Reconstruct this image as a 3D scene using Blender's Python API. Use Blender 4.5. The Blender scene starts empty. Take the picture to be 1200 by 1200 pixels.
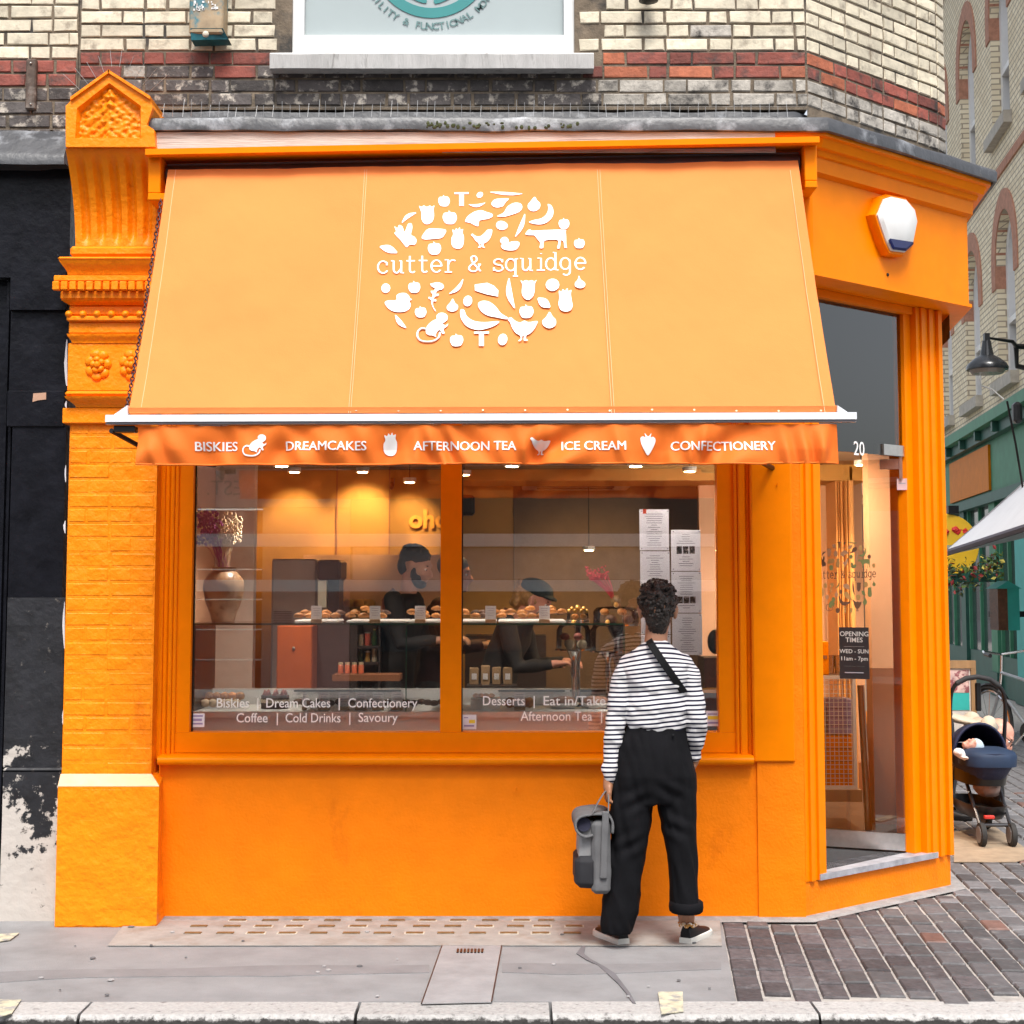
import bpy, bmesh, math, random
from mathutils import Vector, Matrix, noise
from mathutils.geometry import tessellate_polygon
R = math.radians
rnd = random.Random(7)
SC = bpy.context.scene
COL = SC.collection

# ---------------------------------------------------------------- camera
F = 1817.0                      # focal length in pixels of the 1200 px photograph
CY, CZ = -7.7, 1.6
TILT = R(4.8)
PPY = 690.0 - F * math.tan(TILT)
cam_d = bpy.data.cameras.new('camera'); cam = bpy.data.objects.new('camera', cam_d); COL.objects.link(cam)
cam.location = (0, CY, CZ); cam.rotation_euler = (R(90) + TILT, 0, 0)
cam_d.sensor_width = 36; cam_d.lens = F / 1200 * 36
cam_d.shift_y = (PPY - 600) / 1200
cam_d.clip_start = 0.1; cam_d.clip_end = 500
SC.camera = cam

# ---------------------------------------------------------------- sky, sun, exposure
SUN_EL, SUN_AZ = R(58), R(6)      # azimuth measured from -y (towards the camera) to +x
world = bpy.data.worlds.new('World'); SC.world = world; world.use_nodes = True
wn = world.node_tree.nodes; wl = world.node_tree.links
bg = wn['Background']; sky = wn.new('ShaderNodeTexSky'); sky.sky_type = 'NISHITA'; sky.sun_disc = False
sky.sun_elevation = SUN_EL; sky.sun_rotation = math.pi - SUN_AZ
sky.dust_density = 3.0; sky.ozone_density = 0.6; sky.air_density = 1.0
hs = wn.new('ShaderNodeHueSaturation'); hs.inputs['Saturation'].default_value = 0.35   # thin white cloud
wl.new(sky.outputs[0], hs.inputs['Color']); wl.new(hs.outputs[0], bg.inputs['Color'])
bg.inputs['Strength'].default_value = 0.10
sun_d = bpy.data.lights.new('sun', 'SUN'); sun_d.energy = 1.5; sun_d.angle = R(20); sun_d.color = (1, .96, .9)
sun = bpy.data.objects.new('sun', sun_d); COL.objects.link(sun)
sdir = Vector((math.sin(SUN_AZ) * math.cos(SUN_EL), -math.cos(SUN_AZ) * math.cos(SUN_EL), math.sin(SUN_EL)))
sun.rotation_euler = sdir.to_track_quat('Z', 'Y').to_euler(); sun.location = (3, -6, 9)
SC.view_settings.view_transform = 'Standard'; SC.view_settings.look = 'None'
SC.view_settings.gamma = 1; SC.view_settings.use_curve_mapping = False
SC.view_settings.exposure = 1.42

# ---------------------------------------------------------------- pixel -> place
FW = Vector((0, math.cos(TILT), math.sin(TILT))); UP = Vector((0, -math.sin(TILT), math.cos(TILT))); RT = Vector((1, 0, 0))
EYE = Vector((0, CY, CZ))
def ray(px, py): return FW + RT * ((px - 600) / F) + UP * ((PPY - py) / F)
def W(px, py, y):
    d = ray(px, py); return EYE + d * ((y - CY) / d.y)
def X(px, y, py=700): return W(px, py, y).x
def Z(py, y, px=600): return W(px, py, y).z
def hit(px, py, p0, n):
    d = ray(px, py); return EYE + d * ((p0 - EYE).dot(n) / d.dot(n))
def ground(px, py, z=0.0): return hit(px, py, Vector((0, 0, z)), Vector((0, 0, 1)))

# ---------------------------------------------------------------- materials
_m = {}
def mat(name, col, rough=.6, var=.15, vs=6, bump=0, bs=40, metal=0, spec=.5, col2=None, c2scale=3, c2lo=.5, c2hi=.6, rnd_amt=0, emit=0, coat=0, stretch=None, bump2=0, bs2=5, alpha=None, sheen=0):
    if name in _m: return _m[name]
    m = bpy.data.materials.new(name); m.use_nodes = True; _m[name] = m
    nt = m.node_tree; N = nt.nodes; L = nt.links; b = N['Principled BSDF']
    b.inputs['Roughness'].default_value = rough; b.inputs['Metallic'].default_value = metal
    b.inputs['Specular IOR Level'].default_value = spec
    if coat: b.inputs['Coat Weight'].default_value = coat
    if sheen: b.inputs['Sheen Weight'].default_value = sheen
    geo = N.new('ShaderNodeNewGeometry'); vec = geo.outputs['Position']
    if stretch:
        mp = N.new('ShaderNodeMapping'); mp.inputs['Scale'].default_value = stretch; L.new(vec, mp.inputs[0]); vec = mp.outputs[0]
    no = N.new('ShaderNodeTexNoise'); no.inputs['Scale'].default_value = vs; no.inputs['Detail'].default_value = 6; no.inputs['Roughness'].default_value = .6
    L.new(vec, no.inputs['Vector'])
    mr = N.new('ShaderNodeMapRange'); mr.inputs['From Min'].default_value = .3; mr.inputs['From Max'].default_value = .7
    mr.inputs['To Min'].default_value = 1 - var; mr.inputs['To Max'].default_value = 1 + var; L.new(no.outputs[0], mr.inputs[0])
    base = N.new('ShaderNodeRGB'); base.outputs[0].default_value = (*col, 1); out = base.outputs[0]
    if col2:
        n2 = N.new('ShaderNodeTexNoise'); n2.inputs['Scale'].default_value = c2scale; n2.inputs['Detail'].default_value = 8; n2.inputs['Roughness'].default_value = .65; L.new(vec, n2.inputs['Vector'])
        m2 = N.new('ShaderNodeMapRange'); m2.inputs['From Min'].default_value = c2lo; m2.inputs['From Max'].default_value = c2hi; L.new(n2.outputs[0], m2.inputs[0])
        mx = N.new('ShaderNodeMix'); mx.data_type = 'RGBA'; mx.inputs[7].default_value = (*col2, 1); L.new(m2.outputs[0], mx.inputs[0]); L.new(out, mx.inputs[6]); out = mx.outputs[2]
    val = mr.outputs[0]
    if rnd_amt:
        oi = N.new('ShaderNodeObjectInfo'); r2 = N.new('ShaderNodeMapRange'); r2.inputs['To Min'].default_value = 1 - rnd_amt; r2.inputs['To Max'].default_value = 1 + rnd_amt
        L.new(oi.outputs['Random'], r2.inputs[0]); mm = N.new('ShaderNodeMath'); mm.operation = 'MULTIPLY'; L.new(val, mm.inputs[0]); L.new(r2.outputs[0], mm.inputs[1]); val = mm.outputs[0]
    vm = N.new('ShaderNodeVectorMath'); vm.operation = 'SCALE'; L.new(out, vm.inputs[0]); L.new(val, vm.inputs['Scale'])
    L.new(vm.outputs[0], b.inputs['Base Color'])
    if emit:
        b.inputs['Emission Color'].default_value = (*col, 1); b.inputs['Emission Strength'].default_value = emit
    if bump or bump2:
        h = None
        for bb, ss in ((bump, bs), (bump2, bs2)):
            if not bb: continue
            nb = N.new('ShaderNodeTexNoise'); nb.inputs['Scale'].default_value = ss; nb.inputs['Detail'].default_value = 5; L.new(vec, nb.inputs['Vector'])
            bu = N.new('ShaderNodeBump'); bu.inputs['Strength'].default_value = 1; bu.inputs['Distance'].default_value = bb; L.new(nb.outputs[0], bu.inputs['Height'])
            if h: L.new(h, bu.inputs['Normal'])
            h = bu.outputs[0]
        L.new(h, b.inputs['Normal'])
    m['out'] = 1
    return m
def patch(m, col, expr_lo, expr_hi, scale=6, zc=0, zk=0, xk=0, detail=8, rough=None, stretch=(1, 1, 1)):
    """lay a second colour over a material where noise (+ a height term) passes a threshold: wear, stains, flaked paint"""
    N = m.node_tree.nodes; L = m.node_tree.links; b = N['Principled BSDF']
    src = b.inputs['Base Color'].links[0].from_socket
    geo = N.new('ShaderNodeNewGeometry'); mp = N.new('ShaderNodeMapping'); mp.inputs['Scale'].default_value = stretch; L.new(geo.outputs['Position'], mp.inputs[0])
    no = N.new('ShaderNodeTexNoise'); no.inputs['Scale'].default_value = scale; no.inputs['Detail'].default_value = detail; no.inputs['Roughness'].default_value = .7; L.new(mp.outputs[0], no.inputs['Vector'])
    sx = N.new('ShaderNodeSeparateXYZ'); L.new(geo.outputs['Position'], sx.inputs[0])
    a = N.new('ShaderNodeMath'); a.operation = 'MULTIPLY_ADD'; a.inputs[1].default_value = zk; a.inputs[2].default_value = -zk * zc; L.new(sx.outputs[2], a.inputs[0])
    c = N.new('ShaderNodeMath'); c.operation = 'ADD'; L.new(no.outputs[0], c.inputs[0]); L.new(a.outputs[0], c.inputs[1])
    mr = N.new('ShaderNodeMapRange'); mr.inputs['From Min'].default_value = expr_lo; mr.inputs['From Max'].default_value = expr_hi; L.new(c.outputs[0], mr.inputs[0])
    mx = N.new('ShaderNodeMix'); mx.data_type = 'RGBA'; mx.inputs[7].default_value = (*col, 1); L.new(mr.outputs[0], mx.inputs[0]); L.new(src, mx.inputs[6]); L.new(mx.outputs[2], b.inputs['Base Color'])
    return m
def glass(name, tint=(1, 1, 1), k=1.5, ior=1.5, rough=0.0):
    if name in _m: return _m[name]
    m = bpy.data.materials.new(name); m.use_nodes = True; _m[name] = m
    nt = m.node_tree; N = nt.nodes; L = nt.links; N.remove(N['Principled BSDF']); o = N['Material Output']
    t = N.new('ShaderNodeBsdfTransparent'); t.inputs[0].default_value = (*tint, 1)
    g = N.new('ShaderNodeBsdfGlossy'); g.inputs['Roughness'].default_value = rough
    f = N.new('ShaderNodeFresnel'); f.inputs[0].default_value = ior
    mu = N.new('ShaderNodeMath'); mu.operation = 'MULTIPLY'; mu.inputs[1].default_value = k; mu.use_clamp = True; L.new(f.outputs[0], mu.inputs[0])
    mx = N.new('ShaderNodeMixShader'); L.new(mu.outputs[0], mx.inputs[0]); L.new(t.outputs[0], mx.inputs[1]); L.new(g.outputs[0], mx.inputs[2]); L.new(mx.outputs[0], o.inputs[0])
    return m
def lamp_mat(name, col, e):
    if name in _m: return _m[name]
    m = bpy.data.materials.new(name); m.use_nodes = True; _m[name] = m
    b = m.node_tree.nodes['Principled BSDF']; b.inputs['Base Color'].default_value = (*col, 1); b.inputs['Emission Color'].default_value = (*col, 1); b.inputs['Emission Strength'].default_value = e
    return m

# ---------------------------------------------------------------- mesh helpers
class MB:
    def __init__(s): s.v = []; s.f = []
    def add(s, vs, fs):
        n = len(s.v); s.v += [Vector(p) for p in vs]; s.f += [tuple(i + n for i in f) for f in fs]; return s
    def box(s, x0, x1, y0, y1, z0, z1):
        if x0 > x1: x0, x1 = x1, x0
        if y0 > y1: y0, y1 = y1, y0
        if z0 > z1: z0, z1 = z1, z0
        return s.add([(x0,y0,z0),(x1,y0,z0),(x1,y1,z0),(x0,y1,z0),(x0,y0,z1),(x1,y0,z1),(x1,y1,z1),(x0,y1,z1)],
                     [(0,3,2,1),(4,5,6,7),(0,1,5,4),(1,2,6,5),(2,3,7,6),(3,0,4,7)])
    def bbox(s, x0, x1, y0, y1, z0, z1, b=.01):
        """box with chamfered edges"""
        if x0 > x1: x0, x1 = x1, x0
        if y0 > y1: y0, y1 = y1, y0
        if z0 > z1: z0, z1 = z1, z0
        b = min(b, (x1-x0)*.45, (y1-y0)*.45, (z1-z0)*.45)
        lv = [(z0, b), (z0+b, 0), (z1-b, 0), (z1, b)]; rings = []
        for z, i in lv:
            rings.append([(x0+b,y0+i,z),(x1-b,y0+i,z),(x1-i,y0+b,z),(x1-i,y1-b,z),(x1-b,y1-i,z),(x0+b,y1-i,z),(x0+i,y1-b,z),(x0+i,y0+b,z)])
        return s.loft(rings)
    def obox(s, c, u, v, w):
        c, u, v, w = map(Vector, (c, u, v, w)); P = []
        for k in (-1, 1):
            for a, b in ((-1,-1),(1,-1),(1,1),(-1,1)): P.append(c + u*a + v*b + w*k)
        return s.add(P, [(0,3,2,1),(4,5,6,7),(0,1,5,4),(1,2,6,5),(2,3,7,6),(3,0,4,7)])
    def loft(s, rings, cap=True, closed=True):
        n = len(rings[0]); vs = [p for r in rings for p in r]; fs = []
        for i in range(len(rings) - 1):
            for j in range(n if closed else n - 1):
                a = i*n + j; b = i*n + (j+1) % n; fs.append((a, b, b+n, a+n))
        if cap:
            fs.append(tuple(range(n-1, -1, -1))); fs.append(tuple((len(rings)-1)*n + j for j in range(n)))
        return s.add(vs, fs)
    def tube(s, pts, r, n=8, cap=True, flat=None):
        pts = [Vector(p) for p in pts]; k = len(pts); rr = r if isinstance(r, (list, tuple)) else [r]*k
        rings = []; up = Vector((0, 0, 1)); prev = None
        for i, p in enumerate(pts):
            t = (pts[min(i+1, k-1)] - pts[max(i-1, 0)]).normalized()
            if prev is None:
                a = t.cross(up)
                if a.length < .05: a = t.cross(Vector((1, 0, 0)))
            else:
                a = prev - t * prev.dot(t)
            a.normalize(); prev = a; b = t.cross(a).normalized()
            q = rr[i]; qa, qb = (q if isinstance(q, (list, tuple)) else (q, q))
            rings.append([p + a*(math.cos(2*math.pi*j/n)*qa) + b*(math.sin(2*math.pi*j/n)*qb) for j in range(n)])
        return s.loft(rings, cap)
    def lathe(s, c, prof, n=20, ax=None, cap=True):
        c = Vector(c); rings = []
        for r_, z in prof: rings.append([c + Vector((math.cos(2*math.pi*j/n)*max(r_, 1e-4), math.sin(2*math.pi*j/n)*max(r_, 1e-4), z)) for j in range(n)])
        if ax is not None:
            q = Vector((0, 0, 1)).rotation_difference(Vector(ax)); rings = [[c + q @ (p - c) for p in r] for r in rings]
        return s.loft(rings, cap)
    def ell(s, c, rx, ry, rz, n=12, m=8, rot=None):
        c = Vector(c); rings = []
        for i in range(m + 1):
            th = math.pi * i / m; q = max(math.sin(th), .02)
            ring = [Vector((math.cos(2*math.pi*j/n)*q*rx, math.sin(2*math.pi*j/n)*q*ry, -math.cos(th)*rz)) for j in range(n)]
            if rot is not None: ring = [rot @ p for p in ring]
            rings.append([c + p for p in ring])
        return s.loft(rings)
    def poly(s, pts, ext):
        """flat outline (any shape) given thickness ext"""
        pts = [Vector(p) for p in pts]; ext = Vector(ext); n = len(pts)
        tr = tessellate_polygon([pts]); vs = pts + [p + ext for p in pts]
        fs = [tuple(t) for t in tr] + [tuple(i + n for i in reversed(t)) for t in tr]
        fs += [(i, (i+1) % n, (i+1) % n + n, i + n) for i in range(n)]
        return s.add(vs, fs)
    def jitter(s, a):
        for p in s.v: p += Vector((rnd.uniform(-a, a), rnd.uniform(-a, a), rnd.uniform(-a, a)))
        return s
    def mesh(s, name, m, smooth=False, fix=True, off=None):
        me = bpy.data.meshes.new(name); vs = s.v if off is None else [p - off for p in s.v]
        me.from_pydata(vs, [], s.f)
        if fix:
            bm = bmesh.new(); bm.from_mesh(me); bmesh.ops.recalc_face_normals(bm, faces=bm.faces); bm.to_mesh(me); bm.free()
        if m: me.materials.append(m)
        if smooth is True: me.shade_smooth()
        elif smooth: me.shade_smooth(); me.set_sharp_from_angle(angle=R(smooth))
        return me
    def build(s, name, m, parent=None, smooth=False, **kw):
        off = root_loc(parent)
        return link(name, s.mesh(name, m, smooth, off=off), parent, **kw)
def root_loc(o):
    t = Vector((0, 0, 0))
    while o is not None: t += o.location; o = o.parent
    return t
def link(name, me, parent=None, label=None, cat=None, group=None, kind=None, loc=None):
    o = bpy.data.objects.new(name, me); COL.objects.link(o)
    if parent is not None: o.parent = parent
    if loc is not None: o.location = Vector(loc) - root_loc(parent)
    tag(o, label, cat, group, kind); return o
def tag(o, label=None, cat=None, group=None, kind=None):
    if label: o['label'] = label
    if cat: o['category'] = cat
    if group: o['group'] = group
    if kind: o['kind'] = kind
    return o
def thing(name, label, cat, loc=(0, 0, 0), group=None):
    o = bpy.data.objects.new(name, None); COL.objects.link(o); o.location = loc; o.empty_display_size = .1
    return tag(o, label, cat, group)
def remat(me, m):
    me2 = me.copy(); me2.materials.clear(); me2.materials.append(m); return me2
def fuse(mb, name, m, voxel=.006, smooth=3, parent=None, disp=0, ds=30, fn=None, **kw):
    """union of overlapping closed shapes as ONE continuous smooth surface"""
    me = mb.mesh(name, None, off=None); o = bpy.data.objects.new(name, me); COL.objects.link(o)
    r = o.modifiers.new('r', 'REMESH'); r.mode = 'VOXEL'; r.voxel_size = voxel; r.adaptivity = 0
    if smooth:
        sm = o.modifiers.new('s', 'SMOOTH'); sm.factor = .5; sm.iterations = smooth
    dg = bpy.context.evaluated_depsgraph_get(); me2 = bpy.data.meshes.new_from_object(o.evaluated_get(dg))
    bpy.data.objects.remove(o); bpy.data.meshes.remove(me)
    off = root_loc(parent)
    if disp or fn:
        me2.update(); nor = [v.normal.copy() for v in me2.vertices]
        for v, n in zip(me2.vertices, nor):
            if disp: v.co += n * (noise.noise(v.co * ds) * disp)
            if fn: v.co += n * fn(v.co, n)
    for v in me2.vertices: v.co -= off
    me2.name = name; me2.materials.clear(); me2.materials.append(m); me2.shade_smooth()
    return link(name, me2, parent, **kw)
def text(body, size, bold=0.0, width=1.0, ext=.0008, align='CENTER', spacing=1.0):
    cu = bpy.data.curves.new('t', 'FONT'); cu.body = body; cu.size = size; cu.align_x = align; cu.extrude = ext; cu.offset = bold; cu.space_character = spacing; cu.resolution_u = 3
    o = bpy.data.objects.new('t', cu); COL.objects.link(o)
    dg = bpy.context.evaluated_depsgraph_get(); me = bpy.data.meshes.new_from_object(o.evaluated_get(dg))
    mb = MB(); mb.v = [Vector((v.co.x * width, v.co.y, v.co.z)) for v in me.vertices]; mb.f = [tuple(p.vertices) for p in me.polygons]
    bpy.data.objects.remove(o); bpy.data.curves.remove(cu); bpy.data.meshes.remove(me)
    return mb
def place(mb, o, u, v, n):
    o, u, v, n = map(Vector, (o, u, v, n)); mb.v = [o + u*p.x + v*p.y + n*p.z for p in mb.v]; return mb
def smooth_loop(P, k=4):
    n = len(P); out = []
    for i in range(n):
        p0, p1, p2, p3 = P[i-1], P[i], P[(i+1) % n], P[(i+2) % n]
        for j in range(k):
            t = j / k; out.append(tuple(.5*((2*b) + (-a+c)*t + (2*a-5*b+4*c-d)*t*t + (-a+3*b-3*c+d)*t**3) for a, b, c, d in zip(p0, p1, p2, p3)))
    return out

# ---------------------------------------------------------------- colours
ORANGE = mat('orange_gloss_paint', (.88, .225, .0), rough=.35, var=.05, vs=9, bump=.0015, bs=14, spec=.10)
ORANGE_RENDER = mat('orange_painted_render', (.90, .212, .0), spec=.2, rough=.5, var=.07, vs=5, bump=.0025, bs=75, bump2=.008, bs2=7)
ORANGE_BRICK = mat('orange_painted_brick', (.90, .245, .002), spec=.25, rough=.45, var=.07, vs=10, bump=.006, bs=32, bump2=.018, bs2=9)
ORANGE_STONE = mat('orange_painted_stone', (.90, .245, .002), spec=.25, rough=.42, var=.06, vs=10, bump=.004, bs=45, bump2=.01, bs2=12)
CREAM = mat('cream_brick_face', (.58, .515, .39), rough=.55, var=.16, vs=18, bump=.002, bs=70, rnd_amt=.16, col2=(.16, .12, .085), c2scale=12, c2lo=.52, c2hi=.78)
RED3 = mat('bright_red_brick_face', (.36, .105, .05), rough=.75, var=.25, vs=16, bump=.004, bs=60, rnd_amt=.2, col2=(.14, .05, .03), c2scale=9, c2lo=.56, c2hi=.7)
RED = mat('red_brick_face', (.22, .055, .038), rough=.75, var=.3, vs=16, bump=.004, bs=60, rnd_amt=.4, col2=(.06, .035, .03), c2scale=9, c2lo=.5, c2hi=.66)
SOOT = mat('sooty_brick_face', (.075, .065, .062), rough=.85, var=.35, vs=14, bump=.006, bs=50, rnd_amt=.4, col2=(.38, .34, .29), c2scale=15, c2lo=.53, c2hi=.62)
PALE_SOOT = mat('weathered_grey_brick_face', (.36, .33, .29), rough=.85, var=.3, vs=14, bump=.006, bs=50, rnd_amt=.25, col2=(.05, .045, .042), c2scale=8, c2lo=.5, c2hi=.64)
MORTAR = mat('mortar', (.155, .12, .085), rough=.95, var=.35, vs=12, bump=.004, bs=90, col2=(.05, .045, .04), c2scale=4, c2lo=.48, c2hi=.62)
GRIME = 1
LEAD = mat('lead_sheet', (.05, .052, .058), rough=.45, var=.3, vs=8, bump=.006, bs=18, spec=.6, col2=(.26, .27, .29), c2scale=5, c2lo=.55, c2hi=.7)
BLACKP = mat('black_paint', (.008, .0085, .012), rough=.33, spec=.16, var=.4, vs=9, bump=.003, bs=25, bump2=.008, bs2=5)
BLACKP = patch(BLACKP, (.26, .26, .29), .69, .72, scale=13)
WORN = mat('flaking_black_paint', (.012, .0125, .016), rough=.5, var=.5, vs=9, bump=.004, bs=25, bump2=.012, bs2=6)
WORN = patch(WORN, (.50, .46, .42), .50, .525, scale=4.2, zc=.62, zk=-.34, detail=10)
WORN = patch(WORN, (.10, .09, .08), .62, .66, scale=15)
for _q in (ORANGE_RENDER, ORANGE_BRICK):
    patch(_q, (.72, .15, .0), .60, .74, scale=3.2, stretch=(1, 1, .5))
    patch(_q, (.30, .12, .04), .70, .76, scale=9, zc=.02, zk=-2.2)
patch(ORANGE_BRICK, (.45, .10, .01), .70, .73, scale=22)
patch(ORANGE, (.66, .14, .0), .66, .76, scale=4, stretch=(1, 1, .3))
patch(ORANGE_STONE, (.62, .13, .0), .62, .74, scale=7)
WHITE = mat('white_gloss_paint', (.70, .70, .69), rough=.35, var=.04, vs=6)
BLACKM = mat('black_metal', (.012, .012, .013), rough=.35, var=.2, vs=20, metal=.3)
ALU = mat('white_aluminium', (.72, .74, .78), rough=.3, var=.04, vs=5)
STEEL = mat('brushed_steel', (.55, .54, .52), rough=.28, metal=.9, var=.1, vs=30)
STONE = mat('weathered_stone_sill', (.44, .43, .42), rough=.8, var=.16, vs=7, bump=.005, bs=35, col2=(.12, .11, .10), c2scale=9, c2lo=.58, c2hi=.72, stretch=(2.5, 2.5, .35))
BOARD = mat('weathered_bare_board', (.50, .46, .42), rough=.85, var=.14, vs=20, bump=.003, bs=30, stretch=(.4, 1, 9), col2=(.23, .20, .18), c2scale=8, c2lo=.55, c2hi=.7)
WINGLASS = glass('shop_window_glass', (.93, .93, .92), k=4.5)
DOORGLASS = glass('bronze_tinted_glass', (.92, .86, .77), k=2.4)
CLEAR = glass('clear_glass', (.96, .97, .97), k=1.0, ior=1.4)
LETTER = mat('white_vinyl_lettering', (.85, .85, .84), rough=.5, var=.01)
AWN = mat('orange_awning_canvas', (.84, .285, .08), rough=.8, spec=.15, var=.05, vs=1.6, bump=.0012, bs=260, bump2=.007, bs2=3.5)
b_ = AWN.node_tree.nodes['Principled BSDF']
AWN.node_tree.nodes['Principled BSDF'].inputs['Transmission Weight'].default_value = 0
# canvas lets some light through
_N = AWN.node_tree.nodes; _L = AWN.node_tree.links; _t = _N.new('ShaderNodeBsdfTranslucent'); _t.inputs[0].default_value = (.85, .20, .02, 1)
_x = _N.new('ShaderNodeMixShader'); _x.inputs[0].default_value = .22; _L.new(_N['Principled BSDF'].outputs[0], _x.inputs[1]); _L.new(_t.outputs[0], _x.inputs[2]); _L.new(_x.outputs[0], _N['Material Output'].inputs[0])
# ================================================================ THE SETTING
B0 = Vector((X(943, 0, 1000), 0, 0)); C0 = Vector((X(1114, .80, 1022), .80, 0)); SD = Vector((.126, 1, 0)).normalized()
L_X = X(184, 0)                                   # left end of the shopfront
FOOT = [Vector((L_X, 0, 0)), B0, C0, C0 + SD * 6]
def nrm(d): return Vector((d.y, -d.x, 0)).normalized()
def offs(P, d):
    out = []
    for i, p in enumerate(P):
        a = nrm(P[i] - P[i-1]) if i else None; b = nrm(P[i+1] - P[i]) if i < len(P)-1 else None
        if a is None: out.append(p + b*d)
        elif b is None: out.append(p + a*d)
        else: out.append(p + (a + b) * (d / (1 + a.dot(b))))
    return out
def sweep(prof, P, closed=True):
    mb = MB(); cols = [[Vector((q.x, q.y, z)) for q in [offs(P, d)[i] for d, z in prof] for z in [0]] for i in range(len(P))]
    rings = []
    for i in range(len(P)): rings.append([Vector((offs(P, d)[i].x, offs(P, d)[i].y, z)) for d, z in prof])
    return mb.loft(rings, cap=True)
CH = (C0 - B0); CHL = CH.length; CU = CH.normalized(); CN = nrm(CH)
def ch(t, d, z): return B0 + CH*t + CN*d + Vector((0, 0, z))
def tpx(px, py=700, d=0):
    p = hit(px, py, B0 + CN*d, CN); return (p - B0 - CN*d).dot(CU) / CHL
def chbox(mb, t0, t1, d0, d1, z0, z1):
    c = (ch(t0, d0, z0) + ch(t1, d1, z1)) / 2
    return mb.obox(c, CU * ((t1-t0)*CHL/2), CN * ((d1-d0)/2), Vector((0, 0, (z1-z0)/2)))

# ---- ground sheets
ASPH = mat('grey_footway_asphalt', (.235, .235, .24), rough=.8, var=.12, vs=5, bump=.003, bs=150, col2=(.185, .18, .182), c2scale=1.6, c2lo=.5, c2hi=.7)
ROAD = mat('road_asphalt', (.05, .05, .052), rough=.85, var=.25, vs=20, bump=.004, bs=90)
GROUT = mat("pale_sand_grout", (.36, .335, .31), rough=.95, var=.25, vs=25, bump=.004, bs=80)
mb = MB().box(-60, 60, -40, 80, -.30, -.14); mb.build('road', ROAD, kind='structure')
KY0, KY1 = ground(600, 1190).y, ground(600, 1174).y   # kerb front and back edges
SX = ground(862, 1172).x                              # where the setts start
sxe = lambda y: SX + .094*(y - KY1)
mb = MB().poly([(-12, KY1 + .002, -.14), (sxe(KY1), KY1 + .002, -.14), (sxe(.35), .35, -.14), (-12, .35, -.14)], (0, 0, .14)); mb.build('pavement', ASPH, kind='structure')
base = MB().poly([(sxe(KY1) + .001, KY1 + .002, -.14), (9, KY1 + .002, -.14), (9, 40, -.14), (sxe(.35) + .001, 40, -.14), (sxe(.35) + .001, .35, -.14)], (0, 0, .128)).build('alley_paving', GROUT, kind='structure')
# kerb stones
GRAN = mat('granite_kerb_stone', (.36, .35, .34), rough=.8, var=.22, vs=60, bump=.006, bs=45, rnd_amt=.12, col2=(.10, .095, .09), c2scale=30, c2lo=.56, c2hi=.7)
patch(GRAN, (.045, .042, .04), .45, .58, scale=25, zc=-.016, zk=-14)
kerb = bpy.data.objects.new('kerb', None); COL.objects.link(kerb); kerb['kind'] = 'structure'
edges = [-3.6, X(100, KY0, 1180) - 2.1, ground(290/3, 1185).x, ground(420, 1180).x, ground(645, 1180).x, ground(954, 1180).x, ground(1330, 1180).x, 3.4]
for a, b in zip(edges[:-1], edges[1:]):
    if b - a < .2: continue
    k = MB(); zt = rnd.uniform(-.002, .003); n = max(2, int((b-a)/.12)); rings = []
    for i in range(n+1):
        x = a + .006 + (b-a-.012)*i/n; w = rnd.uniform(-.006, .006); e = rnd.uniform(.012, .022)
        rings.append([Vector((x, KY0 + w, -.14)), Vector((x, KY0 + w, -e)), Vector((x, KY0 + w + e, zt)), Vector((x, KY1, zt)), Vector((x, KY1, -.14))])
    k.loft(rings).build('kerb_stone', GRAN, kerb)

# ---- asphalt patches, slab strip and painted marks on the pavement
SLAB = mat('worn_concrete_slab', (.30, .285, .265), rough=.85, var=.14, vs=9, bump=.002, bs=90, col2=(.24, .20, .165), c2scale=5, c2lo=.5, c2hi=.7)
def sheet(pts_px, z, name, m, parent=None, **kw):
    P = [ground(x, y, z) for x, y in pts_px]; return MB().poly(P, (0, 0, -.003)).build(name, m, parent, **kw)
lights = thing('pavement_light', 'beige concrete pavement strip with rows of small square glass lenses below the shop wall', 'pavement light', ground(480, 1100))
sheet([(126,1108),(148,1080),(186,1079),(200,1071),(560,1070),(843,1071),(846,1108),(520,1107.5)], .006, 'slab', SLAB, lights)
LENS = mat('grimy_yellow_glass_lens', (.10, .078, .040), rough=.35, var=.35, vs=40, bump=.002, bs=60)
LRIM = mat('lens_rim', (.46, .43, .36), rough=.8, var=.2, vs=40)
lens_me = {}
for row, py in enumerate((1078.5, 1085.5, 1093.5)):
    n = 0
    for px in range(226, 716, 37):
        x = px + (16 if row == 0 else 8 if row == 1 else 0) * (1 if px < 600 else .4) + rnd.uniform(-1, 1)
        if row == 0 and px < 262: continue
        if row == 0 and px > 640: continue
        c = ground(x, py, .006); w, d = .04, .019
        rim = MB().bbox(c.x-w-.007, c.x+w+.007, c.y-d-.006, c.y+d+.006, .005, .0075, .002)
        o = rim.build('lens_rim', LRIM, lights) if rnd.random() < .35 else None
        MB().bbox(c.x-w, c.x+w, c.y-d, c.y+d, .0045, .0095, .002).build('glass_lens', LENS, lights)
for row, py in enumerate((1080, 1087, 1095)):
    for px in (822-4, 782, 760, 742, 722)[: 3 + row]:
        pass
PATCH = mat('dark_asphalt_patch', (.135, .13, .14), rough=.8, var=.15, vs=8, bump=.002, bs=120)
mn = thing('access_cover', 'grey recessed pavement cover with a dark grille beside the kerb', 'access cover', ground(540, 1140))
COVER = mat('grey_cover_infill', (.27, .265, .27), rough=.7, var=.16, vs=7, bump=.002, bs=90)
sheet([(518,1108),(588,1108),(576,1174),(494,1176)], .007, 'cover_plate', COVER, mn)
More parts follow.
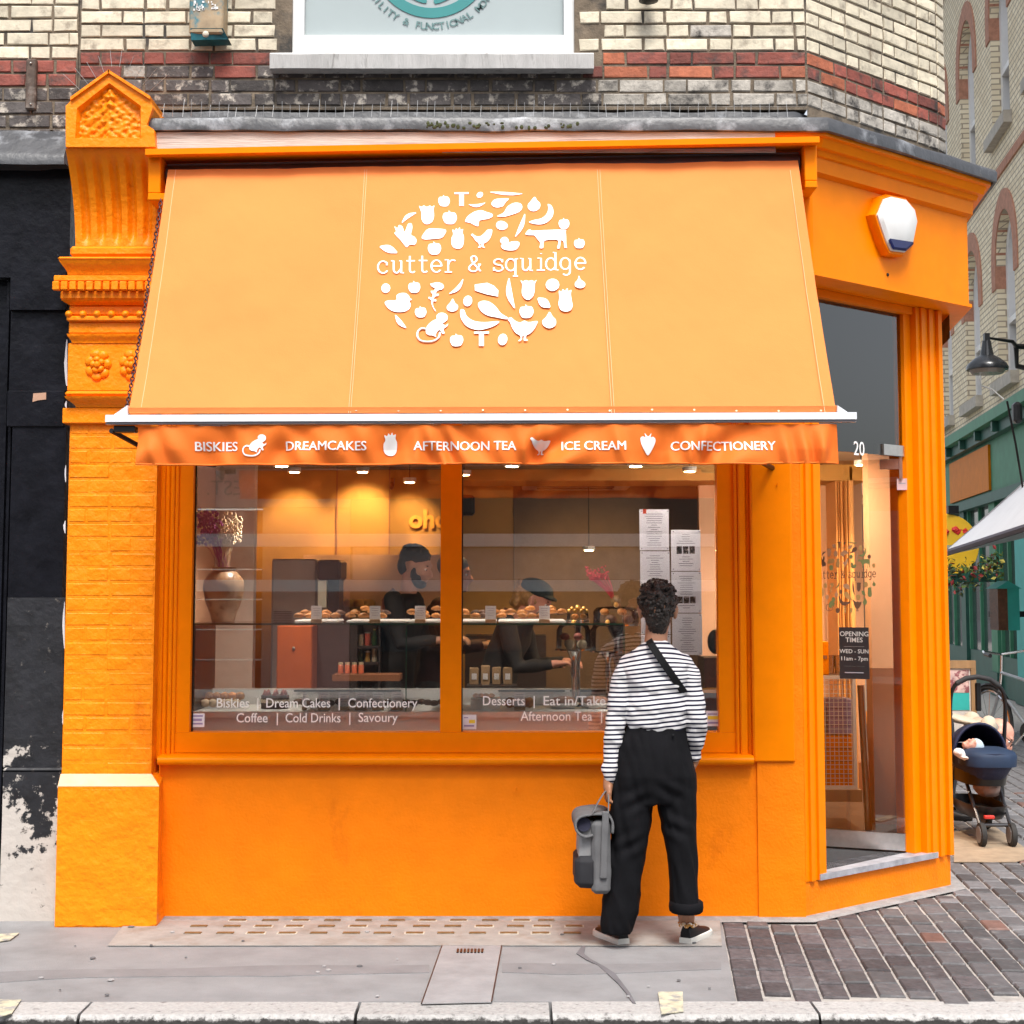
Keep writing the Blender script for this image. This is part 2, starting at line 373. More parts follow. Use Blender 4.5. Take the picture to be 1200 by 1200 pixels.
for seg in ([(518,1108),(494,1176)], [(588,1108),(576,1174)]):
    a, b = (ground(*q, z=.007) for q in seg); MB().tube([a, b], .003, 5).build('cover_frame', BLACKM, mn)
for i in range(8):
    c = ground(536.5 + i*4.1, 1114.7, .007); MB().box(c.x-.005, c.x+.005, c.y-.035, c.y+.035, .006, .011).build('grille_slot', BLACKM, mn)
ptc = []
for i in range(41):
    x = -10 + 855 * i / 40; ptc.append((x, 1139 - 2*math.sin(i/9) - x*.016 - .8*math.sin(i*.5)))
low = [(x, y + 13 - 4*abs(math.sin(i*.2))) for i, (x, y) in enumerate(ptc)]
STREAK = mat('older_asphalt_band', (.195, .19, .195), rough=.8, var=.12, vs=6, bump=.002, bs=120)
def band(a, b): sheet(ptc[a:b] + low[a:b][::-1], .003, 'asphalt_band', STREAK, None, kind='structure')
band(0, 25); band(28, 41)
crack = [(687,1099),(684,1108),(680,1117),(690,1124),(704,1131),(716,1140),(727,1152),(736,1163),(743,1175)]
cw = [3,4,9,7,6,10,6,5,4]
sheet([(x - w*.5, y) for (x, y), w in zip(crack, cw)] + [(x + w*.5, y+.5) for (x, y), w in reversed(list(zip(crack, cw)))], .005, 'crack_filler', PATCH, None, kind='structure')
GUM = mat('old_gum_spot', (.11, .11, .115), rough=.8, var=.2)
PGUM = mat('pale_gum_spot', (.33, .32, .32), rough=.8, var=.2)
gum = MB(); gum2 = MB()
for i in range(30):
    px, py = rnd.uniform(0, 840), rnd.uniform(1085, 1172)
    if 494 < px < 590 and py > 1105: continue
    c = ground(px, py, .0115 if py < 1108 and px > 126 else .0085); r = rnd.uniform(.005, .014)
    if rnd.random() < .2: r *= 1.4
    (gum if rnd.random() < .6 else gum2).lathe(c - Vector((0, 0, .003)), [(r, 0), (r*.8, .0035)], 7)
gum.build('gum_spots', GUM, kind='stuff', label='dark flattened gum spots trodden into the grey pavement'); gum2.build('pale_gum_spots', PGUM, kind='stuff', label='pale gum spots and litter flecks on the grey pavement')
YEL = mat('faded_yellow_road_paint', (.50, .46, .33), rough=.8, var=.2, vs=20, col2=(.27, .26, .25), c2scale=26, c2lo=.47, c2hi=.6)
ym = [([(-3,1171),(25,1171),(14,1187),(-3,1192)], 'faded yellow kerb mark at the lower left corner by the kerb'),
      ([(771,1162),(800,1162),(801,1185),(775,1188)], 'faded yellow kerb mark in front of the woman at the kerb'),
      ([(-2,1094.5),(23,1093),(12,1101),(-2,1103)], 'small yellow paint mark on the pavement below the flaking pier')]
for P, lb in ym:
    sheet(P, .0085, 'yellow_mark', YEL, None, label=lb, cat='road marking', group='yellow marks on the pavement')
# mortar fillet along the foot of the shop
FIL = mat('cement_fillet', (.27, .265, .26), rough=.9, var=.25, vs=15, bump=.006, bs=40)
P2 = [Vector((X(196, 0), 0, 0)), B0, C0 + Vector((0, 0, 0)), C0 + SD*1.5]
sweep([(-.02, 0), (.075, 0.0005), (.055, .008), (-.02, .016)], P2).build('cement_fillet', FIL, None, kind='structure')
# ---- setts
SETT = [mat('purple_brown_sett', (.088, .078, .082), rough=.75, spec=.25, var=.3, vs=26, bump=.006, bs=60, rnd_amt=.3, col2=(.17, .16, .165), c2scale=10, c2lo=.58, c2hi=.72),
        mat('dark_grey_sett', (.088, .085, .089), rough=.7, var=.25, vs=20, bump=.004, bs=60, rnd_amt=.3, col2=(.2, .19, .18), c2scale=10, c2lo=.6, c2hi=.75),
        mat('pale_grey_sett', (.14, .139, .146), rough=.7, var=.2, vs=20, bump=.004, bs=60, rnd_amt=.25),
        mat('red_sett', (.14, .078, .064), rough=.6, var=.25, vs=20, bump=.004, bs=60, rnd_amt=.2)]
SU = Vector((.094, 1, 0)).normalized(); SV = Vector((1, -.094, 0)).normalized()
def sett_mesh(l, w, seed):
    r2 = random.Random(seed); m_ = MB(); j = lambda a: r2.uniform(-a, a)
    rings = []
    for z, i in ((-.05, 0), (-.006, 0), (.0, .006)):
        rings.append([Vector((a*(w/2-i) + j(.0012), b*(l/2-i) + j(.0012), z + (j(.0018) if z == 0 else 0))) for a, b in ((-1,-1),(1,-1),(1,1),(-1,1))])
    return m_.loft(rings)
CW, CL = .113, .204
protos = {}
for kd in range(3):
    for sd in range(4):
        l = CL - .012 if kd < 2 else CL*.5 - .010
        for mi in range(4): protos[(kd, sd, mi)] = None
setts = []
O = Vector((SX, KY1, 0))
for c in range(0, 44):
    q = -CL * (.5 if c % 2 else 0) + rnd.uniform(-.03, .03) - 1.2
    while q < 12:
        half = rnd.random() < .10; l = CL*.5 if half else CL
        ctr = O + SV*(c*CW + CW/2) + SU*(q + l/2); q += l
        if ctr.x < sxe(ctr.y) + CW*.45 or ctr.y < KY1 + .05 or ctr.y > 10: continue
        # keep off the building
        inside = False
        if ctr.x < B0.x + .02 and ctr.y > -.05 and True: inside = True
        if ctr.x >= B0.x and (ctr - B0).dot(CN) < .06 and (ctr - C0).dot(nrm(SD)) < .08: inside = True
        if ctr.y > C0.y and (ctr - C0).dot(nrm(SD)) < .08: inside = True
        if inside: continue
        v = ctr - EYE; px = 600 + F*v.x/v.dot(FW)
        if px > 1235: continue
        setts.append((v.length, ctr, half, px))
setts.sort(key=lambda t: t[0])
sm_cache = {}
far = [MB(), MB(), MB()]
for i, (dist, ctr, half, px) in enumerate(setts):
    f = (ctr.x - SX) / 1.6 + rnd.uniform(-.35, .35)
    mi = 0 if f < .45 else 1 if f < 1.15 else 2
    if rnd.random() < .035: mi = 3
    ang = -math.atan2(.094, 1) + rnd.uniform(-.012, .012)
    if i < 296:
        key = (half, rnd.randrange(4), mi)
        if key not in sm_cache:
            l = (CL*.5 if key[0] else CL) - .018; sm_cache[key] = sett_mesh(l, CW - .013, hash(key[:2]) % 97).mesh('sett', SETT[mi])
        o = link('sett', sm_cache[key], base, loc=ctr + Vector((0, 0, rnd.uniform(-.004, .003))))
        o.rotation_euler = (rnd.uniform(-.012, .012), rnd.uniform(-.012, .012), ang)
    else:
        s_ = sett_mesh((CL*.5 if half else CL) - .018, CW - .013, i); rot = Matrix.Rotation(ang, 3, 'Z')
        s_.v = [rot @ p + ctr + Vector((0, 0, rnd.uniform(-.003, .002))) for p in s_.v]; far[min(mi, 2)].add(s_.v, s_.f)
for mi, fm in enumerate(far):
    if fm.v: fm.build('distant_setts', SETT[mi], base, kind='stuff')
# tan slab patch by the pram and grey slabs up the alley
sheet([(1115,975),(1165,968),(1215,1003),(1190,1010),(1118,1010)], .004, 'tan_slab', mat('tan_slab', (.30, .23, .16), rough=.7, var=.2, vs=12), base)

# ================================================================ CORNER BUILDING
shop = thing('corner_shop', 'orange painted corner shop with brick upper storey, awning and angled glass doorway', 'building', (0, 1, 0))
zr = Z(60, 0)                                        # line between cream and red courses
COURSE = .0715
def brick_mesh(l, h=.0595, d=.035, seed=0, soft=.004):
    r2 = random.Random(seed); j = lambda a: r2.uniform(-a, a); rings = []
    for y, i in ((d, 0), (soft, 0), (0, soft)):
        rings.append([Vector((a*(l/2-i) + j(.0028), y + (j(.002) if y == 0 else 0), b*(h/2-i) + j(.0024))) for a, b in ((-1,-1),(1,-1),(1,1),(-1,1))])
    return MB().loft(rings)
_bm = {}
def brick_obj(parent, l, m, loc, rz, name='brick'):
    key = (round(l, 2), rnd.randrange(7), m.name)
    if key not in _bm: _bm[key] = brick_mesh(key[0] - .0125 if l > .05 else l, seed=hash(key[:2]) % 91).mesh('brick', m)
    o = link(name, _bm[key], parent, loc=loc); o.rotation_euler = (rnd.uniform(-.006, .006), 0, rz + rnd.uniform(-.006, .006)); return o
def lay(parent, a, b, rows, zt, pick, skip=None, phase=0):
    """Flemish bond from a to b (2-D points), rows downwards from height zt"""
    a, b = Vector(a), Vector(b); Lh = (b - a).length; u = (b - a).normalized(); rz = math.atan2(u.y, u.x)
    for k in range(rows):
        z = zt - COURSE*(k + .5); q = 0; st = (k + phase) % 2
        first = True
        while q < Lh - .03:
            l = .2225 if st == 0 else .110
            if first and (k + phase) % 2: l = .110
            l = l + rnd.uniform(-.008, .008)
            if q + l > Lh - .04: l = Lh - q
            c = a + u*(q + l/2); q += l; st = 1 - st; first = False
            if skip and skip(c, z, l): continue
            brick_obj(parent, l, pick(k, c, z), (c.x, c.y, z), rz)
# upper walls: mortar body with bricks proud of it
uw = MB()
LX1 = X(92, 0, 60); RX = X(945, 0, 60)
UB = Vector((RX, 0, 0)); UC = Vector((X(1099, .80, 100), .80, 0)); UD = UC + Vector((.07, .10, 0)); UE = UD + SD*6
ztop = zr + 4*COURSE
wx0, wx1, wz0 = X(342, 0, 30), X(673, 0, 30), Z(62, 0)
GAP = .007
P = [Vector((LX1, GAP, 0)), UB + Vector((0, GAP, 0)), UC + Vector((-.004, GAP, 0)), UD + Vector((-GAP, 0, 0)), UE + Vector((-GAP, 0, 0)), Vector((UE.x - 1, UE.y, 0))]
def wallring(z): return [Vector((p.x, p.y, z)) for p in P[:5]] + [Vector((UE.x, 9, z)), Vector((LX1, 9, z))]
uw.box(LX1, wx0, GAP, .3, Z(128, 0), 7.5); uw.box(wx1, UB.x, GAP, .3, Z(128, 0), 7.5); uw.box(wx0, wx1, GAP, .3, Z(128, 0), wz0 - .02); uw.box(wx0, wx1, GAP, .3, 6.1, 7.5)
uw.add([(P[1].x, P[1].y, 3.9), (P[2].x, P[2].y, 3.9), (P[2].x, P[2].y, 7.5), (P[1].x, P[1].y, 7.5)], [(0, 1, 2, 3)])
uw.add([(P[2].x, P[2].y, 3.9), (P[3].x, P[3].y, 3.9), (P[3].x, P[3].y, 7.5), (P[2].x, P[2].y, 7.5)], [(0, 1, 2, 3)])
uw.add([(P[3].x, P[3].y, 3.0), (P[4].x, P[4].y, 3.0), (P[4].x, P[4].y, 7.5), (P[3].x, P[3].y, 7.5)], [(0, 1, 2, 3)])
upper = uw.build('upper_wall', MORTAR, shop)
def pick_front(k, c, z):
    row = round((ztop2 - z)/COURSE - .5)
    if z > zr: return CREAM if rnd.random() > .06 else PALE_SOOT
    if z > zr - 2*COURSE:
        if wx0 - .15 < c.x < wx1 + .05: return SOOT
        if c.x < wx0 and c.x > X(150, 0) and z < zr - COURSE: return SOOT if rnd.random() < .7 else RED
        return (RED3 if rnd.random() < (.35 if c.x > wx1 else .25) else RED) if rnd.random() < .9 else PALE_SOOT
    if c.x > wx1 + .1: return PALE_SOOT
    return SOOT
ztop2 = zr + 5*COURSE
sillx0, sillx1 = X(316, 0, 70), X(696, 0, 70)
def skip_front(c, z, l):
    if z > Z(62, 0) and wx0 - l*.3 < c.x < wx1 + l*.3: return True
    if Z(83, 0) < z < Z(60, 0) and sillx0 < c.x < sillx1: return True
    return False
lay(upper, (LX1 + .003, 0), (UB.x, 0), 9, ztop2, pick_front, skip_front)
# chamfered corner courses
def pick_c(k, c, z): return CREAM if z > zr else ((RED3 if rnd.random() < .35 else RED) if z > zr - 2*COURSE else PALE_SOOT)
lay(upper, (UB.x + .004, .004), (UC.x, UC.y), 15, zr + 11*COURSE, pick_c, phase=1)
lay(upper, (UC.x + .004, UC.y + .004), (UD.x, UD.y), 15, zr + 11*COURSE, pick_c)
# cream brick texture carries the wall on above the frame
UPC = mat('cream_brick_courses', (.6, .55, .45), rough=.7, var=.1)
_N = UPC.node_tree.nodes; _L = UPC.node_tree.links; _b = _N.new('ShaderNodeTexBrick'); _b.inputs['Scale'].default_value = 1; _b.inputs['Brick Width'].default_value = .225; _b.inputs['Row Height'].default_value = COURSE; _b.inputs['Mortar Size'].default_value = .006
_b.inputs['Color1'].default_value = (.62, .57, .46, 1); _b.inputs['Color2'].default_value = (.5, .45, .36, 1); _b.inputs['Mortar'].default_value = (.16, .13, .1, 1)
_g = _N.new('ShaderNodeNewGeometry'); _s = _N.new('ShaderNodeSeparateXYZ'); _a = _N.new('ShaderNodeMath'); _c = _N.new('ShaderNodeCombineXYZ')
_L.new(_g.outputs['Position'], _s.inputs[0]); _L.new(_s.outputs[0], _a.inputs[0]); _L.new(_s.outputs[1], _a.inputs[1]); _L.new(_a.outputs[0], _c.inputs[0]); _L.new(_s.outputs[2], _c.inputs[1]); _L.new(_c.outputs[0], _b.inputs['Vector']); _L.new(_b.outputs[0], _N['Principled BSDF'].inputs['Base Color'])
t = MB(); z5 = ztop2 + .003
t.box(LX1, wx0 - .02, 0, .02 - .001, z5, 7.5).box(wx1 + .02, UB.x, 0, .02 - .001, z5, 7.5)
t.build('upper_brickwork', UPC, shop)
# roof slab of the shop and inner ceiling shell come with the interior

# upper window + sill
win = mat('frosted_window_film', (.33, .38, .385), rough=.25, var=.03, vs=3, spec=.5)
fr = thing('upper_window', 'white framed upper window with frosted film and round teal emblem', 'window', (X(508, 0), .05, 5))
zf = Z(43, .06)
MB().box(wx0, X(356, .02, 30), .03, .14, wz0, 6.1).build('window_frame', WHITE, fr)
MB().box(X(661, .02, 30), wx1, .03, .14, wz0, 6.1).build('window_frame', WHITE, fr)
MB().box(X(356, .02, 30), X(661, .02, 30), .035, .14, wz0, zf).build('bottom_rail', WHITE, fr)
MB().box(X(356, .02, 30) + .001, X(661, .02, 30) - .001, .075, .085, zf, 6.1).build('pane', win, fr)
TEAL = mat('teal_vinyl', (.018, .20, .20), rough=.5, var=.03)
cc = W(506, -47, .07); rr_ = (X(506 + 90, .07, 0) - X(506, .07, 0))
def ring_piece(mb, c, r0, r1, a0, a1, y, n=48, th=.002):
    rings = []
    for i in range(n+1):
        a = a0 + (a1-a0)*i/n; u = Vector((math.cos(a), 0, math.sin(a)))
        rings.append([c + u*r0 + Vector((0, y, 0)), c + u*r1 + Vector((0, y, 0)), c + u*r1 + Vector((0, y - th, 0)), c + u*r0 + Vector((0, y - th, 0))])
    return mb.loft(rings)
ux = X(507, .07, 0) - X(506, .07, 0)
em = MB(); ring_piece(em, cc, 58*ux, 70*ux, 0, 2*math.pi, .002)
em.build('round_emblem', TEAL, fr)
em = MB(); lf = [(-46, -18), (-30, -42), (-6, -52), (-14, -30), (-30, -16)]; lf2 = [(4, -53), (34, -38), (48, -14), (26, -18), (8, -32)]
for q in (lf, lf2): em.poly([cc + Vector((a*ux, .002, b*ux)) for a, b in smooth_loop(q)], (0, -.002, 0))
em.build('emblem_leaf', TEAL, fr)
s_ = 'FLEXIBILITY & FUNCTIONAL MOVEMENT'; mbt = MB(); nchar = len(s_)
for i, chx in enumerate(s_):
    if chx == ' ': continue
    a = R(-90) + (i - 16.3) * R(5.05); g = text(chx, .052, bold=.0006)
    u = Vector((-math.sin(a), 0, math.cos(a))); v = -Vector((math.cos(a), 0, math.sin(a)))
    place(g, cc + Vector((math.cos(a), 0, math.sin(a))) * (84*ux) + Vector((0, .0, 0)), u, v, (0, -1, 0)); mbt.add(g.v, g.f)
mbt.build('emblem_lettering', mat('grey_teal_vinyl', (.10, .19, .19), rough=.5, var=.02), fr)
sl = MB(); zs0, zs1 = Z(80, -.09), Z(61, -.09)
n = 24; rings = []
for i in range(n+1):
    x = X(316, -.09, 70) + (X(696, -.09, 70) - X(316, -.09, 70))*i/n; w = rnd.uniform(-.003, .003)
    rings.append([Vector((x, -.09 + w, zs0)), Vector((x, -.095 + w, zs1 - .012 + w)), Vector((x, -.08 + w, zs1)), Vector((x, .14, zs1 + .012)), Vector((x, .14, zs0 + .006))])
sl.loft(rings).build('window_sill', STONE, fr)
# lead gutter, board, cornice and fascia
zl = [3.885, 3.83]
shopF = [Vector((L_X, 0, 0)), B0, C0, C0 + SD*4]
up2 = [Vector((X(183, 0, 150), 0, 0)), B0, C0, C0 + SD*4]
def rippled(P, prof, n_per=.07, amp=.006):
    Q = [P[0]]
    for a, b in zip(P[:-1], P[1:]):
        k = max(1, int((b-a).length/n_per)); Q += [a + (b-a)*((i+1)/k) for i in range(k)]
    rings = []; offc = {d: offs(Q, d) for d, _ in prof}
    for i, q in enumerate(Q):
        rings.append([Vector((offc[d][i].x, offc[d][i].y, z)) + Vector((noise.noise(Vector((q.x*4, q.y*4, z*5)))*amp, 0, noise.noise(Vector((q.x*5 + 9, q.y*5, z*6 + d*9)))*amp*1.6)) for d, z in prof])
    return MB().loft(rings)
rippled(up2, [(-.06, 4.03), (.012, 4.01), (.02, 3.955), (.03, 3.95), (.305, 3.89), (.315, 3.875), (.312, 3.825), (.295, 3.822), (.28, 3.86), (-.06, 3.86)]).build('lead_gutter', LEAD, shop, smooth=40)
sweep([(-.02, 3.64), (.16, 3.64), (.19, 3.655), (.195, 3.725), (.21, 3.73), (.22, 3.755), (.245, 3.76), (.265, 3.80), (.285, 3.805), (.285, 3.8245), (-.02, 3.8245)], FOOT[:3] + [C0 + SD*.9]).build('cornice', ORANGE, shop, smooth=25)
zfb = 3.135
sweep([(-.1, zfb), (.165, zfb), (.175, zfb + .004), (.175, zfb + .022), (.16, zfb + .026), (.16, 3.6395), (-.1, 3.6395)], FOOT[:3] + [C0 + SD*.9]).build('fascia', ORANGE, shop, smooth=25)
bx0, bx1 = X(184, -.21, 165), X(905, -.21, 165)
MB().box(bx0, bx1, -.292, -.2855, 3.735, 3.8215).build('bare_board', BOARD, shop)
MB().box(bx0, bx1, -.305, -.2925, 3.718, 3.7345).build('bare_board', BOARD, shop)
# moss
MOSS = mat('moss', (.045, .055, .02), rough=.95, var=.4, vs=30)
moss = MB()
for i in range(46):
    px = rnd.choice([rnd.gauss(570, 28), rnd.gauss(515, 12), rnd.gauss(655, 14)]); c = W(px, rnd.uniform(144, 150), -.31)
    moss.ell(c, rnd.uniform(.006, .016), .008, rnd.uniform(.005, .014), 6, 4)
moss.build('moss', MOSS, None, kind='stuff', label='clumps of dark moss on the edge of the lead gutter')
# bird wires standing on the gutter
wires = MB(); yw = -.02
for i in range(70):
    px = 192 + i*10.6 + rnd.uniform(-1.5, 1.5); a = W(px, 137, -.1); h = rnd.uniform(.05, .095)
    wires.tube([a, a + Vector((rnd.uniform(-.006, .006), .01, h))], .0011, 4)
wires.tube([W(190, 126, -.1), W(560, 125, -.1), W(945, 125, -.1)], .0009, 4)
for i in range(10):
    a = W(95 + i*9, 95 + abs(4.5 - i)*7 - 20, -.30); wires.tube([a, a + Vector(((i - 4.5)*.02, .0, .085))], .0011, 4)
wires.build('bird_wires', STEEL, None, kind='stuff', label='thin steel bird wires standing along the lead gutter')

# ---- stall riser, piers of the shopfront
y0 = 0.0
zsill = Z(892, -.05)
MB().box(X(184.5, 0, 1000), X(888, 0, 1000), 0, .25, -.1, zsill - .004).build('stall_riser', ORANGE_RENDER, shop)
pl = MB(); r_ = []
z_p = [(-.1), .25, .5, .74, 1.0, 1.5, 2.0, 2.5, zfb - .003]
pl.box(X(888, 0, 1000), B0.x, -.014, .2, -.1, zfb - .003)
pl.build('corner_pilaster', ORANGE_RENDER, shop)
# small hooks
for px, py, yy in ((910, 569, -.02), (605, 925, -.01)):
    a = W(px, py, yy); MB().tube([a + Vector((0, .01, 0)), a + Vector((0, -.02, 0)), a + Vector((0, -.022, .012))], .003, 6).build('wall_hook', ORANGE, shop)
# ---- display window
yW = .07                                      # face of the sashes
gx = lambda px: X(px, yW + .03, 760)
zb, zt_ = Z(857, yW + .03), Z(500, yW + .03)
FRM = ORANGE
frame = MB().box(X(206, .03, 760), gx(226), .045, .12, zb - .0, zfb - .3).build('window_frame', FRM, shop)
MB().box(gx(516.5), gx(541), .05, .13, zb, 2.62).build('mullion', FRM, shop)
MB().box(gx(840.5), X(862, .04, 760), .045, .12, zb, 2.62).build('window_frame', FRM, shop)
MB().box(X(206, .03, 760) + .001, X(862, .04, 760) - .001, .04, .13, Z(882, .04), zb - .0005).build('bottom_rail', FRM, shop)
MB().box(gx(226) + .001, X(862, .04, 760) - .001, .051, .13, zt_ + .12, 2.62).build('top_rail', FRM, shop)
# stepped mouldings either side
for pa, pb, dy in ((183, 190, .0), (190, 196, .012), (196, 201, .004), (201, 206, .022)):
    MB().bbox(X(pa, dy, 760) + .0015, X(pb, dy, 760), dy, .15, zsill + .001, 2.7, .006).build('side_moulding', FRM, shop)
for pa, pb, dy in ((862, 867, .02), (867, 876, .004), (876, 881, .012)):
    MB().bbox(X(pa, dy, 760), X(pb, dy, 760) - .0015, dy, .15, zsill + .001, 2.7, .006).build('side_moulding', FRM, shop)
MB().bbox(X(881, -.02, 760) + .001, X(930, -.02, 760), -.03, .1, Z(893, -.02), zfb - .004, .008).build('flat_panel', FRM, shop)
# sill with rounded nose
rings = []
for x in (X(184, -.07, 888), X(884, -.07, 888)):
    rings.append([Vector((x, a, b)) for a, b in ((.06, zsill + .030), (-.045, zsill + .024), (-.064, zsill + .018), (-.07, zsill + .004), (-.064, zsill - .012), (-.045, zsill - .02), (0.0, zsill - .024), (.06, zsill - .024))])
MB().loft(rings).build('window_ledge', ORANGE, shop, smooth=60)
panes = []
for a, b in ((226, 516.5), (541, 840.5)):
    panes.append(MB().box(gx(a) + .0005, gx(b) - .0005, yW + .03, yW + .036, zb + .0005, zt_ + .119).build('window_pane', WINGLASS, shop))
# dark sealant line
for a in (226, 540.5):
    MB().box(gx(a) + .0005, gx(a) + .008, yW + .018, yW + .0285, zb, zt_).build('sealant_strip', BLACKM, shop)
# ---- chamfered entrance
tA, tB = tpx(962, 700), tpx(1066, 700)
zth = Z(1010, .1)       # threshold
zth = .205
MBc = MB(); chbox(MBc, 0.0, 1.0, -.16, 0, -.1, zth - .03); MBc.build('door_plinth', ORANGE_RENDER, shop)
MBc = MB(); chbox(MBc, .075, .885, -.16, .022, zth - .0295, zth); MBc.build('threshold', mat('worn_lead_threshold', (.33, .33, .36), rough=.45, var=.25, vs=14, bump=.004, bs=40), shop)
def reeded(t0, t1, n, z0, z1, d=.0, name='reeded_jamb'):
    for i in range(n):
        a = t0 + (t1-t0)*i/n; b = t0 + (t1-t0)*(i+1)/n; m_ = MB(); chbox(m_, a + .0008, b - .0008, -.13, d + (.012 if i % 2 else .0) + (.008 if i == n-1 else 0), z0, z1); m_.build(name, ORANGE, shop)
reeded(.0, tpx(961), 5, zth - .0285, zfb - .004, .005)
tR0 = tpx(1079); reeded(tR0, 1.0, 6, zth - .0285, zfb - .004, .006)
m_ = MB(); chbox(m_, tpx(1071), tR0 - .001, -.14, -.03, zth + .001, zfb - .004); m_.build('door_jamb', ORANGE, shop)
ztr = Z(352, .35)
for i, (a, b, d) in enumerate(((ztr - .02, ztr + .02, -.01), (ztr + .0215, ztr + .055, .012), (ztr + .0565, ztr + .09, .025), (ztr + .0915, zfb - .003, .045))):
    if b > a:
        m_ = MB(); chbox(m_, tpx(961) + .001, tR0 - .0015, -.12, d, a, b); m_.build('door_head', ORANGE, shop)
# return wall along the alley behind the doorway
rw = MB(); n2 = nrm(SD)
for a, b, z0, z1 in ((0, 5.9, -.1, .6), (0, .12, .6, zfb), (5.0, 5.9, .6, zfb), (0.12, 5.0, 2.75, zfb)):
    p = C0 + SD*a; q = C0 + SD*b; c = (p + q)/2 - n2*.06; rw.obox(c + Vector((0, 0, (z0+z1)/2)), SD*((b-a)/2), n2*.058, Vector((0, 0, (z1-z0)/2)))
rw.build('side_wall', ORANGE, shop)
# overpanel glass and frameless door standing open
zdoor = 2.30
m_ = MB(); chbox(m_, tpx(961) + .001, tpx(1071) - .001, -.062, -.052, zdoor + .01, ztr - .02); m_.build('overpanel', DOORGLASS, shop)
H = ch(tpx(1071) - .01, -.07, 0); dd = Vector((-.925, .38, 0)).normalized(); dn = Vector((dd.y, -dd.x, 0))
dn = dn if dn.y < 0 else -dn
def dbox(mb, a, b, n0, n1, z0, z1):
    c = H + dd*((a+b)/2) + dn*((n0+n1)/2) + Vector((0, 0, (z0+z1)/2)); return mb.obox(c, dd*((b-a)/2), dn*((n1-n0)/2), Vector((0, 0, (z1-z0)/2)))
door = bpy.data.objects.new('glass_door', None); COL.objects.link(door); door.parent = shop; door['label'] = 'frameless glass door standing open'
door.location = H - root_loc(shop)
dbox(MB(), .005, .84, -.005, .005, zth + .10, zdoor).build('pane', DOORGLASS, door)
dbox(MB(), .005, .84, -.015, .015, zth + .012, zth + .10).build('bottom_rail', STEEL, door)
dbox(MB(), -.002, .10, -.016, .016, zdoor - .055, zdoor + .0).build('patch_fitting', STEEL, door)
dbox(MB(), -.02, -.004, -.02, .02, zdoor - .11, zdoor + .05).build('hinge_plate', STEEL, door)
m_ = MB(); chbox(m_, tpx(1047), tpx(1071) - .002, -.075, -.04, zdoor + .012, zdoor + .07); m_.build('patch_fitting', STEEL, shop)
# "20"
t20 = (tpx(999, 522, -.05) + tpx(1014, 522, -.05))/2
g = text('20', .105, width=.92); place(g, ch(t20, -.0495, Z(530, .22)), CU, (0, 0, 1), CN); g.build('street_number', LETTER, shop)
# ================================================================ ORANGE PIER WITH CONSOLE
pier = thing('orange_pier', 'orange painted brick pier with fluted console, dentils and flower rosettes at left end of shop', 'pier', (X(125, -.1), 0, 0))
PY = -.10
def px_box(mb, a, b, y, z0, z1, yb=.2, bev=.0): 
    f = mb.bbox if bev else mb.box
    return f(X(a, y, 700), X(b, y, 700), y, yb, z0, z1, bev) if bev else f(X(a, y, 700), X(b, y, 700), y, yb, z0, z1)
xs0, xs1 = X(77, PY, 700), X(181, PY, 700)
zpl = Z(921, -.2); zsh = Z(908, PY)
shaft = MB().box(xs0, xs1, PY + .004, .2, zpl - .02, Z(490, PY)).build('shaft', ORANGE_BRICK, pier)
def soft_brick(parent, x0, x1, y, z0, z1, m, w=.222, c=.0722):
    k = 0; z = z1; cache = {}
    while z - c > z0 - .02:
        q = x0 - (0 if k % 2 else w*.5) - rnd.uniform(0, .02)
        while q < x1:
            w_ = w if (int((q - x0)*50) + k) % 2 else w*.5; a, b = max(q, x0), min(q + w_ - .006, x1); q += w_
            if b - a < .03: continue
            j = lambda s: rnd.uniform(-s, s); pr = rnd.uniform(.0005, .0035); zb_ = max(z - c + .004, z0)
            rings = [[Vector((a, y + .006, zb_)), Vector((b, y + .006, zb_)), Vector((b, y + .006, z - .002)), Vector((a, y + .006, z - .002))],
                     [Vector((a + .006, y + .004 - pr + j(.001), zb_ + .007)), Vector((b - .006, y + .004 - pr + j(.001), zb_ + .007 + j(.002))), Vector((b - .006, y + .004 - pr + j(.001), z - .008 + j(.002))), Vector((a + .006, y + .004 - pr + j(.001), z - .008))]]
            MB().loft(rings).build('brick', m, parent)
        z -= c; k += 1
soft_brick(shaft, xs0 + .003, xs1 - .003, PY, zpl, Z(493, PY), ORANGE_BRICK)
# plinth with sloping shoulder
yp = -.19
px0, px1 = X(66, yp, 1000), X(185, yp, 1000)
zt2, zt1 = Z(922, yp), Z(908, PY)
n = 26
def edge_noise(x): return .014*noise.noise(Vector((x*14, 3, 1))) + .012
bot = [px0 + (px1 - px0)*i/n for i in range(n+1)]
mbp = MB()
rg = []
for x in bot:
    rg.append([Vector((x, yp, max(-.02, edge_noise(x)) - .004)), Vector((x, yp, zt2)), Vector((min(max(x, xs0 - .004), xs1 + .004), PY, zt1)), Vector((min(max(x, xs0 - .004), xs1 + .004), .2, zt1)), Vector((x, .2, -.05)), Vector((x, yp + .03, -.05))])
plinth = mbp.loft(rg).build('plinth', ORANGE_BRICK, pier)
slope_highlight = MB(); slope_highlight.loft([[Vector((x, yp - .001, zt2 + .001)), Vector((xx, PY - .002, zt1 + .001)), Vector((xx, PY - .002, zt1 + .005)), Vector((x, yp - .001, zt2 + .005))] for x, xx in ((px0, xs0 - .003), (px1, xs1 + .003))]).build('plinth_highlight', mat('pale_sky_highlight', (.86, .55, .33), rough=.5, var=.12, vs=12, bump=.003, bs=40), pier)  # pale colour paints in the sky highlight on the plinth slope
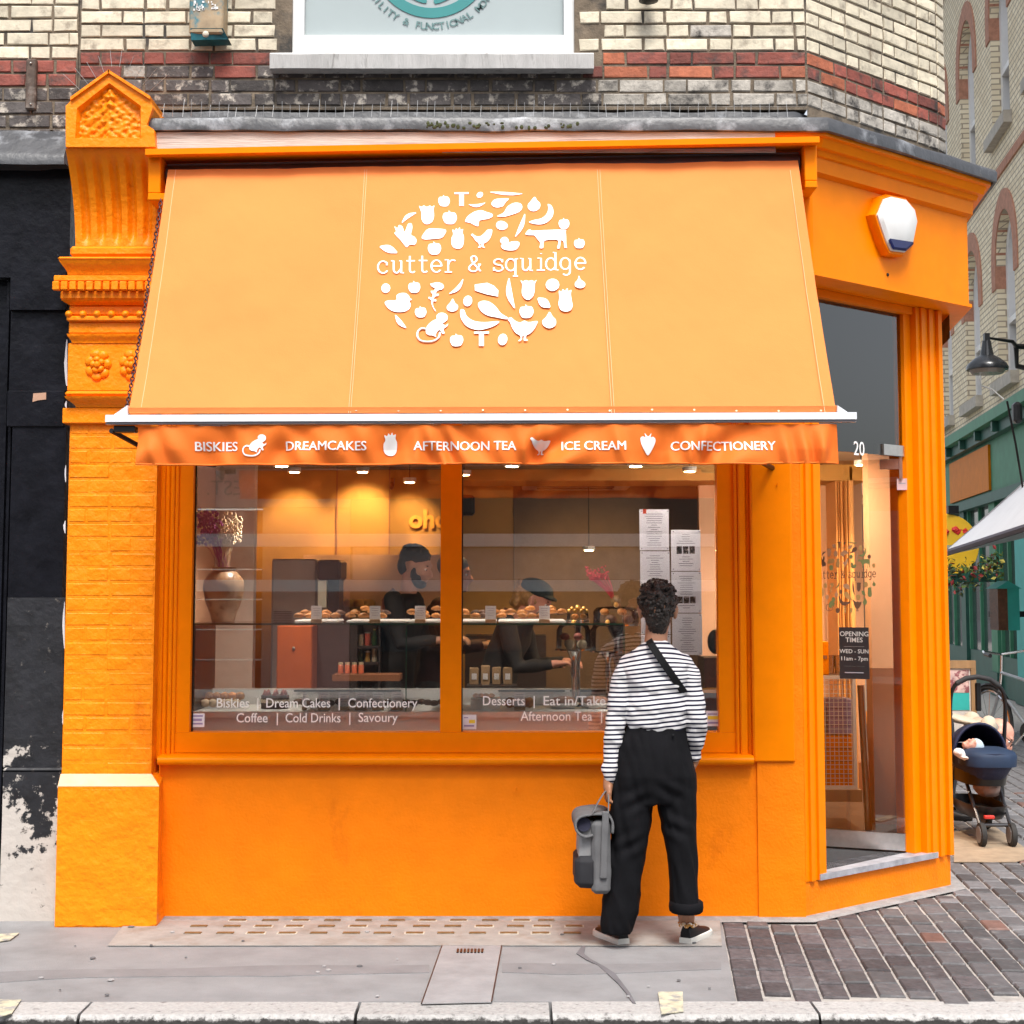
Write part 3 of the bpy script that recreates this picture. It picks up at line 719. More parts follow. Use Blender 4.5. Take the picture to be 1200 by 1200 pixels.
soft_brick(plinth, px0 + .003, px1 - .003, yp - .001, .05, zt2 - .006, ORANGE_BRICK)
# capital mouldings (left px, right px at that level, front y, top py, bottom py)
def mould(a, b, y, t, bt, name='moulding', bev=.006):
    MB().bbox(X(a, y, 400), X(b, y, 400), y, .19, Z(bt, y), Z(t, y), bev).build(name, ORANGE_STONE, pier, smooth=30)
def lip(a, b, y0, y1, t, bt, name='moulding', under=True, n=6):
    """curved (cyma) member: projects y1 at the top, y0 at the bottom"""
    pr = []; zt, zb2 = Z(t, y1), Z(bt, y0)
    for i in range(n+1):
        s = i/n; e = (1 - math.cos(math.pi*s))/2; pr.append((y0 + (y1-y0)*e, zb2 + (zt-zb2)*s))
    rings = []
    xa, xb = X(a, y1, 400), X(b, y1, 400)
    for yy, z in pr:
        ins = (yy - y1); rings.append([Vector((xa + ins, yy, z)), Vector((xb - ins, yy, z)), Vector((xb - ins, .19, z)), Vector((xa + ins, .19, z))])
    MB().loft(rings).build(name, ORANGE_STONE, pier, smooth=50)
mould(75, 178, -.125, 478, 496, bev=.004); lip(77, 178, -.125, -.17, 464, 477.5); mould(77, 176, -.168, 458, 464, bev=.01)
mould(80, 180, -.105, 402, 458, 'frieze', .003)
lip(78, 180, -.11, -.13, 391, 402); mould(80, 182, -.13, 376.5, 391)
mould(77, 183, -.155, 370, 376)                         # bead shelf
mould(80, 183, -.12, 358, 369.5)
for i in range(8):
    px = 80.5 + i*16.6
    c = W(px, 368, -.152); MB().ell(c + Vector((0, .004, 0)), .0185, .02, .0175, 12, 8).build('bead', ORANGE_STONE, pier, smooth=True)
lip(70, 184, -.13, -.165, 351, 357.5); mould(69, 186, -.165, 340.5, 350.5)
mould(61, 186, -.175, 322.5, 329, bev=.003); mould(66, 184, -.168, 329.5, 340)
for i in range(13):
    a = 61.5 + i*9.85; MB().bbox(X(a, -.2, 330), X(a + 7.8, -.2, 330), -.203, -.165, Z(339.5, -.2), Z(329.5, -.2), .003).jitter(.0008).build('dentil', ORANGE_STONE, pier)
lip(66, 184, -.168, -.205, 302, 322); mould(65, 186, -.21, 300.5, 304.5, bev=.008)
mould(79, 184, -.18, 288, 300, bev=.012)
# rosettes
for cxp in (115, 155):
    c = W(cxp, 428, -.105); ros = bpy.data.objects.new('rosette', None); COL.objects.link(ros); ros.parent = pier; ros.location = c - root_loc(pier)
    for ringr, k, pr_, sz in ((.050, 7, .0, .029), (.025, 5, -.012, .019)):
        for i in range(k):
            a = 2*math.pi*i/k + ringr*20; p = c + Vector((math.cos(a)*ringr*.88, pr_, math.sin(a)*ringr*1.15))
            rot = Matrix.Rotation(-a + R(90), 3, 'Y'); MB().ell(p, sz, .014, sz*.8, 8, 6, rot).build('petal', ORANGE_STONE, ros, smooth=True)
    MB().ell(c + Vector((0, -.02, 0)), .017, .015, .018, 9, 6).build('flower_centre', ORANGE_STONE, ros, smooth=True)
    for dx in (-.06, .06): MB().bbox(c.x + dx - .004, c.x + dx + .004, c.y - .006, c.y + .01, c.z - .06, c.z + .06, .003)
# fluted console (concave scroll) from the shelf up to the pediment block
xc0, xc1 = X(86, -.2, 290), X(182, -.2, 290)
prof = []; N_ = 18
zc0, zc1 = Z(288, -.17), Z(173, -.33)
for i in range(N_ + 1):
    s = i/N_; prof.append((-.165 - .15*(s**2.4) , zc0 + (zc1 - zc0)*s))
nf = 5; rings = []
for yy, z in prof:
    s = (z - zc0)/(zc1 - zc0); spread = .018*s; xa, xb = xc0 - spread, xc1 + spread; ring = []
    w = (xb - xa); K = 60
    for k in range(K + 1):
        u = k/K; dpt = 0
        if .07 < u < .99:
            ph = ((u - .09)/.185) % 1.0
            if ph < .52 and .04 < s < .93 and u < .98:
                dpt = .028*math.sin(math.pi*ph/.52)**.6 * min(1, (s-.04)*14, (.93-s)*14)
        ring.append(Vector((xa + w*u, yy + dpt, z)))
    ring += [Vector((xb, .19, z)), Vector((xa, .19, z))]; rings.append(ring)
MB().loft(rings).build('fluted_console', ORANGE_STONE, pier, smooth=50)
# pediment block
yk = -.34
def K(px, py, y=yk): return W(px, py, y)
out = [K(76.5, 172), K(77, 124), K(84, 117), K(128, 85.5), K(176, 116), K(179, 126), K(172, 146), K(180.5, 152), K(182, 172)]
out[0].x = K(77, 172).x
inner = [K(88, 162), K(90, 127), K(128, 97), K(165, 124), K(165, 162)]
bmk = MB(); o3 = [(p.x, p.z) for p in out]; i3 = [(p.x, p.z) for p in inner]
# front annulus between outer and inner outlines, triangulated as a polygon with a hole
tr = tessellate_polygon([[Vector((a, b, 0)) for a, b in o3], [Vector((a, b, 0)) for a, b in i3]])
allp = o3 + i3; no = len(o3)
bmk.add([(a, yk, b) for a, b in allp], [tuple(t) for t in tr])
bmk.add([(a, yk, b) for a, b in o3] + [(a, .19, b) for a, b in o3], [(i, (i+1) % no, (i+1) % no + no, i + no) for i in range(no)])
ni = len(i3)
bmk.add([(a, yk, b) for a, b in i3] + [(a*1 + (.012 if i in (0, 1) else -.012 if i in (3, 4) else 0), yk + .035, b + (.012 if i in (0, 4) else -.012)) for i, (a, b) in enumerate(i3)], [(i, (i+1) % ni, (i+1) % ni + ni, i + ni) for i in range(ni)])
bmk.build('pediment_block', ORANGE_STONE, pier)
# carved leaf panel
cx_ = (i3[0][0] + i3[4][0])/2; NX, NZ = 48, 48; xa, xb = i3[0][0] - .003, i3[4][0] + .003; za, zb_ = i3[0][1] - .003, i3[2][1] + .003
vs = []; fs = []
for i in range(NX + 1):
    for j in range(NZ + 1):
        x = xa + (xb - xa)*i/NX; z = za + (zb_ - za)*j/NZ; ux_ = (x - cx_)/.16; uz = (z - za)/(zb_ - za)
        h = .010*noise.noise(Vector((x*38, 0, z*48))) + .008*noise.noise(Vector((x*90, 4, z*75))) + .012*math.exp(-(ux_/.12)**2) + .010*abs(math.sin(uz*17 + abs(ux_)*9))*math.exp(-ux_**2*1.2)
        vs.append((x, yk + .036 - max(h, -.002), z))
for i in range(NX):
    for j in range(NZ): a = i*(NZ+1) + j; fs.append((a, a + NZ + 1, a + NZ + 2, a + 1))
keep = []
for f in fs:
    c = sum((Vector(vs[q]) for q in f), Vector())/4; u = abs(c.x - cx_)/((xb-xa)/2)
    top = i3[1][1] + (i3[2][1] - i3[1][1])*(1 - u)
    if c.z < top + .006: keep.append(f)
MB().add(vs, keep).build('carved_leaf_panel', ORANGE_STONE, pier, smooth=True)
cp = MB()
for a, b in ((out[2], out[3]), (out[3], out[4])):
    cp.obox((a + b)/2 + Vector((0, .13, .004)), (b - a)/2*1.03, Vector((0, .145, 0)), Vector((0, 0, .008)))
cp.build('gable_coping', ORANGE_STONE, pier)

# ================================================================ NEIGHBOUR: BLACK SHOPFRONT
nb = thing('black_shopfront', 'black painted shopfront with flaking pier at the left edge', 'building', (X(30, 0), .5, 0))
zc = Z(195, -.05)
MB().box(X(-900, 0, 60), LX1 - .003, GAP, .3, Z(152, 0), 7.5).build('upper_wall', MORTAR, nb)
nbw = [o for o in nb.children][0]
def pick_n(k, c, z): return CREAM if z > zr - .2*COURSE - .3*0 and z > Z(73, 0) else (RED if z > Z(104, 0) else SOOT)
lay(nbw, (LX1 - .225*8, 0.0), (LX1 - .004, 0.0), 11, zr + 4.4*COURSE, pick_n)
rippled([Vector((-6, 0, 0)), Vector((X(77, -.1, 160), 0, 0))], [(-.05, Z(152, 0)), (.0, Z(153, 0)), (.05, Z(165, -.05)), (.11, Z(178, -.11)), (.13, Z(183, -.13)), (.13, Z(192, -.13)), (.10, Z(193, -.1)), (-.05, Z(193, -.1))], .08, .012).build('lead_flashing', LEAD, nb, smooth=45)
MB().box(-6, X(79, 0, 400), .0, .25, Z(325, 0), zc).build('fascia_board', BLACKP, nb)
MB().box(X(12, -.03, 340), X(78, -.02, 340), -.03, .25, Z(363, -.03), Z(308, -.03)).build('corbel', BLACKP, nb)
xn0, xn1 = X(9, .0, 700), X(77, 0, 560)
zw = [Z(364, 0) - .001, Z(458, 0), Z(500, 0), Z(700, 0), Z(900, -.03)]
MB().box(X(12, .0, 400), xn1, -.0, .25, zw[1] + .001, zw[0]).build('pier_panel', BLACKP, nb)
MB().bbox(X(10, -.008, 400), X(76, 0, 480), -.008, .25, zw[2], zw[1], .004).build('pier_block', BLACKP, nb)
MB().box(xn0, X(76, 0, 560), .002, .25, zw[3], zw[2] - .001).build('pier_panel', BLACKP, nb)
MB().box(X(6, .0, 800), X(74, 0, 800), .003, .25, zw[4], zw[3] - .0005).build('pier_panel', WORN, nb)
MB().bbox(X(1, -.03, 1000), X(66, -.19, 1000) - .004, -.035, .25, Z(905, -.035), zw[4] - .0005, .008).build('pier_block', WORN, nb)
rg = []
for i in range(17):
    x = X(1, -.05, 1000) + (X(66, -.19, 1000) - .004 - X(1, -.05, 1000))*i/16
    rg.append([Vector((x, -.05 + .006*noise.noise(Vector((x*20, 0, q*9))), q)) for q in (-.02, .06, .12, .2, .3, .4, .5, Z(905, -.05) - .001)] + [Vector((x, .2, Z(905, -.05) - .001)), Vector((x, .2, -.02))])
MB().loft(rg).build('pier_plinth', WORN, nb, smooth=40)
MB().box(-6, xn0 - .002, .08, .25, -.05, Z(326, 0)).build('recessed_door', BLACKP, nb)
for px in (2, 8): MB().box(X(px, .06, 600), X(px + 3, .06, 600), .05, .079, 0, Z(327, .05)).build('door_moulding', BLACKP, nb)
WP = mat('bare_white_edge', (.62, .62, .66), rough=.8, var=.1)
for a, b, w in ((398, 452, 5), (610, 625, 4), (705, 760, 4.5), (545, 565, 2.5), (830, 852, 4), (470, 478, 3)):
    n = 9; P = []
    for i in range(n): P.append(W(77 - (a + b)/2*.0 - w*(.45 + .5*abs(noise.noise(Vector((i*.9, a, 0)))))*math.sin(math.pi*(i + .4)/n) - (a - 545)*.008, a + (b-a)*i/(n-1), -.004))
    P += [W(77.4 - (a - 545)*.01, b, -.004), W(77.4 - (a - 545)*.01, a, -.004)]
    MB().poly(P, (0, .004, 0)).build('bare_patch', WP, nb)
MB().poly([W(39, 461, -.0115), W(54, 460, -.0115), W(54, 468, -.0115), W(45, 469, -.0115), W(38, 471, -.0115)], (0, .002, 0)).build('bare_patch', mat('bare_wood', (.42, .25, .17), rough=.8), nb)

# small wall fixtures
br = thing('iron_bracket', 'rusty iron bracket hanging on the brick wall at upper left', 'bracket', W(36, 98, 0))
IRON = mat('rusty_iron', (.10, .07, .055), rough=.7, var=.4, vs=25, metal=.4, col2=(.18, .15, .13), c2scale=12)
MB().bbox(X(30, -.03, 98), X(42, -.03, 98), -.035, 0, Z(128, -.03), Z(69, -.03), .006).build('plate', IRON, br)
for py in (74, 122): MB().ell(W(36, py, -.038), .006, .006, .006).build('bolt', STEEL, br)
lb = thing('wall_lantern_box', 'old rusty and teal metal lamp box with flaking lettering on the cream brick', 'lamp box', W(244, 20, -.05))
RUSTB = mat('rusty_cream_metal', (.34, .25, .15), rough=.6, var=.3, vs=14, col2=(.04, .14, .17), c2scale=7, c2lo=.48, c2hi=.58)
MB().bbox(X(222, -.12, 20), X(262, -.12, 20), -.13, 0, Z(40, -.12), Z(-40, -.12), .008).build('case', RUSTB, lb)
MB().poly([W(223, 33, -.132), W(261, 33, -.132), W(268, 46, -.10), W(224, 47, -.12)], (0, .09, 0)).build('lower_rim', mat('teal_metal', (.015, .12, .15), rough=.45, var=.4, vs=20), lb)
MB().ell(W(241, 40, -.14), .017, .012, .017, 12, 8).build('knob', mat('cream_knob', (.55, .5, .4)), lb, smooth=True)
fl = MB()
for i in range(26):
    p = W(rnd.uniform(226, 256), rnd.uniform(2, 12), -.1325); fl.obox(p, (rnd.uniform(.002, .006), 0, 0), (0, .0012, 0), (0, 0, rnd.uniform(.003, .009)))
fl.build('flaked_lettering', WHITE, lb, kind='stuff')
sp = thing('small_lamp', 'small black wall lamp above the cream brick at the top', 'lamp', W(760, -4, -.05))
MB().lathe(W(760, 3, -.08), [(.03, 0), (.05, .008), (.045, .03), (.03, .09)], 14).build('shade', BLACKM, sp, smooth=40)
MB().tube([W(760, -14, -.08), W(760, -16, 0)], .008, 6).build('arm', BLACKM, sp)

# ================================================================ ALARM BOX
al = thing('alarm_box', 'white and orange burglar alarm box with dark blue base on the angled fascia', 'alarm box', ch(.55, .1, 3.4))
def on_fascia(px, py, d): return hit(px, py, B0 + CN*d, CN)
oa = [(1031, 232), (1040, 229), (1059, 233), (1070, 246), (1073, 260), (1067, 290), (1057, 299), (1040, 297), (1034, 285), (1026, 262), (1023, 252)]
oa2 = [(a, b) for a, b in oa]
P0 = [on_fascia(a, b, .20) for a, b in oa]; cen = sum(P0, Vector())/len(P0)
def shr(s, d): return [cen + (p - cen)*s + CN*d for p in P0]
MB().loft([shr(1.04, -.04), shr(1.06, -.01), shr(1.0, .012)]).build('case', ORANGE, al, smooth=35)
MB().loft([shr(.93, .008), shr(.93, .02), shr(.8, .034), ]).build('cover', WHITE, al, smooth=35)
zlow = min(p.z for p in P0)
blp = [p for p in shr(.94, .0)]
c0 = cen; bl = MB(); q = [cen + (p - cen)*.94 + CN*.0345 for p in P0]
lowp = [on_fascia(a, b, .202) + CN*.030 for a, b in ((1042, 289), (1064, 293), (1058, 298.5), (1044, 297))]
MB().loft([[cen + (P0[i] - cen)*.90 + CN*.0295 for i in (5, 6, 7, 8)], [cen + (P0[i] - cen)*.82 + CN*.036 for i in (5, 6, 7, 8)]]).build('blue_base', mat('dark_blue_plastic', (.01, .015, .09), rough=.3), al)
p = on_fascia(1040, 322, .16); MB().ell(p, .009, .009, .009).build('cable_hole', BLACKM, al)

# ================================================================ AWNING
aw = thing('awning', 'orange canvas shop awning with white logo and lettered valance', 'awning', (0, -.5, 2.3))
ya, yb_ = -.32, -1.12
A_L, A_R = Vector((X(197, ya, 200), ya, Z(199, ya))), Vector((X(935, ya, 190), ya, Z(188, ya)))
B_L, B_R = Vector((X(151, yb_, 486), yb_, Z(485, yb_))), Vector((X(980, yb_, 484), yb_, Z(483, yb_)))
AN = (A_R - A_L).cross(B_L - A_L).normalized(); AN = AN if AN.y < 0 else -AN
def sag(p):   # soft undulation of the canvas
    s = (A_L.z - p.z)/(A_L.z - B_L.z); s = min(max(s, 0), 1)
    u = p.x
    return -.018*math.sin(math.pi*s) + .0025*math.sin(u*3.1 + 1) * s + .004*math.exp(-((s-1)/.06)**2)*math.sin(u*26)*.5 + .007*noise.noise(Vector((u*2.2, s*2.2, 0))) + .0045*noise.noise(Vector((u*6 + s*7, s*5 - u*3, 4))) + .0016*noise.noise(Vector((u*17 - s*9, s*12, 9)))
NXA, NYA = 150, 60; vs = []; fs = []
for i in range(NXA + 1):
    for j in range(NYA + 1):
        u, s = i/NXA, j/NYA; p = (A_L*(1-u) + A_R*u)*(1-s) + (B_L*(1-u) + B_R*u)*s; vs.append(p + AN*sag(p))
for i in range(NXA):
    for j in range(NYA): a = i*(NYA+1) + j; fs.append((a, a + NYA + 1, a + NYA + 2, a + 1))
canvas = MB().add(vs, fs).build('canvas', AWN, aw, smooth=True)
def on_awn(px, py, h=.004): p = hit(px, py, A_L, AN); return p + AN*(sag(p) + h)
SEAM = mat('seam_thread', (.86, .42, .22), rough=.8, var=.03)
def strip(P, w, m, parent, name='seam'):
    L_, R_ = [], []
    for i, p in enumerate(P):
        t = (P[min(i+1, len(P)-1)] - P[max(i-1, 0)]).normalized(); sd = t.cross(AN).normalized(); L_.append(p + sd*w/2); R_.append(p - sd*w/2)
    rings = [[l, r, r - AN*.003, l - AN*.003] for l, r in zip(L_, R_)]
    return MB().loft(rings).build(name, m, parent)
for a, b in ((430, 411), (427.5, 408.5), (700, 717), (703, 720), (206, 165), (926, 967)):
    strip([on_awn(a + (b-a)*k/20, 199 + (484-199)*k/20, .0012) for k in range(21)], .0022, SEAM, aw)
EYE_M = mat('brass_eyelet', (.35, .2, .12), rough=.4, metal=.6)
for k in range(17): 
    p = on_awn(170 + k*49.5, 481.5, .001); MB().tube([p, p + AN*.003], .005, 8).build('eyelet', EYE_M, aw)
hem = MB(); n = 120
rings = []
for i in range(n+1):
    u = i/n; p = B_L*(1-u) + B_R*u; rings.append([p + AN*(.004 + .002*math.sin(i*1.7)) + Vector((0, 0, .0)), p + AN*.007 + Vector((0, -.002, .022)) , p + AN*.001 + Vector((0, 0, .028)), p])
hem.loft(rings).build('hem', AWN, aw, smooth=40)
# cassette
c0x, c1x = X(173, -.36, 180), X(958, -.36, 165)
zL, zR = Z(178, -.36), Z(163.5, -.36)
def slab(y0, y1, dz0, dz1, a=None, b=None):
    a = c0x if a is None else a; b = c1x if b is None else b
    f = lambda x: zL + (zR - zL)*(x - c0x)/(c1x - c0x)
    return MB().loft([[Vector((x, y0, f(x) + dz0)), Vector((x, y1, f(x) + dz0)), Vector((x, y1, f(x) + dz1)), Vector((x, y0, f(x) + dz1))] for x in (a, b)])
slab(-.36, -.14, -.012, .0).build('hood', ORANGE, aw); slab(-.41, -.3605, -.028, .001).build('hood_lip', ORANGE, aw)
slab(-.25, -.235, -.040, -.030, c0x + .07, c1x - .07).build('front_rail', mat('dull_rail', (.16, .15, .16), rough=.5), aw)
MB().tube([Vector((c0x + .07, -.235, zL - .085)), Vector((c1x - .07, -.235, zR - .085))], .048, 16).build('roller', mat('dark_roller', (.05, .045, .05), rough=.5), aw, smooth=40)
for a, b, zz in ((c0x + .002, c0x + .062, zL), (c1x - .062, c1x - .002, zR)):
    MB().bbox(a, b, -.35, -.095, zz - .20, zz - .0135, .004).build('end_bracket', ORANGE, aw)
    MB().bbox(a, b + (.035 if a < 0 else 0) , -.352 + .0, -.12, zz - .235, zz - .2005, .004).build('bracket_foot', ORANGE, aw)
# front bar
b0, b1 = X(124, yb_ - .02, 492), X(1003.5, yb_ - .02, 489)
def barbox(z0, z1, y0, y1, a=b0, b=b1):
    za, zb3 = Z(498, yb_), Z(494.8, yb_)
    return MB().loft([[Vector((x, y0, zz + z0)), Vector((x, y1, zz + z0)), Vector((x, y1, zz + z1)), Vector((x, y0, zz + z1))] for x, zz in ((a, za), (b, zb3))])
barbox(.010, .040, -1.15, -1.10).build('front_bar', ALU, aw)
barbox(.0, .0085, -1.142, -1.105).build('bar_channel', mat('grey_aluminium', (.25, .26, .29), rough=.35, metal=.5), aw)
for (bx, s) in ((B_L.x, -1), (B_R.x, 1)):
    zz = Z(485, yb_); MB().poly([Vector((bx + s*.002, -1.14, zz - .006)), Vector((bx + s*.06, -1.14, zz - .006)), Vector((bx + s*.002, -1.14, zz + .035))], (0, .05, 0)).build('end_cap', ALU, aw)
# folding arms
for s, ex in ((-1, B_L.x + .05), (1, B_R.x - .09)):
    zz = Z(500, yb_) - .012
    el = Vector((ex + (-s)*.25, -.55, zz - .03)); sh = Vector((ex - s*.0, -.02, zz - .08)); ft = Vector((ex + s*.02 - .0, -1.10, zz))
    if s < 0:
        ft = Vector((X(131, -1.08, 505), -1.09, Z(505, -1.08))); el = Vector((X(163, -.9, 523), -.85, Z(523, -.9))); sh = Vector((X(250, -.02, 560), -.0, Z(545, -.02)))
        MB().bbox(X(135, -1.1, 500), X(160, -1.1, 500), -1.13, -1.07, Z(507, -1.1), Z(499.5, -1.1), .004).build('arm_joint', BLACKM, aw)
    MB().tube([ft, el], .011, 8).build('folding_arm', BLACKM, aw); MB().tube([el, sh], .014, 8).build('folding_arm', BLACKM, aw)
# chain hanging at the left side
CHN = mat('dark_chain', (.05, .025, .03), rough=.45, metal=.6)
a, b = W(189, 232, -.34), W(147, 486, -1.08); nL = 60; chn = MB()
for i in range(nL):
    t0 = (i - .15)/nL; t1 = (i + 1.15)/nL
    f = lambda t: a*(1-t) + b*t + Vector((.0, 0, -.05*math.sin(math.pi*t)))
    p, q = f(t0), f(t1); d = (q - p); w = Vector((1, 0, 0)) if i % 2 else d.normalized().cross(Vector((1, 0, 0)))
    ring = [p + (q-p)*(.5 - .5*math.cos(2*math.pi*k/8)) + w*(.0075*math.sin(2*math.pi*k/8)) for k in range(9)]
    chn.tube(ring, .0026, 5)
chn.build('chain', CHN, aw)
# valance
vt = lambda x: Z(498.5, yb_) + .0 + (x/3.0)*.01
v0, v1 = X(162, yb_, 520), X(980.5, yb_, 520); zvb = Z(545, yb_)
def vwave(x, z):
    s = (vt(x) - z)/(vt(x) - zvb); s = min(max(s, 0), 1)
    n1 = noise.noise(Vector((x*1.9, 0, 2))); n2 = noise.noise(Vector((x*2.7, 3, 5))); n3 = noise.noise(Vector((x*4.1, 7, 1)))
    g = .036*math.sin(x*17 + s*(2.6 + 4*n2) + 5*n1)*(.35 + 1.4*abs(n2)) + .021*math.sin(x*37 - s*(3.5 + 5*n1) + 7*n3)*(.3 + 1.6*abs(n1)) + .006*math.sin(x*83 + s*6*n3 + 9*n2)*abs(n3)*2
    puck = .005*math.sin(x*62)*math.exp(-s*9)
    e = .055*math.exp(-((x - v1)/.10)**2)*s
    return yb_ - .012 - (g*(.15 + .85*min(s*1.6, 1)) + puck) + e*0
NXV, NZV = 420, 22; vs = []; fs = []
for i in range(NXV + 1):
    x = v0 + (v1 - v0)*i/NXV
    for j in range(NZV + 1):
        s = j/NZV; bottom = zvb + .006*noise.noise(Vector((x*2.2, 1, 1))) + .003*math.sin(x*2 + 1) + (.006 if x > v1 - .3 else 0)
        xx = x + (.008*s*(1 if i == NXV else 0)); z = vt(x) + (bottom - vt(x))*s; vs.append((xx, vwave(x, z), z))
for i in range(NXV):
    for j in range(NZV): a_ = i*(NZV+1) + j; fs.append((a_, a_ + NZV + 1, a_ + NZV + 2, a_ + 1))
VAL = mat('shaded_valance_canvas', (.88, .20, .028), rough=.62, var=.05, vs=6, bump=.001, bs=260, spec=.2)  # same canvas as the awning, its shade put into a deeper orange
_N = VAL.node_tree.nodes; _L = VAL.node_tree.links; _t = _N.new('ShaderNodeBsdfTranslucent'); _t.inputs[0].default_value = (.8, .16, .015, 1)
_x = _N.new('ShaderNodeMixShader'); _x.inputs[0].default_value = .2; _L.new(_N['Principled BSDF'].outputs[0], _x.inputs[1]); _L.new(_t.outputs[0], _x.inputs[2]); _L.new(_x.outputs[0], _N['Material Output'].inputs[0])
val = MB().add(vs, fs).build('valance', VAL, aw, smooth=True)
vh = MB(); vh.loft([[Vector((x, vwave(x, zvb) - .004, vs[i*(NZV+1)*1 + NZV][2] + q)) if False else Vector((x, vwave(x, zvb) + dy, vs[i*(NZV+1) + NZV][2] + q)) for dy, q in ((-.003, .0), (-.003, .008), (.002, .008), (.002, 0))] for i in range(0, NXV + 1, 3) for x in [v0 + (v1 - v0)*i/NXV]]).build('valance_hem', VAL, aw, smooth=True)
def on_val(mb, lift=.003):
    mb.v = [Vector((p.x, vwave(p.x, p.z) - lift - (0 if p.y > -.0004 else .001), p.z)) for p in mb.v]; return mb
def subdiv(mb, mx=.012):
    me = mb.mesh('t', None, fix=False); bm = bmesh.new(); bm.from_mesh(me); bmesh.ops.triangulate(bm, faces=bm.faces)
    for _ in range(3):
        E = [e for e in bm.edges if e.calc_length() > mx]
        if not E: break
        bmesh.ops.subdivide_edges(bm, edges=E, cuts=1, use_grid_fill=False); bmesh.ops.triangulate(bm, faces=bm.faces)
    o = MB(); bm.verts.index_update(); o.v = [v.co.copy() for v in bm.verts]; o.f = [tuple(v.index for v in f.verts) for f in bm.faces]; bm.free(); bpy.data.meshes.remove(me); return o
px1m = X(601, yb_, 523) - X(600, yb_, 523)
for wd, a, b in (('BISKIES', 229, 279), ('DREAMCAKES', 335, 430), ('AFTERNOON TEA', 485, 605), ('ICE CREAM', 658, 733), ('CONFECTIONERY', 786, 908)):
    g = text(wd, 15.2*px1m, bold=0, align='LEFT'); g2 = [Vector((p.x + .0009, p.y + .0004, p.z)) for p in g.v]; g3 = [Vector((p.x + .0018, p.y, p.z)) for p in g.v]; f0 = list(g.f); g.add(g2, f0); g.add(g3, f0); w = max(p.x for p in g.v) - min(p.x for p in g.v); mn_ = min(p.x for p in g.v)
    k = (b - a)*px1m/w; zz = Z(528.5 if a < 300 else 528, yb_); xx = X(a, yb_, 523)
    g.v = [Vector((xx + (p.x - mn_)*k, p.z, zz + p.y)) for p in g.v]; on_val(subdiv(g)).build('valance_lettering', LETTER, aw, label='white word %s on the valance' % wd.lower().replace('_', ' '))

# ---- logo drawings (outline co-ordinates in a 1200 x 880 sheet, four per pixel of the photograph, origin 420,200)
def circ(cx, cy, rx, ry=None, rot=0, n=14, sq=0):
    ry = ry or rx; c, s = math.cos(R(rot)), math.sin(R(rot)); P = []
    for i in range(n):
        a = 2*math.pi*i/n; k = 1 + sq*math.cos(3*a); x, y = rx*math.cos(a)*k, ry*math.sin(a)*k; P.append((cx + x*c - y*s, cy + x*s + y*c))
    return P
def sm(P, k=4): return smooth_loop(P, k)
def fruit(cx, cy, r): return sm([(cx-r, cy), (cx-r*.8, cy-r*.65), (cx-r*.2, cy-r*.75), (cx-r*.15, cy-r*1.05), (cx+r*.15, cy-r*.8), (cx+r*.75, cy-r*.7), (cx+r, cy), (cx+r*.65, cy+r*.75), (cx, cy+r*.9), (cx-r*.65, cy+r*.75)])
def leafs(a, b, w, bend=0):
    ax, ay = a; bx, by = b; dx, dy = bx-ax, by-ay; l = math.hypot(dx, dy); nx, ny = -dy/l, dx/l; n = 7; A, B_ = [], []
    for i in range(n+1):
        t = i/n; wv = w*math.sin(math.pi*min(max(t, .04), .96))**.8; bb = bend*math.sin(math.pi*t); x, y = ax+dx*t + nx*bb, ay+dy*t + ny*bb
        A.append((x + nx*wv, y + ny*wv)); B_.append((x - nx*wv, y - ny*wv))
    return A + B_[::-1]
cow = [(783,290),(795,272),(808,268),(818,274),(960,270),(972,282),(975,340),(978,352),(966,352),(962,325),(950,318),(944,354),(932,354),(936,318),(880,318),(868,330),(866,353),(850,353),(852,330),(838,312),(825,296),(800,294)]
hen = [(527,292),(534,286),(540,290),(548,296),(562,300),(576,296),(594,280),(606,268),(626,268),(624,290),(614,312),(600,326),(588,332),(586,344),(594,350),(578,348),(576,334),(570,334),(572,350),(560,350),(566,344),(562,330),(548,318),(538,302)]
hen2 = [(701,690),(706,682),(716,680),(728,690),(742,700),(760,704),(778,696),(798,704),(838,700),(836,716),(822,742),(802,762),(788,768),(786,786),(796,792),(776,794),(776,772),(768,772),(766,788),(756,796),(750,792),(760,786),(758,770),(736,754),(720,728),(712,706)]
duck = [(122,606),(140,596),(168,596),(178,590),(178,574),(192,564),(216,562),(234,572),(240,584),(250,592),(238,598),(244,614),(238,634),(214,648),(170,648),(138,632)]
duck2 = [(664,322),(672,306),(690,302),(702,312),(706,326),(722,322),(742,322),(754,328),(752,344),(736,360),(704,362),(678,356),(668,342),(674,334)]
pig = [(500,228),(508,210),(524,196),(548,184),(576,180),(600,188),(626,196),(628,208),(610,218),(584,222),(566,228),(562,250),(548,248),(526,236),(508,232)]
rab = [(168,254),(182,262),(190,248),(206,256),(214,278),(222,268),(232,244),(248,242),(252,262),(246,292),(262,302),(272,318),(264,338),(240,338),(226,350),(212,336),(196,316),(178,298),(168,284),(176,276)]
pine = [(440,268),(452,272),(458,260),(466,268),(474,256),(478,268),(490,264),(488,282),(494,300),(492,334),(482,352),(464,356),(446,350),(436,334),(436,306),(444,290)]
pine2 = [(940,556),(952,560),(958,548),(968,556),(980,544),(984,558),(998,552),(996,572),(1000,600),(1004,626),(994,646),(970,652),(948,644),(938,618),(942,590)]
corn = [(284,162),(296,166),(306,160),(320,166),(336,160),(344,166),(356,158),(352,176),(354,206),(346,232),(326,244),(308,240),(296,222),(294,190)]
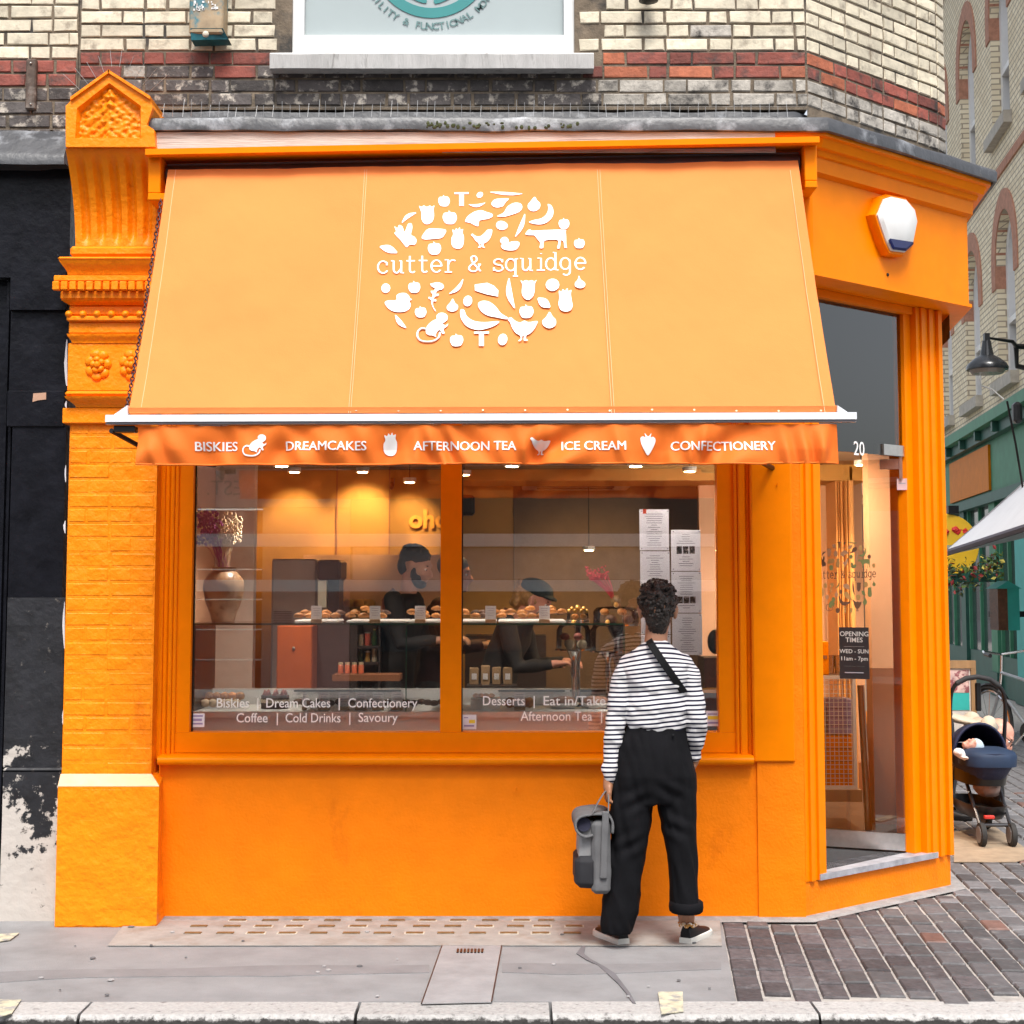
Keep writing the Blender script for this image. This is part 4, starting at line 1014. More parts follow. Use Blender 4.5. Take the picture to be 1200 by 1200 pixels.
corn2 = [(760,506),(772,510),(784,504),(798,508),(814,504),(824,510),(836,504),(828,520),(826,556),(818,582),(798,598),(778,590),(766,566),(768,526)]
carrot = [(350,516),(368,512),(392,518),(400,532),(392,544),(376,548),(366,556),(362,566),(376,566),(372,576),(360,578),(352,590),(364,594),(362,602),(350,602),(350,624),(364,648),(354,640),(342,614),(340,596),(328,588),(330,580),(342,584),(348,570),(340,560),(340,552),(352,552),(358,540),(344,532),(336,520)]
mon = [(400,656),(416,668),(416,688),(404,700),(394,708),(408,716),(420,708),(416,720),(402,730),(398,740),(404,752),(394,756),(382,738),(370,744),(362,760),(364,770),(346,762),(330,760),(316,748),(318,724),(332,704),(352,690),(366,684),(366,668),(380,656)]
tail = [(318,732),(296,728),(278,742),(276,766),(292,786),(324,792),(354,788),(376,772),(382,750)]
T1 = [(450,96),(516,96),(516,104),(494,104),(494,158),(472,158),(472,104),(450,104)]
T2 = [(542,748),(612,748),(612,757),(588,757),(588,816),(565,816),(565,757),(542,757)]
ICON = [T1, T2, sm(cow), sm(hen), sm(hen2), sm(duck), sm(duck2), sm(pig), rab and sm(rab, 3), sm(pine, 3), sm(pine2, 3), sm(corn, 3), sm(corn2, 3), sm(carrot, 3), sm(mon, 3),
    fruit(401,137,27), circ(569,108,16,13,-35), leafs((518,152),(594,146),7,9), leafs((618,97),(768,106),7,4), sm([(624,148),(640,132),(668,128),(704,128),(690,144),(676,162),(650,168),(630,162)]),
    sm([(650,206),(680,190),(700,162),(732,146),(760,150),(768,168),(752,188),(716,200),(680,208)]), sm([(826,122),(838,138),(852,152),(848,174),(824,186),(800,178),(794,158),(808,140)]),
    sm([(888,154),(904,160),(914,184),(908,214),(880,240),(844,246),(800,236),(820,226),(860,218),(884,196),(890,172)]), fruit(428,214,33), fruit(964,244,25), fruit(1036,334,25), circ(672,248,28,21,5,sq=.03), leafs((780,198),(736,300),10,-7),
    leafs((204,238),(270,194),9,-9), sm([(296,306),(310,280),(326,266),(350,264),(408,270),(402,294),(386,308),(350,312),(312,314)]), fruit(356,356,31), leafs((100,346),(180,374),17,-3),
    circ(127,538,21,23), fruit(261,536,28), leafs((426,564),(490,498),9,12), [(545,524),(604,516),(636,530),(656,552),(654,580),(600,570),(546,552)], leafs((706,496),(732,636),14,12), circ(910,527,32,29), sm([(1034,484),(1042,502),(1062,518),(1060,536),(1040,544),(1018,536),(1016,518),(1028,504)]),
    sm([(442,588),(452,608),(466,622),(462,642),(440,650),(418,642),(414,624),(430,606)]), circ(512,600,21,25,15), sm([(560,614),(578,600),(612,604),(644,628),(668,660),(702,682),(690,688),(650,680),(604,668),(572,644)]), leafs((842,590),(898,634),21,0), fruit(291,652,27),
    sm([(480,640),(496,644),(508,672),(540,694),(590,702),(656,698),(650,712),(612,730),(560,740),(510,722),(484,690),(476,660)]), fruit(788,654,33), sm([(896,656),(910,676),(926,694),(922,720),(894,734),(868,722),(862,700),(880,680)]), leafs((172,664),(222,724),11,6), fruit(460,788,31), circ(676,786,22,28,10)]
TAIL = tail
def drape(mb, n, thick):
    if n is not AN and (n - AN).length > 1e-4: return mb
    out = []
    for p in mb.v:
        h = (p - A_L).dot(AN); q = p - AN*h; out.append((q, h))
    # outer skin stays one thickness above the inner one
    hs_ = [h - sag(q) for q, h in out]; lo = min(hs_); 
    mb.v = [q + AN*(sag(q) + .0014 + min(max(h - sag(q) - .0016, -.0004), .0008)) for q, h in out]
    return mb
def draw_logo(mapf, m, parent, w_em, thick, mats=None):
    """mapf(x, y) -> (point, outward normal)"""
    for i, P in enumerate(ICON):
        pts = []; n = mapf(600, 440)[1]
        for x, y in P: pts.append(mapf(x, y)[0])
        drape(subdiv(MB().poly(pts, n*thick), .03), n, thick).build('logo_icon', mats[i % len(mats)] if mats else m, parent)
    n = mapf(600, 440)[1]; tl = MB().tube([mapf(*q)[0] + n*thick*.5 for q in smooth_open(TAIL)], w_em*5.2, 6); flat(tl, mapf, thick); tl.build('logo_icon', mats[0] if mats else m, parent)
def smooth_open(P, k=4):
    Q = [P[0]] + list(P) + [P[-1]]; out = []
    for i in range(1, len(Q) - 2):
        for j in range(k):
            t = j/k; out.append(tuple(.5*((2*b) + (-a+c)*t + (2*a-5*b+4*c-d)*t*t + (-a+3*b-3*c+d)*t**3) for a, b, c, d in zip(Q[i-1], Q[i], Q[i+1], Q[i+2])))
    out.append(Q[-2]); return out
def flat(mb, mapf, thick, k=.22):
    n = mapf(600, 440)[1]; base_ = mapf(600, 440)[0]
    for p in mb.v: pass
    return mb
def arc(cx, cy, rx, ry, a0, a1, n=14): return [(cx + rx*math.cos(R(a0 + (a1-a0)*i/n)), cy - ry*math.sin(R(a0 + (a1-a0)*i/n))) for i in range(n+1)]
# typewriter letters as strokes: x to the right, y down, x-height 58, baseline 0
def L(ch_):
    S = {'c': (52, [arc(26, -29, 24, 28, 45, 325), [(44, -52), (44, -38)]]),
     'u': (64, [[(2, -57), (14, -57), (14, -20)] + arc(28, -18, 14, 17, 180, 300), [(34, -3), (50, -22), (50, -57), (40, -57)], [(50, -22), (50, -1), (62, -1)]]),
     't': (50, [[(18, -78), (18, -14)] + arc(30, -14, 12, 13, 180, 330), [(2, -56), (42, -56)]]),
     'e': (54, [[(4, -30), (50, -30)] + arc(27, -29, 24, 28, 0, 320)]),
     'r': (62, [[(4, -57), (20, -57), (20, -1)], [(4, -1), (38, -1)], [(20, -34)] + arc(42, -34, 20, 22, 165, 55)]),
     's': (52, [arc(26, -43, 20, 14, 20, 200) + [(12, -33), (40, -27)] + arc(26, -15, 21, 14, 40, -160)[3:], [(44, -56), (44, -42)], [(5, -2), (5, -17)]]),
     'q': (64, [arc(26, -29, 23, 28, 20, 340), [(60, -57), (48, -57), (48, 24)], [(36, 24), (60, 24)]]),
     'i': (40, [[(6, -57), (22, -57), (22, -1)], [(2, -1), (40, -1)], [(22, -80), (22, -77)]]),
     'd': (66, [arc(26, -29, 23, 28, 20, 340), [(36, -83), (48, -83), (48, -1), (62, -1)]]),
     'g': (64, [arc(26, -30, 23, 27, 20, 340), [(60, -57), (48, -57), (48, 8)] + arc(30, 8, 18, 16, 0, -140)]),
     '&': (64, [[(60, -2), (20, -48)] + arc(28, -58, 14, 15, 150, -30)[0:] + [(12, -28)] + arc(26, -16, 20, 15, 150, 330) + [(58, -34)], [(48, -34), (62, -34)]])}
    return S[ch_]
def draw_name(mapf, m, parent, r, name='logo_lettering'):
    pos = {0: 88, 1: 150, 2: 222, 3: 280, 4: 338, 5: 400, 7: 512, 9: 630, 10: 688, 11: 756, 12: 834, 13: 876, 14: 944, 15: 1014}
    for i, chh in enumerate('cutter & squidge'):
        if chh == ' ': continue
        w, ST = L(chh); x0 = pos[i]; mb = MB()
        for st in ST:
            P = [(x0 + x, 469 - (x0 - 88)*.018 + y) for x, y in st]; pts = [mapf(*q)[0] for q in P]; n = mapf(*P[0])[1]
            tb = MB().tube(pts, r, 8)
            b0_ = pts[0]
            for k_, p in enumerate(tb.v):
                h = (p - mapf_plane(mapf, p)).dot(n); p -= n*(h*.88)
            mb.add(tb.v, tb.f)
        mb.build(name, m, parent)
def mapf_plane(mapf, p):
    o, n = mapf(600, 440); return p - n*((p - o).dot(n) - 0)
def awn_map(x, y):
    return on_awn(420 + x/4, 200 + y/4, .0016), AN
draw_logo(awn_map, LETTER, aw, px1m/4, .0006)
draw_name(awn_map, LETTER, aw, px1m*1.15*.98)
# small white pictures on the valance
def val_icon(P, ox, oy, s):
    pts = [W(ox + x*s, oy + y*s, yb_ - .0) for x, y in P]; mb = MB().poly([Vector((p.x, 0, p.z)) for p in pts], (0, -.001, 0)); on_val(subdiv(mb, .012)).build('valance_icon', LETTER, aw)
val_icon(sm(mon, 3), 303 - 366*.185, 521 - 722*.185 + 1, .185)
tb = MB().tube([Vector((X(303 - 366*.185 + x*.185, yb_, 521), 0, Z(522 - 722*.185 + y*.185, yb_))) for x, y in smooth_open(TAIL)], .0035, 6)
tb.v = [Vector((p.x, vwave(p.x, p.z) - .004 + p.y*.3, p.z)) for p in tb.v]; tb.build('valance_icon', LETTER, aw)
val_icon(sm(pine, 3), 457 - 464*.27, 521 - 308*.27, .27)
val_icon(sm(hen2, 3), 633 - 770*.165, 522 - 738*.165, .19) if False else val_icon(sm(hen2, 3), 633 - 770*.17, 522 - 738*.17 + 1, .17)
val_icon(sm([(-9,-7),(-6,-9),(-3,-8),(-4,-13),(0,-9),(4,-13),(3,-8),(6,-9),(9,-6),(8,0),(4,8),(0,13),(-4,8),(-8,0)], 3), 759, 521, 1.0)
# ================================================================ FAR BUILDING ALONG THE ALLEY
FX0 = 4.4
def far_pt(Yd, z, n=0.0):
    """point on the far side's frontage at distance Yd from the eye; n = metres out towards the alley"""
    p = Vector((FX0 + .126*Yd, CY + Yd, z)); return p + FN*n
FN = -nrm(SD)
def fpx(px, n=0.0): return (1817*FX0)/(px - 830.0)
def fz(px, py, n=0.0): return CZ - (py - 690)*fpx(px)/1817
FBR = mat('london_stock_brick', (.40, .33, .22), rough=.85, var=.16, vs=3)
_N = FBR.node_tree.nodes; _L = FBR.node_tree.links; _b = _N.new('ShaderNodeTexBrick'); _b.inputs['Scale'].default_value = 1; _b.inputs['Brick Width'].default_value = .24; _b.inputs['Row Height'].default_value = .085; _b.inputs['Mortar Size'].default_value = .011
_b.inputs['Color1'].default_value = (.80, .71, .52, 1); _b.inputs['Color2'].default_value = (.67, .57, .39, 1); _b.inputs['Mortar'].default_value = (.36, .30, .22, 1)
_g = _N.new('ShaderNodeNewGeometry'); _s = _N.new('ShaderNodeSeparateXYZ'); _a = _N.new('ShaderNodeMath'); _c = _N.new('ShaderNodeCombineXYZ')
_L.new(_g.outputs['Position'], _s.inputs[0]); _L.new(_s.outputs[0], _a.inputs[0]); _L.new(_s.outputs[1], _a.inputs[1]); _L.new(_a.outputs[0], _c.inputs[0]); _L.new(_s.outputs[2], _c.inputs[1]); _L.new(_c.outputs[0], _b.inputs['Vector']); _L.new(_b.outputs[0], _N['Principled BSDF'].inputs['Base Color'])
REDA = mat('red_gauged_brick', (.40, .19, .12), rough=.8, var=.25, vs=12)
STN = mat('grey_stone_trim', (.40, .37, .32), rough=.85, var=.2, vs=8)
GREEN = mat('green_shop_paint', (.05, .19, .11), spec=.2, rough=.5, var=.15, vs=5)
TEALP = mat('turquoise_paint', (.012, .30, .27), rough=.5, var=.12, vs=6)
DKGR = mat('dark_green_paint', (.012, .075, .055), rough=.5, var=.2, vs=6)
DGL = mat('dark_window_glass', (.04, .045, .05), rough=.08, var=.2, spec=.8)
fb = thing('brick_terrace', 'pale brick building with red arched windows along the alley above the green shopfront', 'building', far_pt(26, 0))
HW = {1: (4.62, 6.45, 7.15), 2: (8.36, 10.3, 11.05)}
cent = [14.0, 16.8, 19.6, 22.4, 25.25, 28.1, 31.0, 33.9]
half = .68
def fbox(mb, Y0, Y1, z0, z1, n0, n1):
    c = (far_pt(Y0, 0) + far_pt(Y1, 0))/2 + FN*((n0+n1)/2) + Vector((0, 0, (z0+z1)/2)); return mb.obox(c, SD*((Y1-Y0)*1.008/2), FN*((n1-n0)/2), Vector((0, 0, (z1-z0)/2)))
wl_ = MB(); Ya, Yb = 12.4, 60
ys = [Ya] + [v for c in cent for v in (c - half, c + half)] + [Yb]
for i in range(0, len(ys), 2): fbox(wl_, ys[i], ys[i+1], 4.0, 12.3, -.4, 0)
for c in cent:
    fbox(wl_, c - half, c + half, 4.0, 4.62, -.4, 0); 
    for z0, z1, zt3 in ((6.45, 8.36, 7.15), (10.3, 12.3, 11.05)):
        # arched opening top: wall above a half round
        arcp = [far_pt(c + half*math.cos(a), z0 + (zt3 - z0)*math.sin(a), 0) for a in [math.pi*k/12 for k in range(13)]]
        P = [far_pt(c - half, z1), far_pt(c + half, z1)] + arcp
        wl_.poly(P, -FN*.4)
wl_.build('brick_wall', FBR, fb)
fbox(MB(), Ya, Yb, 0, 4.0, -.45, -.05).build('ground_floor_wall', DKGR, fb)
for c in cent:
    for k, (z0, z1, zt3) in HW.items():
        m_ = MB(); ra, rb = half, half + .30
        rings = []
        for q in range(19):
            a = math.pi*q/18 
            pr = []
            for r_, n_ in ((ra, .02), (rb, .02), (rb, -.02), (ra, -.22)):
                pr.append(far_pt(c + r_*math.cos(a), z1 + ((zt3 - z1) + (r_ - ra))*math.sin(a), n_))
            rings.append(pr)
        m_.loft(rings).build('brick_arch', REDA, fb)
        fbox(MB(), c - half - .3, c - half + .001, z1 - .35, z1 - .001, -.2, .02).build('arch_springer', REDA, fb); fbox(MB(), c + half - .001, c + half + .3, z1 - .35, z1 - .001, -.2, .02).build('arch_springer', REDA, fb)
        wd = bpy.data.objects.new('window', None); COL.objects.link(wd); wd.parent = fb; wd.location = far_pt(c, z0) - root_loc(fb)
        m_ = MB()
        for a, b in ((c - half, c - half + .14), (c + half - .14, c + half)): fbox(m_, a, b, z0 + .05, z1 + .3, -.26, -.14)
        fbox(m_, c - half + .14, c + half - .14, z0 + .05, z0 + .16, -.26, -.15); fbox(m_, c - half + .14, c + half - .14, (z0+z1)/2 - .0, (z0+z1)/2 + .09, -.25, -.13)
        m_.build('frame', WHITE, wd)
        rings = []
        for q in range(15):
            a = math.pi*q/14; rings.append([far_pt(c + r_*math.cos(a), z1 + (zt3 - z1)*(r_/half)*math.sin(a), n_) for r_, n_ in ((half - .14, -.14), (half - .001, -.14), (half - .001, -.25), (half - .14, -.25))])
        MB().loft(rings).build('frame', WHITE, wd)
        fbox(MB(), c - half + .01, c + half - .01, z0 + .06, zt3 - .05, -.275, -.262).build('pane', DGL, wd)
        bl_ = MB(); fbox(bl_, c - half + .14, c + half - .14, (z0+z1)/2 + .1, z1 + .35, -.259, -.25); bl_.build('blind', mat('pale_blind', (.55, .55, .56), rough=.7), wd)
        m_ = MB(); fbox(m_, c - half - .12, c + half + .12, z0 - .13, z0 + .048, -.25, .12); m_.build('sill', STN, wd)
fbox(MB(), Ya, Yb, 7.7, 7.84, .001, .03).build('red_band', REDA, fb)
fbox(MB(), Ya, Yb, 12.3, 12.42, -.3, .10).build('eaves', REDA, fb)
fbox(MB(), Ya, Yb, 12.62, 12.8, -.3, .26).build('eaves', mat('dark_gutter', (.05, .05, .055)), fb)
m_ = MB()
for i in range(120): fbox(m_, Ya + i*.4, Ya + i*.4 + .18, 12.425, 12.615, -.2, .14)
m_.build('dentils', REDA, fb, kind='stuff')
fbox(MB(), Ya, Yb, 12.425, 12.615, -.3, .05).build('eaves_band', CREAM, fb)
fbox(MB(), Ya, Yb, 4.18, 4.3, -.05, .12).build('string_course', STN, fb)
# green shopfront
gs = thing('green_shopfront', 'green and turquoise painted shopfront with orange fascia sign along the alley', 'shopfront', far_pt(24, 0))
fbox(MB(), 12.5, 36, 4.02, 4.178, -.04, .30).build('cornice', GREEN, gs)
fbox(MB(), 12.5, 36, 3.86, 4.019, -.04, .18).build('cornice', DKGR, gs)
fbox(MB(), 12.5, 36, 3.05, 3.859, -.04, .06).build('fascia', GREEN, gs)
for i in range(14): fbox(MB(), 15 + i*1.45, 15.12 + i*1.45, 3.87, 4.015, .181, .27).build('bracket', DKGR, gs)
fbox(MB(), 23.6, 27.4, 3.10, 3.80, .061, .10).build('sign_panel', mat('orange_brown_sign', (.55, .16, .002), spec=.1, rough=.5, var=.1), gs)
fbox(MB(), 12.5, 36, 2.9, 3.049, -.04, .14).build('fascia_moulding', DKGR, gs)
for c, w, m_0 in ((16.2, .9, TEALP), (19.4, .5, GREEN), (21.05, .85, TEALP), (23.6, .25, GREEN), (26.4, .22, DKGR), (29.2, .4, GREEN), (13.4, .8, TEALP)):
    fbox(MB(), c - w, c + w, 0, 2.899, -.04, .07).build('pilaster', m_0, gs)
    fbox(MB(), c - w - .05, c + w + .05, 0, .35, -.04, .10).build('pilaster_foot', DKGR, gs)
for a, b in ((17.15, 18.85), (21.95, 23.3), (23.9, 26.1), (26.65, 28.75)):
    fbox(MB(), a, b, .0, .6, -.04, .02).build('stall_board', DKGR, gs)
    fbox(MB(), a, b, .6, 2.899, -.03, -.02).build('shop_pane', DGL, gs)
    for q in (a + .04, (a+b)/2, b - .04): fbox(MB(), q - .03, q + .03, .601, 2.898, -.019, .03).build('glazing_bar', GREEN, gs)
# pipes on the wall
# turquoise lantern box
lt = thing('turquoise_lantern', 'turquoise wooden lantern box on the green wall right of the doorway', 'lantern', W(1176, 735, 8.4))
c = W(1176, 712, 8.4)
s_ = (8.4 + 7.7)/1817
MB().box(c.x + .0, c.x + .12, c.y - .14, c.y + .14, c.z - 26*s_, c.z + 22*s_).build('side', TEALP, lt)
MB().box(c.x - .10, c.x - .001, c.y - .14, c.y + .14, c.z - 26*s_, c.z + 22*s_).build('front', mat('lantern_glass_brown', (.10, .04, .02), rough=.2, var=.4, vs=15), lt)
MB().poly([c + Vector((-.13, -.17, 22*s_)), c + Vector((.14, -.17, 22*s_)), c + Vector((.0, -.17, 31*s_))], (0, .34, 0)).build('gable', TEALP, lt)
MB().box(c.x - .1, c.x + 1.3, c.y + .15, c.y + .2, c.z - .1, c.z - .04).build('bracket', BLACKM, lt)

# hanging street lamp
sl = thing('street_lamp', 'black bell shaped street lamp hanging on a bracket over the alley', 'lamp', W(1157, 433, 8.3))
c = W(1157, 433, 8.3); k = 16/1817
MB().lathe(c, [(24*k, -.5*k), (24.5*k, 2.5*k), (22*k, 7*k), (15*k, 13*k), (8*k, 17*k), (6*k, 27*k), (5*k, 34*k)], 28).build('shade', mat('black_enamel', (.015, .017, .02), rough=.25, var=.2), sl, smooth=40)
MB().lathe(c, [(18*k, -5*k), (21*k, -.6*k)], 24).build('lamp_glass', mat('lamp_glass_dull', (.25, .22, .18), rough=.15), sl)
MB().box(c.x - 3*k, c.x + 3*k, c.y - .03, c.y + .03, c.z + 34*k, c.z + 43*k).build('collar', BLACKM, sl)
wx = far_pt(16.6, 0).x
MB().tube([c + Vector((0, 0, 38*k)), c + Vector((38*k, .2, 37*k)), c + Vector((46*k, .3, 33*k)), Vector((wx, 9.0, c.z + 36*k))], [.012, .02, .03, .03], 8).build('arm', BLACKM, sl)
MB().tube([c + Vector((46*k, .3, 33*k)), c + Vector((48*k, .35, 10*k)), Vector((wx - .1, 9.0, c.z - .1))], .028, 8).build('brace', BLACKM, sl)
cb = thing('cable', 'thin dark cable hanging down the wall beside the street lamp', 'cable', W(1185, 500, 8))
MB().tube([W(1180, 470, 8), W(1190, 520, 8), W(1196, 556, 8), W(1203, 600, 8)], .012, 5).build('wire', BLACKM, cb)
MB().tube([W(1147, 440, 8.6), W(1150, 452, 8.6), W(1162, 456, 8.6), W(1176, 468, 8.6)], .009, 5).build('wire', mat('white_wire', (.6, .6, .58)), cb)
MB().bbox(*(lambda p: (p.x - .03, p.x + .06, p.y - .06, p.y + .06, p.z - .10, p.z + .12))(W(1190, 485, 8)), .03).build('junction_box', BLACKM, cb)

# yellow round sign
ys_ = thing('yellow_round_sign', 'round yellow hanging sign with red flowers over the alley', 'sign', W(1112, 640, 12))
c = W(1108, 640, 12); s_ = 19.7/1817
MB().lathe(c, [(37*s_, -.06), (38*s_, -.03), (38*s_, .03), (37*s_, .06)], 36, ax=(-.1, -1, 0)).build('disc', mat('yellow_sign', (.80, .48, .02), rough=.4, var=.06), ys_, smooth=40)
for dx, dy in ((-2, -17), (10, -19), (13, -17), (22, -17), (-12, -15)):
    MB().ell(c + Vector((dx*s_, -.075, -dy*s_)), 4.5*s_, .02, 3.6*s_, 9, 6).jitter(.01).build('red_flower', mat('sign_red', (.65, .03, .02)), ys_)
MB().box(c.x - 34*s_, c.x + 30*s_, c.y - .085, c.y - .07, c.z - 3*s_, c.z + 1*s_).build('pale_line', mat('sign_grey', (.35, .38, .3)), ys_)
MB().box(c.x + 2*s_, c.x + 14*s_, c.y - .1, c.y + .1, c.z + 38*s_, c.z + 47*s_).build('cap', BLACKM, ys_)
# pale canopy on the right
cp = thing('pale_canopy', 'pale grey canvas stall canopy sloping in from the right edge', 'canopy', (5.6, 7, 0))
CAN = mat('pale_grey_canvas', (.60, .60, .62), rough=.8, var=.05, vs=3)
A1 = W(1103, 650, 9.2); A2 = W(1290, 590, 4.6); T1_ = W(1255, 516, 7.5); A3 = W(1330, 600, 10.5)
MB().loft([[A1, A2, A2 + Vector((0, 0, -.02)), A1 + Vector((0, 0, -.02))], [T1_, T1_ + Vector((.05, -.05, 0)), T1_ + Vector((.05, -.05, -.02)), T1_ + Vector((0, 0, -.02))]]).build('canvas', CAN, cp)
MB().loft([[A1, A3, A3 - Vector((0, 0, .02)), A1 - Vector((0, 0, .02))], [T1_, T1_ + Vector((.05, .05, 0)), T1_ + Vector((.05, .05, -.02)), T1_ - Vector((0, 0, .02))]]).build('canvas', CAN, cp)
MB().tube([A1, A2], .035, 6).build('edge_bar', mat('dark_brown_rail', (.06, .045, .06)), cp)
MB().tube([Vector((T1_.x, T1_.y, 0)), T1_], .04, 8).build('pole', BLACKM, cp)
# hanging flowers
hb = thing('flower_trough', 'hanging trough of yellow green and red flowers under the canopy', 'flowers', W(1140, 670, 11))
FLG = mat('leaf_green', (.10, .16, .03), rough=.7, var=.4, vs=20); FLR = mat('flower_red', (.30, .03, .03), rough=.7, var=.3); FLY = mat('flower_yellow', (.55, .45, .08), rough=.7, var=.3); FLD = mat('leaf_dark', (.03, .05, .02), var=.4)
bunch = [MB(), MB(), MB(), MB()]
for i in range(420):
    px = rnd.uniform(1108, 1175); py = 668 + rnd.gauss(0, 8) + (px - 1140)*-.12 + (8 if 1118 < px < 1150 else 0); p = W(px, py, 11 + rnd.uniform(-.25, .25)); q = Matrix.Rotation(rnd.uniform(0, 6), 3, Vector((rnd.random(), rnd.random(), rnd.random())).normalized()); s0 = rnd.uniform(.02, .05)
    bunch[rnd.choice([0, 0, 0, 1, 2, 3, 3])].add([p + q @ Vector(v)*s0 for v in ((-1, 0, 0), (0, -.6, .2), (1, 0, 0), (0, .6, .2))], [(0, 1, 2, 3)])
for b_, m0, nme in zip(bunch, (FLG, FLR, FLY, FLD), ('leaves', 'red_blooms', 'yellow_blooms', 'dark_leaves')): b_.build(nme, m0, hb, kind='stuff')
MB().box(W(1112, 672, 11).x, W(1168, 672, 11).x, 10.9, 11.1, W(1140, 682, 11).z, W(1140, 672, 11).z).build('trough', DKGR, hb)
# A-board
ab = thing('pavement_board', 'wooden framed pavement board with pink and turquoise poster behind the pushchair', 'sign board', ground(1118, 900))
y_ = 7.2; WOOD = mat('plain_wood', (.35, .20, .09), rough=.6, var=.2, vs=20, stretch=(1, 1, .2))
def abx(a, b, t, u, y0, y1): return MB().box(X(a, y_, 800), X(b, y_, 800), y_ + y0, y_ + y1, Z(u, y_), Z(t, y_))
abx(1085, 1143, 774, 783, -.03, .03).build('top_rail', WOOD, ab); abx(1137, 1143, 783.2, 890, -.03, .03).build('side_rail', WOOD, ab); abx(1085, 1136.8, 783.2, 890, -.01, .02).build('back', mat('board_cream', (.6, .55, .5)), ab)
abx(1087, 1135, 812, 832, -.016, -.0105).build('poster', mat('poster_turquoise', (.03, .42, .38), rough=.5, var=.1), ab)
abx(1087, 1135, 785, 811.5, -.016, -.0105).build('poster', mat('poster_pink', (.60, .42, .38), rough=.5, var=.3, vs=9, col2=(.25, .08, .09), c2scale=7, c2lo=.5, c2hi=.55), ab)
# crates/dark goods behind pushchair
# ---- bicycle
bk = thing('bicycle', 'grey town bicycle leaning by the green shopfront at the right edge', 'bicycle', (0, 0, 0))
CHR = mat('chrome', (.7, .7, .72), rough=.2, metal=1, var=.05); TYRE = mat('tyre_rubber', (.02, .02, .02), rough=.8, var=.2)
def bike(o, c, ang, par):
    u = Vector((math.cos(ang), math.sin(ang), 0)); w = Vector((-u.y, u.x, 0)); P = lambda a, z, s=0: c + u*a + Vector((0, 0, z)) + w*s
    for a, nm in ((-.52, 'wheel'), (.53, 'wheel')):
        wh = bpy.data.objects.new('wheel', None); COL.objects.link(wh); wh.parent = par; wh.location = P(a, .34) - root_loc(par)
        rim = [P(a + .33*math.cos(t), .34 + .33*math.sin(t)) for t in [2*math.pi*i/28 for i in range(29)]]
        MB().tube(rim, .019, 6).build('tyre', TYRE, wh); rim = [P(a + .30*math.cos(t), .34 + .30*math.sin(t)) for t in [2*math.pi*i/28 for i in range(29)]]; MB().tube(rim, .013, 6).build('rim', CHR, wh)
        sp_ = MB()
        for i in range(16): t = math.pi*i/8; sp_.tube([P(a, .34, .02), P(a + .3*math.cos(t), .34 + .3*math.sin(t))], .002, 3)
        sp_.build('spokes', CHR, wh, kind='stuff'); MB().tube([P(a, .34, -.05), P(a, .34, .05)], .02, 8).build('hub', CHR, wh)
        mg = [P(a + .36*math.cos(t), .34 + .36*math.sin(t)) for t in [math.pi*(.05 + .8*i/12) for i in range(13)]]; MB().tube(mg, .016, 5).build('mudguard', BLACKM, par)
    fr_ = MB(); BB = P(-.08, .30); ST = P(-.20, .74); HD = P(.34, .82); HB = P(.37, .66)
    for a, b in ((BB, ST), (BB, HB), (ST, HD), (BB, P(-.52, .34)), (ST, P(-.52, .34)), (HB, P(.53, .34))): fr_.tube([a, b], .016, 8)
    fr_.build('frame', mat('grey_frame', (.30, .33, .36), rough=.3, metal=.4), par)
    MB().tube([ST, P(-.23, .88)], .012, 8).build('seat_post', CHR, par); MB().ell(P(-.25, .92), .13, .08, .035, 10, 6, Matrix.Rotation(ang, 3, 'Z')).build('saddle', BLACKM, par, smooth=True)
    MB().tube([HB, HD, P(.33, .98)], .014, 8).build('stem', CHR, par); MB().tube([P(.18, 1.0, -.28), P(.30, 1.02, -.22), P(.34, .99, 0), P(.30, 1.02, .22), P(.18, 1.0, .28)], .012, 8).build('handlebar', CHR, par)
    for s in (-1, 1): MB().tube([P(.20, 1.0, .27*s), P(.08, .99, .30*s)], .019, 8).build('grip', BLACKM, par)
    MB().tube([P(-.08, .30, .06), P(.06, .18, .07)], .01, 6).build('crank', CHR, par); MB().lathe(P(-.08, .30, .05), [(.09, 0), (.09, .006)], 18, ax=w).build('chainring', BLACKM, par)
bc = ground(1203, 897)
bk.location = bc; bike(bk, bc, R(108), bk)

# ================================================================ STREET OPPOSITE (seen mirrored in the panes)
YO = -17.0
op = thing('opposite_terrace', 'white rendered building across the street seen mirrored in the shop window', 'building', (0, YO, 0))
WR = mat('white_render', (.62, .60, .57), rough=.8, var=.08, vs=2)
def fw(mb, x0, x1, z0, z1, y0=-.3, y1=0): return mb.box(x0, x1, YO + y0, YO + y1, z0, z1)
m_ = MB(); xs = [-16 + 3.2*i for i in range(11)]
fw(m_, -16, 16, 3.6, 4.6); fw(m_, -16, 16, 6.6, 8.0); 
for x in xs: fw(m_, x - .9, x + .9, 4.6, 6.6)
m_.build('front_wall', WR, op)
for x in xs[:-1]:
    wd = bpy.data.objects.new('window', None); COL.objects.link(wd); wd.parent = op; wd.location = Vector((x + 1.6, YO, 4.6)) - root_loc(op)
    fw(MB(), x + .9, x + 2.3, 4.6, 6.6, -.2, -.15).build('pane', DGL, wd); q = MB()
    for a, b in ((x + .9, x + .98), (x + 2.22, x + 2.3), (x + 1.56, x + 1.64)): fw(q, a, b, 4.6, 6.6, -.149, -.08)
    fw(q, x + .98, x + 2.22, 5.55, 5.62, -.14, -.085); q.build('frame', WHITE, wd); fw(MB(), x + .8, x + 2.4, 4.5, 4.599, .001, .15).build('sill', STN, wd)
fw(MB(), -16, -7.1, 0, 3.599).build('ground_floor', mat('grey_render', (.3, .29, .28)), op)
